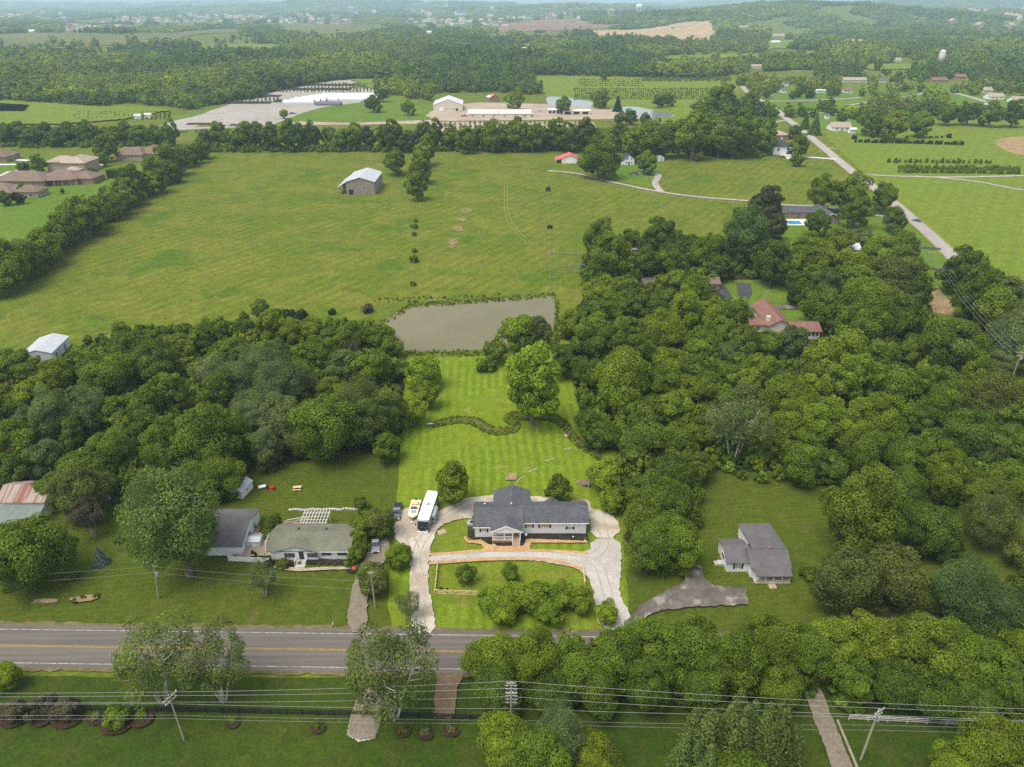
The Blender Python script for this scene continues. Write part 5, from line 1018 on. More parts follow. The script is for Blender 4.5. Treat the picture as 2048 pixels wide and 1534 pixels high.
h.part('side_steps', MB().box(41.4, 42.55, 108.2, 109.4, 0, .5).box(40.8, 41.4, 108.2, 109.4, 0, .25), CONCR)
# grey barn
h = House('tobacco_barn', 'big weathered grey plank barn with tin roof and lean-to in the pasture', 'barn', (-88.5, 432), world=True)
h.gable(-96.9, -80.2, 419, 446, 7.4, 2.5, OLDWOOD, TINY_, 'Y', 0.5)
h.part('lean_to_roof', MB().hexa([(-102.6,420,3.6),(-97.0,419.5,6.9),(-97.0,445,6.9),(-102.6,444,3.6)], [(-102.6,420,3.75),(-97.0,419.5,7.05),(-97.0,445,7.05),(-102.6,444,3.75)]), TINY_)
for k in range(5): h.part('post', MB().box(-102.3, -102.0, 420.4+k*5.7, 420.7+k*5.7, 0, 3.7), OLDWOOD)
h.door(-94.2, 0, 2.6, 3.0, 419, mat=BLACK, name='doorway_shade'); h.part('lean_to_wall', MB().box(-101.9, -97.1, 431, 431.2, 0, 4), OLDWOOD)  # black panel stands in for the shade inside the barn opening
# metal shed
h = House('metal_shed', 'small pale metal shed with bright roof at the edge of the pasture, far left', 'shed', (-149.0, 205.3), rz=0.12)
h.gable(-4.3, 4.3, -6.2, 6.2, 3.2, 1.2, GREYSIDE, TINY_, 'Y', .3)
for y in (-3.6, 2.5): h.door(y, 0, 1.2, 2.2, 4.3, 'E', OLDWOOD)
h.window(0, 1.3, 1, .9, -6.2)
# red-roofed shed
h = House('small_barn', 'little white barn with red tin roof and open side bay', 'barn', (39.5, 516), world=True)
h.gable(34.8, 46.2, 510, 521, 3.4, 2.2, WHITE, REDTIN, 'Y', .5); h.door(40.6, 0, 4.2, 2.7, 510, mat=WTRIM, name='garage_door')
h.part('lean_to_roof', MB().hexa([(30.4,509.6,2.3),(34.7,509.6,3.2),(34.7,521,3.2),(30.4,521,2.3)], [(30.4,509.6,2.42),(34.7,509.6,3.34),(34.7,521,3.34),(30.4,521,2.42)]), REDTIN)
for y in (510, 515.5, 520.5): h.part('post', MB().box(30.6, 30.85, y, y+.25, 0, 2.3), WTRIM)
# white farmhouse
h = House('farmhouse', 'white one-and-a-half-storey farmhouse with black roof between two trees', 'house', G(1258, 330), rz=0.1)
h.gable(-3.6, 3.6, 0, 9, 3.9, 3.0, WHITE, SH_BLACK, 'Y', .4); h.gable(-7.2, -3.64, 1.2, 7.5, 2.6, .7, WHITE, SH_BLACK, 'X', .3)
for x, z in ((-1.5, 3.6), (1.5, 3.6), (-1.8, 1.0), (1.8, 1.0)): h.window(x, z, .9, 1.2, 0)
h.door(0, .1, 1, 2, 0, mat=SHUT)
h = House('garden_shed', 'tiny white shed with grey roof right of the white farmhouse', 'shed', G(1323, 323), rz=0.3); h.gable(-2, 2, 0, 5, 2.6, 1, WHITE, TIN, 'Y', .2); h.door(0, 0, 1.4, 2.0, 0, mat=GREYP)
# black-roofed modern farmhouse
h = House('modern_farmhouse', 'white house with black gable roof, dormer and double garage by country road', 'house', (202, 545), world=True)
h.gable(192.5, 202.2, 541, 558, 6.0, 3.4, WHITE, SH_BLACK, 'X', .5); h.gable(202.25, 213.6, 542, 556, 3.6, 3.6, WHITE, SH_BLACK, 'X', .5)
h.part('dormer', MB().prism([(204.6, 4.2), (208.4, 4.2), (208.4, 6.6), (206.5, 7.4), (204.6, 6.6)], 543.2, 549, 'Y'), WHITE); h.part('dormer_roof', MB().prism([(204.3, 6.5), (206.5, 7.42), (206.5, 7.6), (204.3, 6.7)], 542.9, 549, 'Y').prism([(206.5, 7.42), (208.7, 6.5), (208.7, 6.7), (206.5, 7.6)], 542.9, 549, 'Y'), SH_BLACK)
h.window(206.5, 5.1, 2.2, 1.2, 543.2); h.window(196.0, 3.0, 1.6, 1.5, 541, frame=BLACK)
for x in (205.4, 210.2): h.door(x, 0, 3.6, 2.9, 542, mat=BLACK, name='garage_door')
h.door(202.9, 0, 1.0, 2.5, 542, mat=SHUT)
h = House('brick_house', 'small orange brick house with tan hip roof behind the white modern one', 'house', G(1556, 279), rz=0.0)
h.hip(-8.5, 8.5, 0, 15, 3.4, 2.8, REDBRICK, SH_TAN, .7); h.window(-4, 1.2, 1.8, 1.4, 0); h.door(3, 0, 1.1, 2.1, 0)
# pool house
h = House('pool_house', 'slate-roofed brick house with white trim behind the blue swimming pool', 'house', (155, 372), world=True)
h.gable(139, 160, 368, 377, 3.1, 1.8, BROWNBRICK, SH_DARK, 'X', .5); h.gable(158.5, 166.5, 357, 376, 3.2, 2.2, BROWNBRICK, SH_DARK, 'Y', .6)
h.part('gable_trim', MB().prism([(157.9, 3.0), (162.5, 5.25), (162.5, 5.55), (157.9, 3.3)], 356.2, 356.3, 'Y').prism([(162.5, 5.25), (167.1, 3.0), (167.1, 3.3), (162.5, 5.55)], 356.2, 356.3, 'Y'), WTRIM)
h.window(164.3, 1.0, 1.2, 1.4, 357); h.window(161, 1.0, 1.2, 1.4, 357); h.door(150, 0, 1.6, 2.1, 368, mat=GLASS)
x, y = G(1589, 446)
pl = House('swimming_pool', 'bright blue swimming pool in a pale stone terrace', 'pool', (x, y))
pl.part('terrace', MB().box(-7.0, 9.5, -4.6, 7.2, -.1, .12), CREAM); pl.part('coping', MB().box(-4.2, 3.8, -3.4, 4.0, .1, .2), WTRIM)
m_, t_, p0 = new_mat('pool_water'); p0.inputs['Base Color'].default_value = (0.03, 0.30, 0.55, 1); p0.inputs['Roughness'].default_value = .08
pl.part('water', MB().box(-3.7, 3.3, -2.9, 3.5, .12, .205), m_)
# red-roofed house in the right wood
h = House('woodland_house', 'rambling house with reddish-brown roof and glazed sunroom among the trees', 'house', (93, 224), world=True)
h.gable(81.6, 90.0, 222.5, 228.3, 3.0, 1.2, CREAM, SH_RED, 'X', .6); h.gable(87.5, 94.5, 221.5, 240, 3.2, 1.9, CREAM, SH_RED, 'Y', .7)
h.gable(93.6, 103.0, 216.6, 224.6, 3.1, 1.5, CREAM, SH_RED, 'X', .5)
for k in range(6): h.window(95.6+k*1.28, 1.2, .95, 1.6, 216.6, mull=0)
h.part('chimney', MB().box(87.0, 88.2, 223.5, 224.6, 2, 5.4), CREAM); h.door(94.4, .2, .9, 2, 216.6, mat=SHUT); h.window(84, 1, 1.4, 1.1, 222.5)
h = House('woodland_house', 'house glimpsed as a pale roof between the light trees below the pool lawn', 'house', G(1688, 512)); h.gable(-7, 7, 0, 8, 3, 1.6, CREAM, WHITEROOF, 'X', .4); h.window(0, 1, 1, 1, 0)
h = House('outbuilding', 'little brown-roofed outbuilding beside the dark forked driveway', 'shed', G(1418, 580)); h.gable(-4, 4, 0, 7, 2.6, 1.4, BROWNBRICK, SH_BROWN, 'X', .4); h.door(1, 0, 1, 2, 0)
h = House('woodland_house', 'red-brick and white house mostly hidden by trees at the pasture corner', 'house', G(1290, 515)); h.hip(-8, 8, 0, 11, 3.6, 2.2, REDBRICK, SH_TAN, .5); h.window(-3, 1, 1.4, 1.2, 0); h.door(2, 0, 1, 2, 0)
# brown-roofed brick houses, far left
h = House('brick_house', 'wide brown-roofed brick house behind the clipped hedge, near hedgerow', 'house', (-264, 528), world=True)
h.hip(-281, -262, 519, 533, 4.0, 4.2, TANBRICK, SH_BROWN, .8, cut=.6); h.hip(-268, -247, 524, 541, 4.0, 4.6, TANBRICK, SH_BROWN, .8); h.window(-275, 1.3, 2, 1.6, 519); h.window(-255, 1.3, 2, 1.6, 524)
h = House('two_storey_house', 'tall tan two-storey house with grey-brown hip roof, far left', 'house', (-292, 484), world=True)
h.hip(-306, -288, 479, 492, 6.8, 3.0, TANBRICK, SH_TAN, .8); h.hip(-294, -279.5, 476, 494, 6.8, 3.6, TANBRICK, SH_TAN, .8, cut=.9); h.hip(-290, -281, 471.5, 477, 3.2, 1.8, TANBRICK, SH_TAN, .5)
for x in (-301, -298.8, -296.6): h.window(x, 4.2, 1.2, 1.5, 479)
h.window(-285, 4.2, 1.4, 1.6, 476); h.door(-285, 0, 2.4, 2.4, 471.5, mat=SHUT)
h = House('brick_house', 'long rambling brown-roofed brick house with covered veranda, far left', 'house', (-285, 445), world=True)
h.hip(-316, -285, 438, 455, 3.6, 4.4, BROWNBRICK, SH_BROWN, .8); h.hip(-292, -268, 444, 461, 3.6, 3.8, BROWNBRICK, SH_BROWN, .8); h.hip(-274, -259, 446, 460, 3.4, 3.4, REDBRICK, SH_BROWN, .7)
for k in range(5): h.part('veranda_post', MB().box(-290+k*4.5, -289.7+k*4.5, 439.2+k*1.0, 439.5+k*1.0, 0, 3.4), CREAM)
h.part('veranda_roof', MB().hexa([(-291,438.5,3.3),(-270,442.5,3.3),(-270,447,4.6),(-291,447,4.6)], [(-291,438.5,3.45),(-270,442.5,3.45),(-270,447,4.8),(-291,447,4.8)]), SH_BROWN); h.window(-264, 1, 2, 1.6, 446); h.window(-308, 1.2, 1.4, 1.4, 438)
h = House('brick_house', 'nearest brown-roofed brick house, cut by the left picture edge', 'house', (-285, 413), world=True)
h.hip(-312, -286, 408, 424, 3.6, 4.0, BROWNBRICK, SH_BROWN, .8); h.hip(-292, -273, 411, 422, 3.4, 2.8, TANBRICK, SH_BROWN, .7); h.window(-277, 1, 1.8, 1.5, 411); h.window(416, 1, 1.6, 1.4, -273, 'E')
h = House('brick_house', 'orange-brown house corner at the left edge above the driveways', 'house', G(-14, 325)); h.hip(-12, 10, 0, 16, 3.8, 4, BROWNBRICK, SH_BROWN, .8); h.window(4, 1, 2, 1.5, 0)

# ---- nursery
a = G(869, 221); b = G(924, 223); c = G(957, 215); rz = math.atan2(b[1]-a[1], b[0]-a[0])
W_ = math.hypot(b[0]-a[0], b[1]-a[1]); D_ = math.hypot(c[0]-b[0], c[1]-b[1])
h = House('warehouse', 'large white-roofed metal warehouse beside the long tan building', 'warehouse', ((a[0]+b[0])/2, (a[1]+b[1])/2), rz=0.04)
h.gable(-W_/2, W_/2, 0, D_*1.02, 6.0, 5.2, CREAM, WHITEROOF, 'Y', .3); h.door(-W_*.22, 0, 4.5, 4.2, 0, mat=WTRIM, name='loading_door')
for k in range(4): h.window(-1+k*3.6, 1.6, 1.1, 1.0, 0, mull=0)
h.door(W_*.30, 0, 2.4, 2.6, 0, mat=SHUT)
h = House('long_building', 'very long low tan nursery building with pale ribbed roof', 'building', (-12, 733), world=True)
h.gable(-43, 18.5, 731, 752, 3.6, 2.6, CREAM, lined('pale_tan_roof', (0.60, 0.54, 0.46), 1.5, 'X', .6, .05, .9, .06), 'X', .4)
for k in range(6): h.window(-38+k*10.3, 1.2, 2.2, 1.2, 731)
h.door(12, 0, 3, 3, 731, mat=GREYP)
for q, lab in (((1108, 227, 12, 8, 3.2), 'small white open shed right of the long tan building'), ((1153, 229, 27, 9, 3.2), 'open tan machinery shed below the left far pond')):
    h = House('machinery_shed', lab, 'shed', G(q[0], q[1])); h.gable(-q[2]/2, q[2]/2, 0, q[3], q[4], 1.2, CREAM, WHITEROOF if q[2] < 20 else lined('cream_roof', (0.66, .60, .5), 1, 'X'), 'X', .4)
    for k in range(3): h.door(-q[2]*.33+k*q[2]*.33, 0, q[2]*.22, 2.6, 0, mat=BLACK, name='bay')  # each is a black panel in place of a shaded open front
h = House('red_barn', 'small barn with part white, part red roof behind the warehouse', 'barn', G(989, 203), rz=.3); h.gable(-6, 6, 0, 12, 4, 3, REDBRICK, REDTIN, 'Y', .4); h.part('white_roof_sheet', MB().hexa([(-6.5,-.4,4.0),(-3.2,-.4,5.6),(-3.2,12.4,5.6),(-6.5,12.4,4.0)], [(-6.5,-.4,4.15),(-3.2,-.4,5.78),(-3.2,12.4,5.78),(-6.5,12.4,4.15)]), WHITEROOF)
vau = [(4.6*math.cos(a), 1.4+2.6*math.sin(a)) for a in [math.pi*k/9 for k in range(10)]]
def greenhouse(x0, x1, y, lab, film, grp):
    h = House('greenhouse', lab, 'greenhouse', ((x0+x1)/2, y), group=grp); L = (x1-x0)/2
    h.part('cover', MB().prism([(-4.6, 0)]+[(a, z) for a, z in vau[::-1]]+[(4.6, 0)], -L, L, 'X'), film); h.door(0, 0, 2, 2.2, L+.01, 'E', GREYP)
    h.part('end_vent', MB().box(L+.0, L+.25, -1, 1, 2.4, 3.6), GREYP)
WD = ['nearest', 'second', 'third', 'fourth', 'farthest']
for bi, (pl_, pr_, py0, n_, nm) in enumerate(((566, 628, 207.5, 4, 'front left'), (590, 676, 202, 5, 'back left'), (640, 735, 201.5, 5, 'right'))):
    xa, y0 = G(pl_, py0); xb, _ = G(pr_, py0)
    if bi == 2: xa += 4
    for k in range(n_): greenhouse(xa+k*5.5, xb+k*4.5, y0+k*9.6+3, f'{WD[k] if k < n_-1 else "farthest"} white film greenhouse in the {nm} block of the nursery', POLY, 'white greenhouses of the nursery')
xa, y0 = G(632, 210); xb, _ = G(684, 210); greenhouse(xa, xb, y0-2, 'dark shade-cloth tunnel in front of the white greenhouses', SHADEC, None)
# silo and water tower
x, y = G(1880, 128); s = House('silo', 'pale concrete silo with domed cap standing above the far woods', 'silo', (x, y))
s.part('barrel', MB().lathe([(5, 0), (5, 19)], 20), CONCR, smooth=True); s.part('dome', MB().lathe([(5.1, 19), (4.4, 21), (2.8, 22.6), (.6, 23.4)], 20), WTRIM, smooth=True)
x, y = G(1277, 38); z = float(H(x, y)); s = thing('water_tower', 'white water tower on the wooded rise near the horizon', 'water tower', (x, y, z))
MB().lathe([(9, 26), (19, 29), (20, 33), (20, 44), (18, 47), (6, 50)], 20).build('tank', WTRIM, s, smooth=True)
for k in range(6): MB().tube((18*math.cos(k*1.047), 18*math.sin(k*1.047), 0), (17*math.cos(k*1.047), 17*math.sin(k*1.047), 31), 1.2).build('leg', WTRIM, s)

# ---- smaller houses of the far neighbourhoods
FH = {}
def far_house(cx, py, wpx, wall, roof, label, depth_=9, hgt=3.2, rz=0.0, storey=False, group=None):
    x, y = G(cx, py); w_ = wpx/F*depth(x, y); hh = hgt*(1.8 if storey else 1)
    h = House('house', label, 'house', (x, y), rz, group=group); h.root.location.z = float(H(x, y))
    h.gable(-w_/2, w_/2, 0, depth_, hh, depth_*.25, wall, roof, 'X', .5, .2)
    if wpx > 13: h.window(-w_*.25, 1.1, 1.6, 1.3, 0); h.window(w_*.28, 1.1, 1.6, 1.3, 0); h.door(0.2, 0, 1.1, 2.1, 0, mat=SHUT)
for q in ((1683,262,38,WHITE,SH_TAN,'white bungalow with tan hip-like roof right of the country road',13),(1706,267,12,WHITE,WHITEROOF,'tiny white shed at the right end of the tan-roofed bungalow',5),(1533,252,11,CREAM,SH_TAN,'small tan house at the end of the clump left of the road',9),(1512,137,22,WHITE,SH_TAN,'white house alone on the lawn above the road bend',12),
          (1696,186,18,WHITE,SH_RED,'white house with reddish roof and tall front gable among trees',11),(1641,186,18,WHITE,WHITEROOF,'long white camper parked left of the reddish-roofed house',3),(1698,165,24,CREAM,SH_TAN,'wide tan house behind the reddish-roofed one',12),(1722,165,22,CREAM,SH_TAN,'tan house second from left in the row of four',12),(1764,165,14,WHITE,SH_GREY,'grey-roofed white house right of the tan pair',10),
          (1880,165,30,REDBRICK,SH_RED,'long red-roofed brick house in the right-hand suburb',12),(1922,158,22,REDBRICK,SH_RED,'red-roofed brick house behind the long red one',12),(1568,186,10,WHITE,SH_GREY,'small white house hidden in trees below the suburb street',8),(1993,199,30,WHITE,SH_TAN,'white gabled house behind trees near the right edge',12),(1975,186,20,CREAM,SH_TAN,'cream house left of the white gabled one near the right edge',12),
          (2038,206,24,WHITE,SH_TAN,'white house cut by the right picture edge',12),(1985,215,18,WHITE,SH_GREY,'grey-roofed house beside the suburb street on the right',10),(1572,172,10,WHITE,SH_DARK,'small dark-roofed house by the curving suburb street',8),(1797,123,12,WHITE,SH_TAN,'pale house in the far woods left of the silo',12),(1552,86,17,WHITE,WHITEROOF,'long white barn on the far green clearing',14),(1556,70,28,CREAM,SH_TAN,'large far mansion with tan roof above the white barn',20),
          (1704,82,9,WHITE,WHITEROOF,'small white barn in the far woods on the right',14),(1722,82,9,TANW,plain('orange_roof',(.6,.3,.06)),'tiny orange-roofed building beside the small white barn',12),(1792,64,20,WHITE,WHITEROOF,'pale far house on the wooded right-hand hill',20),(1486,62,18,CREAM,SH_TAN,'far tan house left of the mansion',18),(1053,101,18,WHITE,WHITEROOF,'white farm building in the woods above the tree nursery',14),(1655,238,7,WHITE,SH_GREY,'tiny white shed by the suburb street',5),
          (858,68,9,WHITE,WHITEROOF,'small white building left of the brown earthworks',16),(275,238,12,WHITE,WHITEROOF,'left white box van body beside the left hedge',4),(296,236,12,WHITE,WHITEROOF,'right white box van body beside the left hedge',4),(66,68,16,WHITE,WHITEROOF,'white barn alone left of the far brown field',20)):
    far_house(q[0], q[1], q[2], q[3], q[4], q[5], q[6])
# far suburbs: pale specks of houses
def speck(wall, roof, k):
    m = MB(); m.prism([(-6, 0), (6, 0), (6, 5.5), (0, 9), (-6, 5.5)], -8, 8, 'X', 0); m.prism([(-6.8, 5.2), (0, 9.1), (0, 9.6), (-6.8, 5.7)], -8.6, 8.6, 'X', 1); m.prism([(0, 9.1), (6.8, 5.2), (6.8, 5.7), (0, 9.6)], -8.6, 8.6, 'X', 1)
    m.box(-1.2, 1.2, -6.08, -6.0, 1, 3.5, 1) if False else None
    o = m.build('house', [wall, roof]); me = o.data; bpy.data.objects.remove(o); return me
SPK = [speck(WHITE, SH_TAN, 0), speck(CREAM, SH_BROWN, 1), speck(WHITE, SH_GREY, 2), speck(TANBRICK, SH_TAN, 3)]
for px_, py_, s0, lab in SPK_AT:
    if True:
        x, y = G(px_, py_); o = bpy.data.objects.new('far_house', random.choice(SPK)); COL.objects.link(o)
        o.location = (x, y, float(H(x, y))+0.5); o.rotation_euler = (0, 0, random.choice((0, 1.57, .4))); s_ = s0*random.uniform(.8, 1.3); o.scale = (s_, s_, s_*1.15); tag(o, lab, 'house', lab.replace('house', 'houses'))
for (px_, py_, w_, lab) in ((48,15.5,420,'longest white industrial shed on the left horizon'),(230,14.5,520,'white industrial shed in the middle of the left horizon'),(330,13.5,300,'rightmost white industrial shed of the left horizon'),(650,8.6,500,'pale industrial shed near the middle of the horizon')):
    x, y = G(px_, py_); h = House('industrial_shed', lab, 'warehouse', (x, y)); h.root.location.z = float(H(x, y))+2
    h.part('wall', MB().box(-w_, w_, 0, 160, 0, 18), WHITE); h.part('roof', MB().prism([(-4, 18), (84, 24), (164, 18)], -w_-3, w_+3, 'X'), WHITEROOF)

# ------------------------------------------------------------------ vehicles
RUBBER = plain('tyre_rubber', (0.02, 0.02, 0.02), 0.9); CHROME = plain('chrome', (0.6, 0.6, 0.6), 0.2, 0.02, metal=0.9); LAMP = plain('lamp_lens', (0.75, 0.75, 0.7), 0.15, 0.02); REDL = plain('tail_lens', (0.4, 0.02, 0.02), 0.3)
AUTOG = glass('auto_glass', (0.018, 0.022, 0.026), 0.05)
def paint(n, c):
    m, t, p = new_mat(n); p.inputs['Base Color'].default_value = (*c, 1); p.inputs['Roughness'].default_value = .3; p.inputs['Coat Weight'].default_value = .6; return m
def wheels(root, xs, ys, r, w_=.25):
    for x in xs:
        for sy in (-1, 1):
            y = sy*ys; t = MB(); n = 16
            prof = [(r, -w_/2+.03), (r, w_/2-.03), (r-.03, w_/2), (r*.62, w_/2), (r*.62, -w_/2), (r-.03, -w_/2)]
            vs = [(x+q*math.cos(2*math.pi*k/n), y+b, r+q*math.sin(2*math.pi*k/n)) for q, b in prof for k in range(n)]
            t.add(vs, [(i*n+k, i*n+(k+1) % n, ((i+1) % 6)*n+(k+1) % n, ((i+1) % 6)*n+k) for i in range(6) for k in range(n)]); o = t.build('wheel', RUBBER, root)
            MB().tube((x, y-w_*.42, r), (x, y+w_*.42, r), r*.62, n=14).build('rim', CHROME, o)
def car(name, label, cat, loc, rz, col, L=4.7, W=1.85, kind='sedan', group=None):
    """front towards +X"""
    r = thing(name, label, cat, (*loc, float(H(*loc))), rz, group); P_ = paint(name+'_paint', col); w2 = W/2
    hb = {'sedan': .82, 'suv': 1.0, 'pickup': 1.05}[kind]; top = {'sedan': 1.42, 'suv': 1.78, 'pickup': 1.85}[kind]
    MB().hexa([(-L/2,-w2,.32),(L/2-.1,-w2,.32),(L/2-.1,w2,.32),(-L/2,w2,.32)], [(-L/2+.08,-w2+.05,hb),(L/2-.25,-w2+.12,hb-.12),(L/2-.25,w2-.12,hb-.12),(-L/2+.08,w2-.05,hb)]).build('body', P_, r, bevel=.09)
    a, b = {'sedan': (-1.55, 1.05), 'suv': (-L/2+.12, 1.1), 'pickup': (-.55, 1.35)}[kind]
    MB().hexa([(a,-w2+.08,hb-.02),(b,-w2+.08,hb-.1),(b,w2-.08,hb-.1),(a,w2-.08,hb-.02)], [(a+.35,-w2+.27,top-.05),(b-.75,-w2+.27,top-.05),(b-.75,w2-.27,top-.05),(a+.35,w2-.27,top-.05)]).build('windows', AUTOG, r, bevel=.03)
    MB().hexa([(a+.33,-w2+.25,top-.06),(b-.73,-w2+.25,top-.06),(b-.73,w2-.25,top-.06),(a+.33,w2-.25,top-.06)], [(a+.42,-w2+.31,top),(b-.83,-w2+.31,top),(b-.83,w2-.31,top),(a+.42,w2-.31,top)]).build('cab_roof', P_, r)
    MB().hexa([(b-.2,-w2+.15,hb-.1),(L/2-.3,-w2+.2,hb-.14),(L/2-.3,w2-.2,hb-.14),(b-.2,w2-.15,hb-.1)], [(b-.1,-w2+.25,hb),(L/2-.5,-w2+.32,hb-.06),(L/2-.5,w2-.32,hb-.06),(b-.1,w2-.25,hb)]).build('bonnet', P_, r)
    if kind == 'pickup': MB().box(-L/2+.15, -.62, -w2+.14, w2-.14, hb-.05, hb+.015).build('cargo_bed', BLACK, r)
    for sy in (-1, 1):
        MB().box(L/2-.2, L/2-.08, sy*(w2-.36)-.18, sy*(w2-.36)+.18, hb-.35, hb-.18).build('headlight', LAMP, r); MB().box(-L/2-.02, -L/2+.06, sy*(w2-.2)-.12, sy*(w2-.2)+.12, hb-.35, hb-.12).build('tail_light', REDL, r)
        MB().box(b-.55, b-.35, sy*(w2+.08)-.08, sy*(w2+.08)+.08, hb-.05, hb+.12).build('wing_mirror', P_, r)
    MB().box(L/2-.14, L/2-.03, -w2+.45, w2-.45, .42, hb-.22).build('grille', BLACK, r); wheels(r, (-L/2+.95, L/2-.95), w2-.1, .36)
    return r
dr = math.radians
car('pickup_truck', 'dark blue-grey pickup with covered bed at the left of the gravel yard', 'pickup', (-25.4, 124.6), dr(-88), (0.10, 0.12, 0.16), 5.8, 2.0, 'pickup')
car('pickup_truck', 'silver pickup parked on the neighbour driveway beside bushes', 'pickup', (-28.3, 114.0), dr(-82), (0.20, 0.22, 0.25), 5.6, 1.95, 'pickup')
car('parked_suv', 'black car parked on the gravel in front of the white farmhouse', 'car', G(1267, 349), dr(175), (0.02, 0.02, 0.025), 6.2, 2.2, 'suv')
car('car', 'small dark blue car driving on the country road', 'car', G(1832, 443), dr(118), (0.05, 0.06, 0.13), 4.9, 2.0, 'sedan')
car('parked_car', 'dark car parked in front of the white modern farmhouse', 'car', G(1566, 315), dr(0), (0.03, 0.03, 0.03), 4.8, 1.9, 'sedan')
car('parked_car', 'black car parked left of the orange brick house', 'car', G(1536, 274), dr(20), (0.03, 0.03, 0.035), 5, 2, 'suv')
car('parked_truck', 'black truck standing at the corner of the nursery yard', 'truck', G(586, 228), dr(10), (0.03, 0.03, 0.04), 7, 2.6, 'suv')
car('parked_truck', 'dark blue truck between the warehouse and the long building', 'truck', G(929, 233), dr(0), (0.04, 0.06, 0.12), 7, 2.6, 'pickup')
car('parked_car', 'dark car on the drive right of the two-storey tan house', 'car', G(178, 333), dr(0), (0.03, 0.03, 0.03), 5, 2, 'suv')
car('parked_car', 'white car parked among the machines right of the long building', 'car', G(1082, 224), dr(15), (0.6, 0.6, 0.6), 6, 2.2, 'suv')
# motorhome, nose towards the camera
x, y = G(857, 1030, 1.5); r = thing('motorhome', 'white motorhome with grey slide-out parked on the gravel, nose to the road', 'motorhome', (-18.35, 123.3, 0), dr(-96.5))
CAMPW = plain('motorhome_white', (0.78, 0.78, 0.76), .35, .03); CAMPG = plain('motorhome_grey', (.30, .31, .32), .4, .08)
MB().box(-5.4, 4.9, -1.25, 1.25, .55, 3.1).build('body', CAMPG, r, bevel=.1); MB().box(-5.45, 4.6, -1.27, 1.27, 3.1, 3.28).build('roof', CAMPW, r, bevel=.05)
MB().hexa([(4.88,-1.22,1.7),(5.35,-1.12,1.7),(5.35,1.12,1.7),(4.88,1.22,1.7)], [(4.88,-1.2,3.1),(4.95,-1.1,3.05),(4.95,1.1,3.05),(4.88,1.2,3.1)]).build('windscreen', AUTOG, r)
MB().box(4.86, 5.5, -1.2, 1.2, .6, 1.7).build('nose', BLACK, r, bevel=.12); MB().box(5.3, 5.62, -1.2, 1.2, .4, .75).build('bumper', CAMPW, r, bevel=.06)
for s_ in (-1, 1):
    MB().box(5.44, 5.56, s_*.9-.2, s_*.9+.2, .95, 1.15).build('headlight', LAMP, r); MB().box(5.0, 5.2, s_*1.55-.12, s_*1.55+.12, 1.9, 2.35).tube((5.0, s_*1.2, 2.3), (5.1, s_*1.5, 2.3), .03).build('wing_mirror', BLACK, r)
sl = MB().box(-.9, 2.6, 1.25, 2.05, .9, 2.75).build('slide_out', CAMPG, r, bevel=.04); MB().box(2.6, 2.63, 1.4, 1.95, 1.6, 2.2).build('pane', AUTOG, sl)
MB().box(-1.0, -.1, -.35, .35, 3.28, 3.5).build('roof_hatch', GREYP, r, bevel=.04); MB().box(-3.6, -2.6, -.3, .3, 3.28, 3.42).build('roof_hatch', CAMPW, r, bevel=.04)
MB().box(2.2, 3.1, -.35, .35, 3.28, 3.55).build('air_conditioner', CAMPW, r, bevel=.06); MB().box(-5.2, 4.6, -1.285, -1.255, 1.1, 1.5).build('stripe', SHUT, r); MB().box(-4.6, 1.0, -1.42, -1.26, 2.95, 3.1).build('awning', GREYP, r)
for x_ in (-2.6, 0.4): MB().box(x_, x_+1.1, -1.29, -1.24, 1.7, 2.4).build('window', AUTOG, r)
wheels(r, (-3.0, 3.9), 1.12, .45, .3)
# boat on trailer
r = thing('boat', 'cream runabout boat on its trailer between pickup and motorhome', 'boat', (-21.6, 124.9, 0), dr(-92)); BOATC = plain('cream_gelcoat', (.70, .62, .42), .3, .04)
MB().hexa([(-3.0,-.8,.6),(2.2,-.7,.6),(2.2,.7,.6),(-3.0,.8,.6)], [(-3.1,-1.15,1.35),(2.4,-1.1,1.4),(2.4,1.1,1.4),(-3.1,1.15,1.35)]).hexa([(2.2,-.7,.6),(3.0,-.1,.9),(3.0,.1,.9),(2.2,.7,.6)], [(2.4,-1.1,1.4),(3.3,-.3,1.5),(3.3,.3,1.5),(2.4,1.1,1.4)]).build('hull', BOATC, r, bevel=.05)
MB().box(-2.7, 2.2, -.95, .95, 1.36, 1.44).build('deck', plain('boat_deck', (.74, .68, .52), .6), r, bevel=.03); MB().box(.9, 1.7, -.5, .5, 1.44, 1.62).build('hatch', GREYP, r); MB().box(-2.0, -.9, -.7, .7, 1.44, 1.85).build('seat', plain('boat_seat', (.62, .50, .22), .7), r, bevel=.05)
MB().hexa([(.3,-.75,1.4),(.5,-.75,1.4),(.5,.75,1.4),(.3,.75,1.4)], [(-.05,-.65,1.85),(.0,-.65,1.9),(.0,.65,1.9),(-.05,.65,1.85)]).build('windscreen', AUTOG, r); MB().box(-3.35, -3.0, -.25, .25, .7, 1.6).build('outboard_motor', BLACK, r, bevel=.05); MB().tube((2.6, 0, .5), (4.2, 0, .5), .06).tube((-2.6, -.7, .5), (3.0, -.1, .5), .05).tube((-2.6, .7, .5), (3.0, .1, .5), .05).build('trailer', STEEL, r); MB().lathe([(.22, .4), (.25, .6), (.22, .8)], 10, (3.9, 0)).build('fuel_tank', WTRIM, r); wheels(r, (-.8,), 1.05, .3, .2)

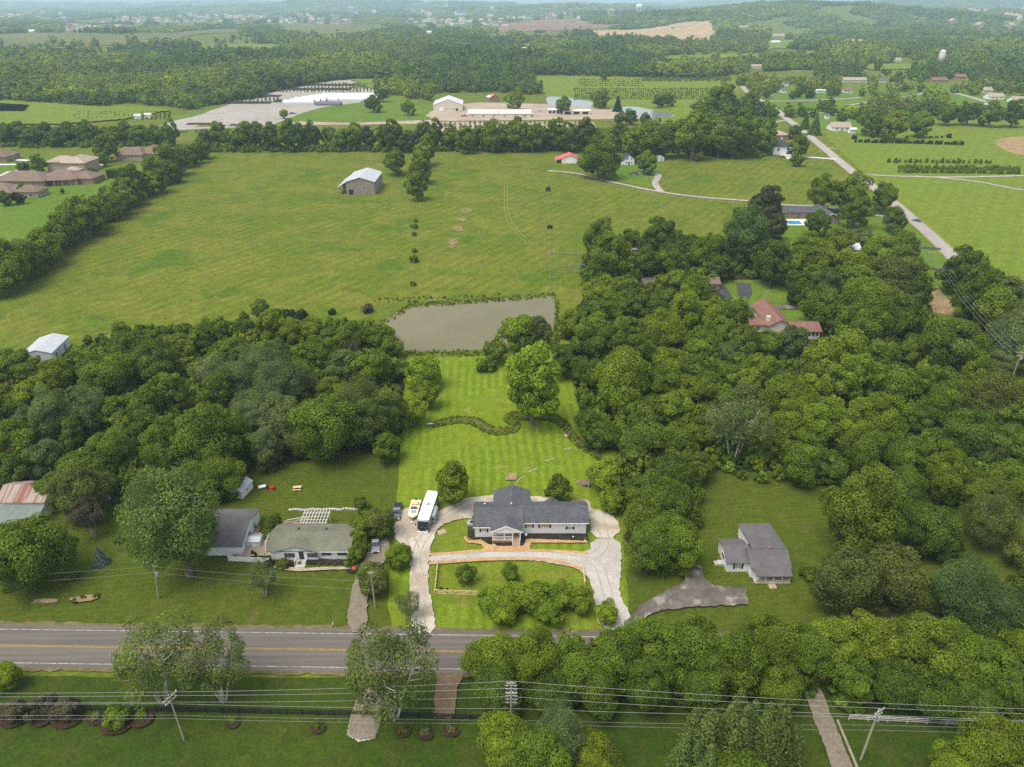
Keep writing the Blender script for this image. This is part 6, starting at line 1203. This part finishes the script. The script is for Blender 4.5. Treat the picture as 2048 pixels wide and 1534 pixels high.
# ------------------------------------------------------------------ yard things
def post_rail(name, label, cat, pts, mat, sp=2.6, hgt=1.3, rails=(.35, .75, 1.15), ps=.07, rs=.03, rw=.07, cross=False, posts_part='post', tube=False):
    x0, y0 = pts[0]; r = thing(name, label, cat, (x0, y0, 0))
    for (a, b), (c, e) in zip(pts[:-1], pts[1:]):
        L = math.hypot(c-a, e-b); n = max(1, round(L/sp)); ux, uy = (c-a)/L, (e-b)/L
        for k in range(n+1):
            if k == 0 and (a, b) != pts[0]: continue
            q = (a+(c-a)*k/n-x0, b+(e-b)*k/n-y0); MB().box(q[0]-ps, q[0]+ps, q[1]-ps, q[1]+ps, -.05, hgt).build(posts_part, mat, r)
        for z in rails:
            p = (a-x0, b-y0); q = (c-x0, e-y0); nx, ny = -uy*rs, ux*rs
            MB().hexa([(p[0]-nx,p[1]-ny,z-rw),(q[0]-nx,q[1]-ny,z-rw),(q[0]+nx,q[1]+ny,z-rw),(p[0]+nx,p[1]+ny,z-rw)], [(p[0]-nx,p[1]-ny,z+rw),(q[0]-nx,q[1]-ny,z+rw),(q[0]+nx,q[1]+ny,z+rw),(p[0]+nx,p[1]+ny,z+rw)]).build('rail', mat, r)
        if cross:
            for k in range(n):
                p = (a+(c-a)*k/n-x0, b+(e-b)*k/n-y0); q = (a+(c-a)*(k+1)/n-x0, b+(e-b)*(k+1)/n-y0)
                MB().tube((*p, .3), (*q, 1.1), .06).tube((*p, 1.1), (*q, .3), .06).build('cross_brace', mat, r)
    return r
BLKW = plain('black_fence_board', (0.012, 0.012, 0.013), .8, .1)
post_rail('board_fence', 'long black four-board fence running below the road on the left', 'fence', [G(150, 1421), G(480, 1427), G(700, 1432), G(975, 1441)], BLKW, 2.6, 1.35, (.3, .62, .94, 1.25))
post_rail('rail_fence', 'white three-rail fence behind the right utility pole', 'fence', [G(1697, 1440), G(2010, 1456)], OFFW, 3.0, 1.3, (.4, .8, 1.2))
post_rail('timber_fence', 'new yellow timber crossbuck fence along the front and left of the yard', 'fence', [G(876, 1131), G(870, 1189), G(1010, 1194), G(1150, 1200)], NEWWOOD, 2.4, 1.35, (.25, 1.2), .09, .04, .08, cross=True)
post_rail('timber_fence', 'short yellow timber fence piece at the right end of the front yard', 'fence', [G(1165, 1141), G(1170, 1172)], NEWWOOD, 2.0, 1.35, (.25, .7, 1.2), .09, .04, .08)
def panel_fence(label, pts, mat, hgt=1.5):
    x0, y0 = pts[0]; r = thing('panel_fence', label, 'fence', (x0, y0, 0))
    for (a, b), (c, e) in zip(pts[:-1], pts[1:]):
        L = math.hypot(c-a, e-b); n = max(1, round(L/2.2)); nx, ny = -(e-b)/L*.03, (c-a)/L*.03
        for k in range(n):
            p = (a+(c-a)*k/n-x0, b+(e-b)*k/n-y0); q = (a+(c-a)*(k+1)/n-x0, b+(e-b)*(k+1)/n-y0)
            MB().hexa([(p[0]-nx,p[1]-ny,.05),(q[0]-nx,q[1]-ny,.05),(q[0]+nx,q[1]+ny,.05),(p[0]+nx,p[1]+ny,.05)], [(p[0]-nx,p[1]-ny,hgt),(q[0]-nx,q[1]-ny,hgt),(q[0]+nx,q[1]+ny,hgt),(p[0]+nx,p[1]+ny,hgt)]).build('panel', mat, r)
            MB().box(p[0]-.07, p[0]+.07, p[1]-.07, p[1]+.07, 0, hgt+.12).build('post', mat, r)
panel_fence('white picket fence round two sides of the sandy patio', [G(485, 1090), G(458, 1122), G(540, 1126)], WHITE, 1.3)
panel_fence('white fence piece with gate between garage and green-roofed house', [G(505, 1073), G(523, 1076), G(527, 1088)], WHITE, 1.3)
FP = plain('grey_fence_post', (.30, .27, .22), .95, .2)
post_rail('wire_fence', 'line of grey posts and wire dividing the pasture from the red-roofed barn to the pond', 'fence', [G(1094, 345), G(1099, 450), G(1101, 580)], FP, 6, 1.4, (.5, 1.1), .10, .015, .02)
post_rail('wire_fence', 'post and wire fence along the farm drive', 'fence', [G(1110, 350), G(1230, 374), G(1320, 393), G(1500, 410)], FP, 9, 1.4, (.5, 1.1), .10, .015, .02)
post_rail('wire_fence', 'post fence under the shrub row down the middle of the pasture', 'fence', [G(828, 405), G(827, 590)], FP, 7, 1.3, (.5, 1.0), .09, .012, .015)
for q, lab in (([G(1105, 508), G(1162, 511)], 'farthest wooden rail of the old paddock left of the wood'), ([G(1122, 534), G(1170, 533)], 'middle wooden rail of the old paddock left of the wood'), ([G(1118, 549), G(1168, 545)], 'nearest wooden rail of the old paddock left of the wood')):
    post_rail('paddock_fence', lab, 'fence', q, FP, 3.5, 1.3, (.6, 1.15), .10, .05, .08)
post_rail('wire_fence', 'post and wire fence right of the little white shed', 'fence', [G(1327, 325), G(1328, 345), G(1322, 378)], FP, 8, 1.3, (.6, 1.1), .09, .015, .02)
# clipped hedge
for (x0, x1, y_, lab, hh) in ((215, 268, 357, 'clipped dark hedge in front of the wide brown-roofed house', 5),):
    a = G(x0, y_); b = G(x1, y_); n_ = 9000; rng = np.random.default_rng(5); P_ = np.stack([rng.uniform(0, b[0]-a[0], n_), rng.uniform(0, 5, n_), rng.uniform(0, hh, n_)], 1); P_[: n_//2, 1] = rng.uniform(0, .6, n_//2); P_[n_//2:, 2] = rng.uniform(hh-.8, hh, n_-n_//2)
    V, tt = cards(P_, rng.normal(size=(n_, 3))+[0, -1, 1], .45, rng, np.clip(1+rng.normal(size=n_)*.15, .5, 1.6)); o = bpy.data.objects.new('hedge', card_mesh('hedge', V, tt, LEAF)); COL.objects.link(o); o.location = (*a, 0); o.color = (*TINT['G'], 1); tag(o, lab, 'hedge')
# poles and wires
def at(px, py, y):
    z = CAMH-y*math.tan(PITCH+math.atan((py-767)/F)); return ((px-1024)/F*depth(0, y, z), y, z)
POLEW = plain('pole_timber', (.33, .28, .21), .9, .15); WIREM = plain('wire_aluminium', (.36, .36, .35), .5, .05); INSUL = plain('insulator', (.5, .5, .52), .3)
def pole(label, base, hgt, arms=((.3, 2.2),), lean=(0, 0), r=.16, transf=False, rz=0.0, extra=False):
    t = thing('utility_pole', label, 'utility pole', (base[0], base[1], 0), rz); top = (lean[0], lean[1], hgt)
    MB().tube((0, 0, -.1), top, r, r*.65, 8).build('pole', POLEW, t)
    for dz, w_ in arms:
        f = (hgt-dz)/hgt; c = (lean[0]*f, lean[1]*f-.12, hgt-dz); a = MB().box(c[0]-w_/2, c[0]+w_/2, c[1]-.06, c[1]+.06, c[2]-.07, c[2]+.07).build('crossarm', POLEW, t)
        for k in (-1, -.35, .35, 1): MB().lathe([(.05, c[2]+.07), (.09, c[2]+.14), (.05, c[2]+.2), (.09, c[2]+.27), (.03, c[2]+.32)], 8, (c[0]+k*w_*.46, c[1])).build('insulator', INSUL, a)
    if transf: MB().lathe([(.25, hgt-2.6), (.28, hgt-2.5), (.28, hgt-1.7), (.15, hgt-1.6)], 12, (lean[0]*.8+.42, -.1)).build('transformer', GREYP, t)
    if extra:
        for k in range(6): z = hgt-.6-k*.75; MB().tube((-.9, -.1, z), (.9, -.1, z), .045).tube((-.9, -.1, z), (-.45, -.1, z-.35), .04).tube((.9, -.1, z), (.45, -.1, z-.35), .04).build('bracket', STEEL, t)
    return t
pole('leaning wooden utility pole with slanting crossarm on the lower left lawn', (-50.4, 70.0), 10.4, ((.5, 2.4), (1.3, 2.0)), (0, 0), rz=1.1)
pole('grey steel-bracketed utility pole with stacked insulators in the lower centre', (-.1, 70.9), 12.0, ((.2, 1.3), (2.4, 1.6)), r=.2, extra=True)
pole('utility pole with cluttered top in front of the white rail fence', (52.2, 66.8), 11.4, ((.4, 2.0), (1.2, 1.6)), transf=True, rz=.5, r=.2)
g0 = G(1735, 1585); g1 = G(1675, 1440, 8.5); t = thing('brace_pole', 'slanting bundled brace pole left of the lower right utility pole', 'pole', (g0[0], g0[1], 0)); MB().tube((0, 0, 0), (g1[0]-g0[0], g1[1]-g0[1], 8.5), .22, .17, 8).build('pole', POLEW, t); MB().tube((.25, 0, 0), (g1[0]-g0[0]+.2, g1[1]-g0[1], 8.3), .06, .06, 6).build('conduit', STEEL, t)
pole('wooden pole with transformer on the left lawn between maple and spruce', (-67.2, 99.4), 8.3, ((.3, 1.2),), (1.0, 0), transf=True)
pole('plain wooden pole in the tree by the neighbour driveway', (-25.6, 97.0), 9.0, ((.3, 1.0),))
pole('steel-topped pole at the right edge of the wood', (141.5, 177.5), 14.5, ((.4, 3.0), (1.4, 2.4)), transf=True)
for q, hh, lab in (((1849, 545), 9, 'slim pole beside the side drives below the country road'), ((1527, 622), 8, 'thin pale pole at the woodland house'), ((127, 232), 12, 'pole standing in the far left field'), ((1128, 205), 9, 'pole at the left corner of the left far pond'), ((1218, 232), 11, 'pole below the pointed tree by the ponds'), ((997, 250), 13, 'pole in front of the long tan building'), ((1648, 268), 12, 'pale pole beside the spruce clump'), ((537, 232), 12, 'thin pole in the nursery yard'), ((1558, 190), 12, 'pole left of the suburb street crossing'), ((1550, 186), 12, 'left pole of the pair by the road bend')):
    pole(lab, G(*q), hh, ((.4, 1.8),), r=.2)
def wire(label, spans, sag=.5, r=.020, grp=None):
    pts = []
    for a, b in zip(spans[:-1], spans[1:]):
        for k in range(12): f = k/12; pts.append((a[0]+(b[0]-a[0])*f, a[1]+(b[1]-a[1])*f, a[2]+(b[2]-a[2])*f-sag*4*f*(1-f)))
    pts.append(spans[-1]); o = MB(); x0 = spans[0]; o.path([tuple(p[i]-x0[i] for i in range(3)) for p in pts], r, 4); ob = o.build('power_line', WIREM); ob.location = x0; tag(ob, label, 'power line', grp)
Y1, Y2, Y3 = 70.2, 70.9, 66.8
gp = 'power lines across the bottom of the scene'
wire('topmost power line over the lower lawn', [at(-900, 1383, 70), at(341, 1384, Y1), at(1022, 1362, Y2), at(1748, 1406, Y3), at(2900, 1440, 66)], .4, grp=gp)
wire('second power line from the top over the lower lawn', [at(-900, 1391, 70), at(344, 1391, Y1), at(1022, 1376, Y2), at(1752, 1416, Y3), at(2900, 1450, 66)], .4, grp=gp)
wire('third power line from the top over the lower lawn', [at(-900, 1403, 70), at(336, 1404, Y1), at(1022, 1393, Y2), at(1746, 1430, Y3), at(2900, 1462, 66)], .4, grp=gp)
wire('fourth power line from the top over the lower lawn', [at(-900, 1406, 70), at(330, 1407, Y1), at(1022, 1417, Y2), at(1750, 1434, Y3), at(2900, 1466, 66)], .3, grp=gp)
wire('upper of the two thin cables below the power lines', [at(-900, 1427, 70.3), at(345, 1430, 70.3), at(1022, 1440, 70.9), at(1740, 1450, 66.9), at(2900, 1470, 66)], .3, .014, gp)
wire('lower of the two thin cables below the power lines', [at(-900, 1436, 70.2), at(347, 1437, 70.2), at(1022, 1447, 70.9), at(1738, 1460, 66.9), at(2900, 1480, 66)], .3, .014, gp)
hp = (-66.3, 99.4, 8.0)
wire('upper thin line on the left lawn pole', [at(-400, 1170, 99.4), hp, at(752, 1163, 97.0)], .5, .012); wire('lower thin line on the left lawn pole', [at(-400, 1188, 99.4), (-66.3, 99.3, 6.6), at(752, 1180, 97.0)], .5, .012)
for i, dx in enumerate((-1.4, -.5, .5, 1.4)):
    a = at(2040+dx*14, 706, 177.5); e = G(1672+i*7, 352, 11); wire(('first','second','third','fourth')[i]+' line from left of the slanting wires beside the lane', [a, (G(1884+i*7, 545, 11)[0], G(1884+i*7, 545, 11)[1], 11), (e[0], e[1], 11)], 1.2, .022, 'slanting wires beside the lane')
# stone bed in the lower lawn
rk = MB(); poly = [G(*p) for p in ((736,1381),(758,1386),(763,1420),(760,1450),(750,1476),(718,1482),(696,1470),(704,1430),(718,1398))]
x0, x1 = min(a for a, b in poly), max(a for a, b in poly); y0, y1 = min(b for a, b in poly), max(b for a, b in poly); ic = [(-1,0,0),(1,0,0),(0,-1,0),(0,1,0),(0,0,-1),(0,0,1)]
for _ in range(2200):
    a, b = random.uniform(x0, x1), random.uniform(y0, y1)
    if not bool(inpoly(a, b, poly)): continue
    s_ = random.uniform(.14, .36); an = random.uniform(0, 3.1); c_, s2 = math.cos(an), math.sin(an)
    vs = []
    for q in ic: k = random.uniform(.7, 1.2)*s_; vs.append((a+(q[0]*c_-q[1]*s2)*k, b+(q[0]*s2+q[1]*c_)*k, .08+q[2]*k*.7+s_*.2))
    rk.add(vs, [(0,2,5),(2,1,5),(1,3,5),(3,0,5),(2,0,4),(1,2,4),(3,1,4),(0,3,4)])
tag(rk.build('stones', plain('grey_stone', (.36, .33, .29), .95, .25, .5)), 'grey rubble stones filling the pointed bed across the black fence', kind='stuff')
tag(sheet('stone_bed', [(736,1380),(759,1385),(764,1420),(761,1450),(751,1477),(718,1483),(695,1471),(703,1430),(717,1397)], LANE, .1, 1), kind='structure')
# shrubs and pots in front of the white house
def plant(px, py, r, t, label, name='flowering_shrub', grp=None): o = tree(px, py, r, t, 'sprig', name, None, label, 'shrub', grp, base=True); return o
for i, px_ in enumerate((1066, 1082, 1095, 1109, 1122, 1138)): plant(px_, 1074, 3.4, 'Y', f'{ORD[i+1]} from left of six yellow-green shrubs under the right wing windows', 'shrub', 'six yellow-green shrubs in the black mulch bed')
for i, px_ in enumerate((1060, 1074, 1088, 1102, 1116, 1130, 1146)): plant(px_, 1079, 1.8, 'S', f'{ORD[i+1]} from left of the tiny pale plants along the mulch walk', 'small_plant', 'tiny pale plants at the front of the mulch bed')
for q in ((980, 1083, 3.5, 'Y', 'yellow-green shrub left of the porch'), (1005, 1091, 3.0, 'Y', 'small yellow-green shrub in front of the porch rail'), (1045, 1088, 3.6, 'M', 'leafy shrub right of the front steps'), (942, 1062, 7, 'M', 'dark shrub against the left end wall of the white house'), (941, 1073, 5, 'G', 'lower dark shrub at the left corner of the white house'), (882, 1180, 5, 'D', 'small dark shrub in the corner of the crossbuck fence'), (894, 1180, 3.5, 'D', 'tiny dark shrub beside the one in the fence corner'),
          (600, 1128, 5, 'M', 'leafy shrub right of the front steps of the green-roofed house'), (640, 1130, 4, 'M', 'left round shrub in the bed under the green-roofed house windows'), (655, 1130, 4, 'S', 'middle pale shrub in the bed under the green-roofed house windows'), (670, 1130, 4, 'M', 'right round shrub in the bed under the green-roofed house windows'), (530, 1112, 4, 'M', 'potted bush on the sandy patio'), (478, 1100, 5, 'M', 'bush inside the patio fence'), (508, 1058, 9, 'M', 'bush at the foot of the garage gable'),
          (150, 1156, 9, 'B', 'low bluish plants in the oval bed right of the big maple'), (150, 1205, 7, 'B', 'left plant clump in the small roadside bed'), (168, 1198, 7, 'G', 'middle plant clump in the small roadside bed'), (192, 1195, 8, 'G', 'right plant clump in the small roadside bed'), (690, 1085, 10, 'L', 'pale bush against the right end of the green-roofed house'), (150, 1082, 6, 'D', 'small dark bush on the left lawn above the spruce'), (138, 1105, 4, 'G', 'tiny bush left of the spruce')):
    plant(q[0], q[1], q[2], q[3], q[4], 'shrub')
def pot(px, py, label):
    x, y = G(px, py); t = thing('planter', label, 'planter', (x, y, 0)); MB().lathe([(.22, 0), (.34, .5), (.36, .55), (.28, .55)], 12).build('pot', WTRIM, t)
    o = bpy.data.objects.new('foliage', TREES['sprig'][0][0]); COL.objects.link(o); o.parent = t; o.location = (0, 0, .5); o.scale = (.45, .45, .6); o.color = (*TINT['L'], 1)
pot(989, 1092, 'tall white planter left of the front porch'); pot(1171, 1084, 'white planter at the garage end of the mulch walk')
def deco(name, label, cat, px, py, fn, rz=0.0): x, y = G(px, py); t = thing(name, label, cat, (x, y, 0), rz); fn(t); return t
deco('garden_ornament', 'white ball ornament in the bed right of the porch', 'ornament', 1052, 1073, lambda t: (MB().lathe([(.12, 0), (.14, .2), (.3, .3), (.34, .55), (.25, .75), (.05, .85)], 10).build('ball', WTRIM, t), MB().lathe([(.22, 0), (.2, .18), (.1, .2)], 10).build('base', CONCR, t)))
deco('garden_ornament', 'low white ornament near the garage end of the mulch bed', 'ornament', 1146, 1077, lambda t: (MB().box(-.5, .5, -.25, .25, 0, .3).build('bowl', WTRIM, t, bevel=.08), MB().box(-.15, .15, -.1, .1, .3, .6).build('figure', WTRIM, t)))
deco('hot_tub', 'square grey air unit on a stand left of the white house', 'air unit', 944, 1051, lambda t: (MB().box(-1.0, .8, -.8, .8, 0, 1.0).build('cabinet', GREYP, t, bevel=.05), MB().lathe([(.42, 1.0), (.42, 1.08), (.1, 1.1)], 14).build('fan', BLACK, t)))['label'] = 'grey air unit with round fan left of the white house'
bpy.data.objects['hot_tub'].name = 'air_conditioner'
def picnic(t):
    MB().box(-.95, .95, -.38, .38, .72, .78).build('table_top', NEWWOOD, t)
    for s_ in (-1, 1): MB().box(-.95, .95, s_*.72-.14, s_*.72+.14, .42, .47).build('bench', NEWWOOD, t)
    for x_ in (-.65, .65): MB().tube((x_, -.7, 0), (x_, .25, .74), .05).tube((x_, .7, 0), (x_, -.25, .74), .05).tube((x_, -.75, .4), (x_, .75, .4), .045).build('leg', NEWWOOD, t)
deco('picnic_table', 'light wooden picnic table alone on the left back lawn', 'table', 595, 979, picnic, .1)
def mower(t):
    RP = paint('mower_red', (.5, .02, .02)); MB().box(-.2, .95, -.35, .35, .35, .8).build('bonnet', RP, t, bevel=.06); MB().box(-.6, .5, -.65, .65, .14, .3).build('mower_deck', RP, t, bevel=.05); MB().box(-.75, -.3, -.28, .28, .55, .7).box(-.8, -.68, -.26, .26, .7, 1.1).build('seat', BLACK, t); MB().tube((-.1, 0, .8), (-.2, 0, 1.05), .03).build('steering', BLACK, t); wheels(t, (-.6, .75), .5, .26, .2)
deco('lawn_mower', 'red ride-on mower left of the picnic table', 'mower', 541, 979, mower, .2)
deco('utility_cart', 'white and black cart beside the red mower', 'cart', 525, 977, lambda t: (MB().box(-.8, .8, -.45, .45, .45, .7).build('tub', WTRIM, t), MB().tube((.8, 0, .5), (1.5, 0, .3), .03).build('drawbar', BLACK, t), wheels(t, (0,), .5, .22, .12)), .4)
def mailbox(t): MB().box(-.06, .06, -.06, .06, 0, 1.05).build('post', BLACK, t); MB().prism([(-.14, 1.05), (.14, 1.05), (.14, 1.22), (.08, 1.32), (-.08, 1.32), (-.14, 1.22)], -.28, .28, 'Y').build('box', GREYP, t)
deco('mailbox', 'black roadside mailbox left of the neighbour driveway', 'mailbox', 667, 1257, mailbox); deco('mailbox', 'white roadside mailbox beside the country road junction', 'mailbox', 1731, 346, mailbox)
deco('yard_ornament', 'round red ornament on a stand at the driveway corner of the green-roofed house', 'ornament', 709, 1143, lambda t: (MB().tube((0, 0, 0), (0, 0, .9), .05).build('stand', BLACK, t), MB().lathe([(.1, .7), (.45, .8), (.5, .95), (.3, 1.15), (.05, 1.25)], 12).build('ball', paint('ornament_red', (.45, .03, .02)), t)))
def coop(t):
    MB().box(-1.2, 1.2, -.8, .8, .0, .9).build('wall', NEWWOOD, t); MB().prism([(-1.0, .85), (0, 1.5), (1.0, .85), (0, 1.42)], -1.35, 1.35, 'X').build('roof', SH_BROWN, t); MB().box(.2, .8, -.84, -.8, .1, .7).build('door', BLACK, t)
deco('wooden_shelter', 'low wooden animal shelter with brown roof behind the right wing', 'shelter', 1168, 970, coop, -.1)
def bridge(t):
    for k in range(9): MB().box(-.55, .55, -2.0+k*.45, -1.6+k*.45, .32, .38).build('plank', DECKW, t)
    for s_ in (-1, 1): MB().box(s_*.6-.05, s_*.6+.05, -2.1, 2.1, .2, .34).build('beam', OLDWOOD, t); MB().tube((s_*.6, -2.0, .9), (s_*.6, 2.0, .9), .05).tube((s_*.6, -2.0, .2), (s_*.6, -2.0, .95), .05).tube((s_*.6, 2.0, .2), (s_*.6, 2.0, .95), .05).build('rail', OLDWOOD, t)
deco('footbridge', 'small brown timber footbridge over the creek at the lawn edge', 'bridge', 1137, 868, bridge, -.5)
def plankb(t): MB().box(-1.6, 1.6, -.25, .25, .25, .33).build('plank', WTRIM, t)
deco('plank_bridge', 'white board laid over the left end of the creek', 'plank', 866, 849, plankb, .08)
for i, (px_, py_, rz, L, lab) in enumerate(((1040, 959, .9, 3.2, 'pale log lying right of the garden patch'), (1066, 941, .6, 2.6, 'pale log behind the garden patch'), (1100, 920, .5, 3.0, 'short pale log on the striped lawn'), (1136, 898, .4, 2.4, 'thin pale log nearest the footbridge'))):
    deco('log', lab, 'log', px_, py_, lambda t, L=L: MB().tube((-L/2, 0, .12), (L/2, 0, .12), .13, .09, 8).build('trunk', BARKP, t), rz)
deco('stone_block', 'flat tan stone slab on the grass between gravel drives', 'stone', 884, 1065, lambda t: MB().box(-.9, .9, -.7, .7, 0, .25).build('slab', PATIO, t, bevel=.05), .5)
def gable_sign(t): MB().tube((0, 0, 0), (0, 0, 1.6), .04).build('post', WTRIM, t)
deco('fallen_tree', 'pale dead branch reaching into the pond corner', 'branch', 1103, 598, lambda t: MB().tube((-1.5, 0, .2), (2.2, .6, .5), .16, .06, 6).tube((0, .2, .3), (1.0, 1.4, .8), .08, .03, 5).build('branch', BARKP, t), .3)
def wallseg(t):
    for k in range(26): MB().box(-8+k*.62, -7.42+k*.62, -.3+.12*math.sin(k), .2+.12*math.sin(k), 0, random.uniform(.3, .5)).build('stone', CONCR, t, bevel=.06)
deco('stone_edging', 'low pale stone edging across the lawn behind the green-roofed house', 'wall', 650, 1020, wallseg, .02)
def fnet(t):
    MB().box(-1.9, .3, -.06, .06, 0, .5).build('panel', BLACK, t); MB().hexa([(.2,-.06,0),(.35,-.06,0),(-1.1,-2.9,0),(-1.25,-2.9,0)][::-1], [(.2,-.06,.5),(.35,-.06,.5),(-1.1,-2.9,.5),(-1.25,-2.9,.5)][::-1]).build('panel', BLACK, t)
deco('low_barrier', 'low black angled barrier on the grass right of the rusty-roofed barn', 'barrier', 122, 1055, fnet)
deco('log_pile', 'long pile of split logs on the roadside lawn, lower left', 'log pile', 92, 1205, lambda t: [MB().tube((-2.6+.3*k, -.3+.15*(k % 3), .15+.12*(k % 2)), (1.6+.25*k, -.3+.15*(k % 3), .15+.12*(k % 2)), .11, n=7).build('log', BARK, t) for k in range(5)])
# patio chairs
def chair(t):
    MB().box(-.3, .3, -.3, .3, .38, .44).build('seat', BLACK, t); MB().box(-.3, .3, .26, .32, .44, .95).build('backrest', BLACK, t)
    for a in (-.26, .26):
        for b in (-.26, .26): MB().tube((a, b, 0), (a, b, .4), .03, n=5).build('leg', BLACK, t)
for i, (px_, py_) in enumerate(((505, 1110), (513, 1112), (496, 1093))): deco('patio_chair', ('left', 'right', 'farthest')[i]+' dark chair on the sandy patio', 'chair', px_, py_, chair, i*1.1)
# young nursery trees
def saplings(rows, label, grp, h0=1.0, col='G'):
    for (xa, ya, xb, yb, n_) in rows:
        for k in range(n_):
            f = k/max(1, n_-1); x, y = G(xa+(xb-xa)*f, ya+(yb-ya)*f); o = bpy.data.objects.new('sapling', TREES['sprig'][k % 2][0]); COL.objects.link(o); s_ = h0*random.uniform(.75, 1.2); o.location = (x+random.uniform(-.6, .6), y+random.uniform(-.8, .8), -.1); o.scale = (s_, s_, s_*1.7); j = random.uniform(.85, 1.15); o.color = tuple(c*j for c in TINT[col])+(1,); o.rotation_euler = (0, 0, random.uniform(0, 6)); tag(o, label, 'sapling', grp)
saplings([(1712,285,1925,290,36)], 'small dark sapling in the single row across the top of the hay field', 'single row of saplings', 1.4, 'D')
saplings([(1778,325,1980,327,20)], 'thin sapling in the sparse middle row of the hay field', 'sparse middle row of saplings', 1.5, 'M')
saplings([(1800,338,2035,341,34),(1800,345,2035,348,34)], 'leafy sapling in the dense double row of the hay field', 'dense double row of saplings', 1.6, 'L')
for q in ((1708, 278, 5), (1745, 277, 2.5), (1765, 277, 3), (1775, 277, 2.6), (1813, 277, 3), (1861, 276, 2.5), (1873, 276, 2.5), (1883, 276, 2.5), (1898, 276, 5)):
    o = tree(q[0], q[1], q[2]*1.3, 'D', 'sprig', 'shrub', None, 'dark round bush in the loose line above the sapling row', 'shrub', 'dark bushes above the sapling row', base=True)
pts = []
for (xa, xb, ya, yb, dx, dy) in ((1150,1460,178,200,4.4,3.4),(1160,1290,160,176,5,4),(150,345,226,240,9,2.6),(700,740,169,177,5,1.6),(560,760,168,186,7,1.8),(880,1180,247,262,10,3.5),(420,560,196,206,8,2)):
    yy = ya
    while yy < yb:
        xx = xa
        while xx < xb: a = G(xx+random.uniform(-1, 1), yy+random.uniform(-.3, .3)); pts.append((a[0], a[1], 0)); xx += dx
        yy += dy
for _ in range(500): a = G(random.uniform(1285, 1462), random.uniform(154, 163)); pts.append((a[0], a[1], 0))
pts = np.array(pts); n = len(pts); r_ = RN.uniform(0.7, 1.5, n); scatter('nursery_stock', pts, tints(n, 'ML', (3, 3)), np.stack([r_, r_, r_*1.2], 1), RN.integers(0, 3, n), UNDER, 'rows of young nursery trees and container plants beyond the tree line')

# ------------------------------------------------------------------ the air
def haze():
    mb = MB(); mb.box(-70000, 70000, -70000, 70000, -8, 330); o = mb.build('haze', [])
    m = bpy.data.materials.new('haze'); m.use_nodes = True; t = m.node_tree; t.nodes.clear(); out = t.nodes.new('ShaderNodeOutputMaterial'); v = t.nodes.new('ShaderNodeVolumePrincipled')
    v.inputs['Color'].default_value = (0.62, 0.84, 1.0, 1); v.inputs['Density'].default_value = 0.00012; v.inputs['Anisotropy'].default_value = 0.1
    t.links.new(v.outputs[0], out.inputs['Volume']); o.data.materials.append(m); tag(o, kind='stuff')
haze()
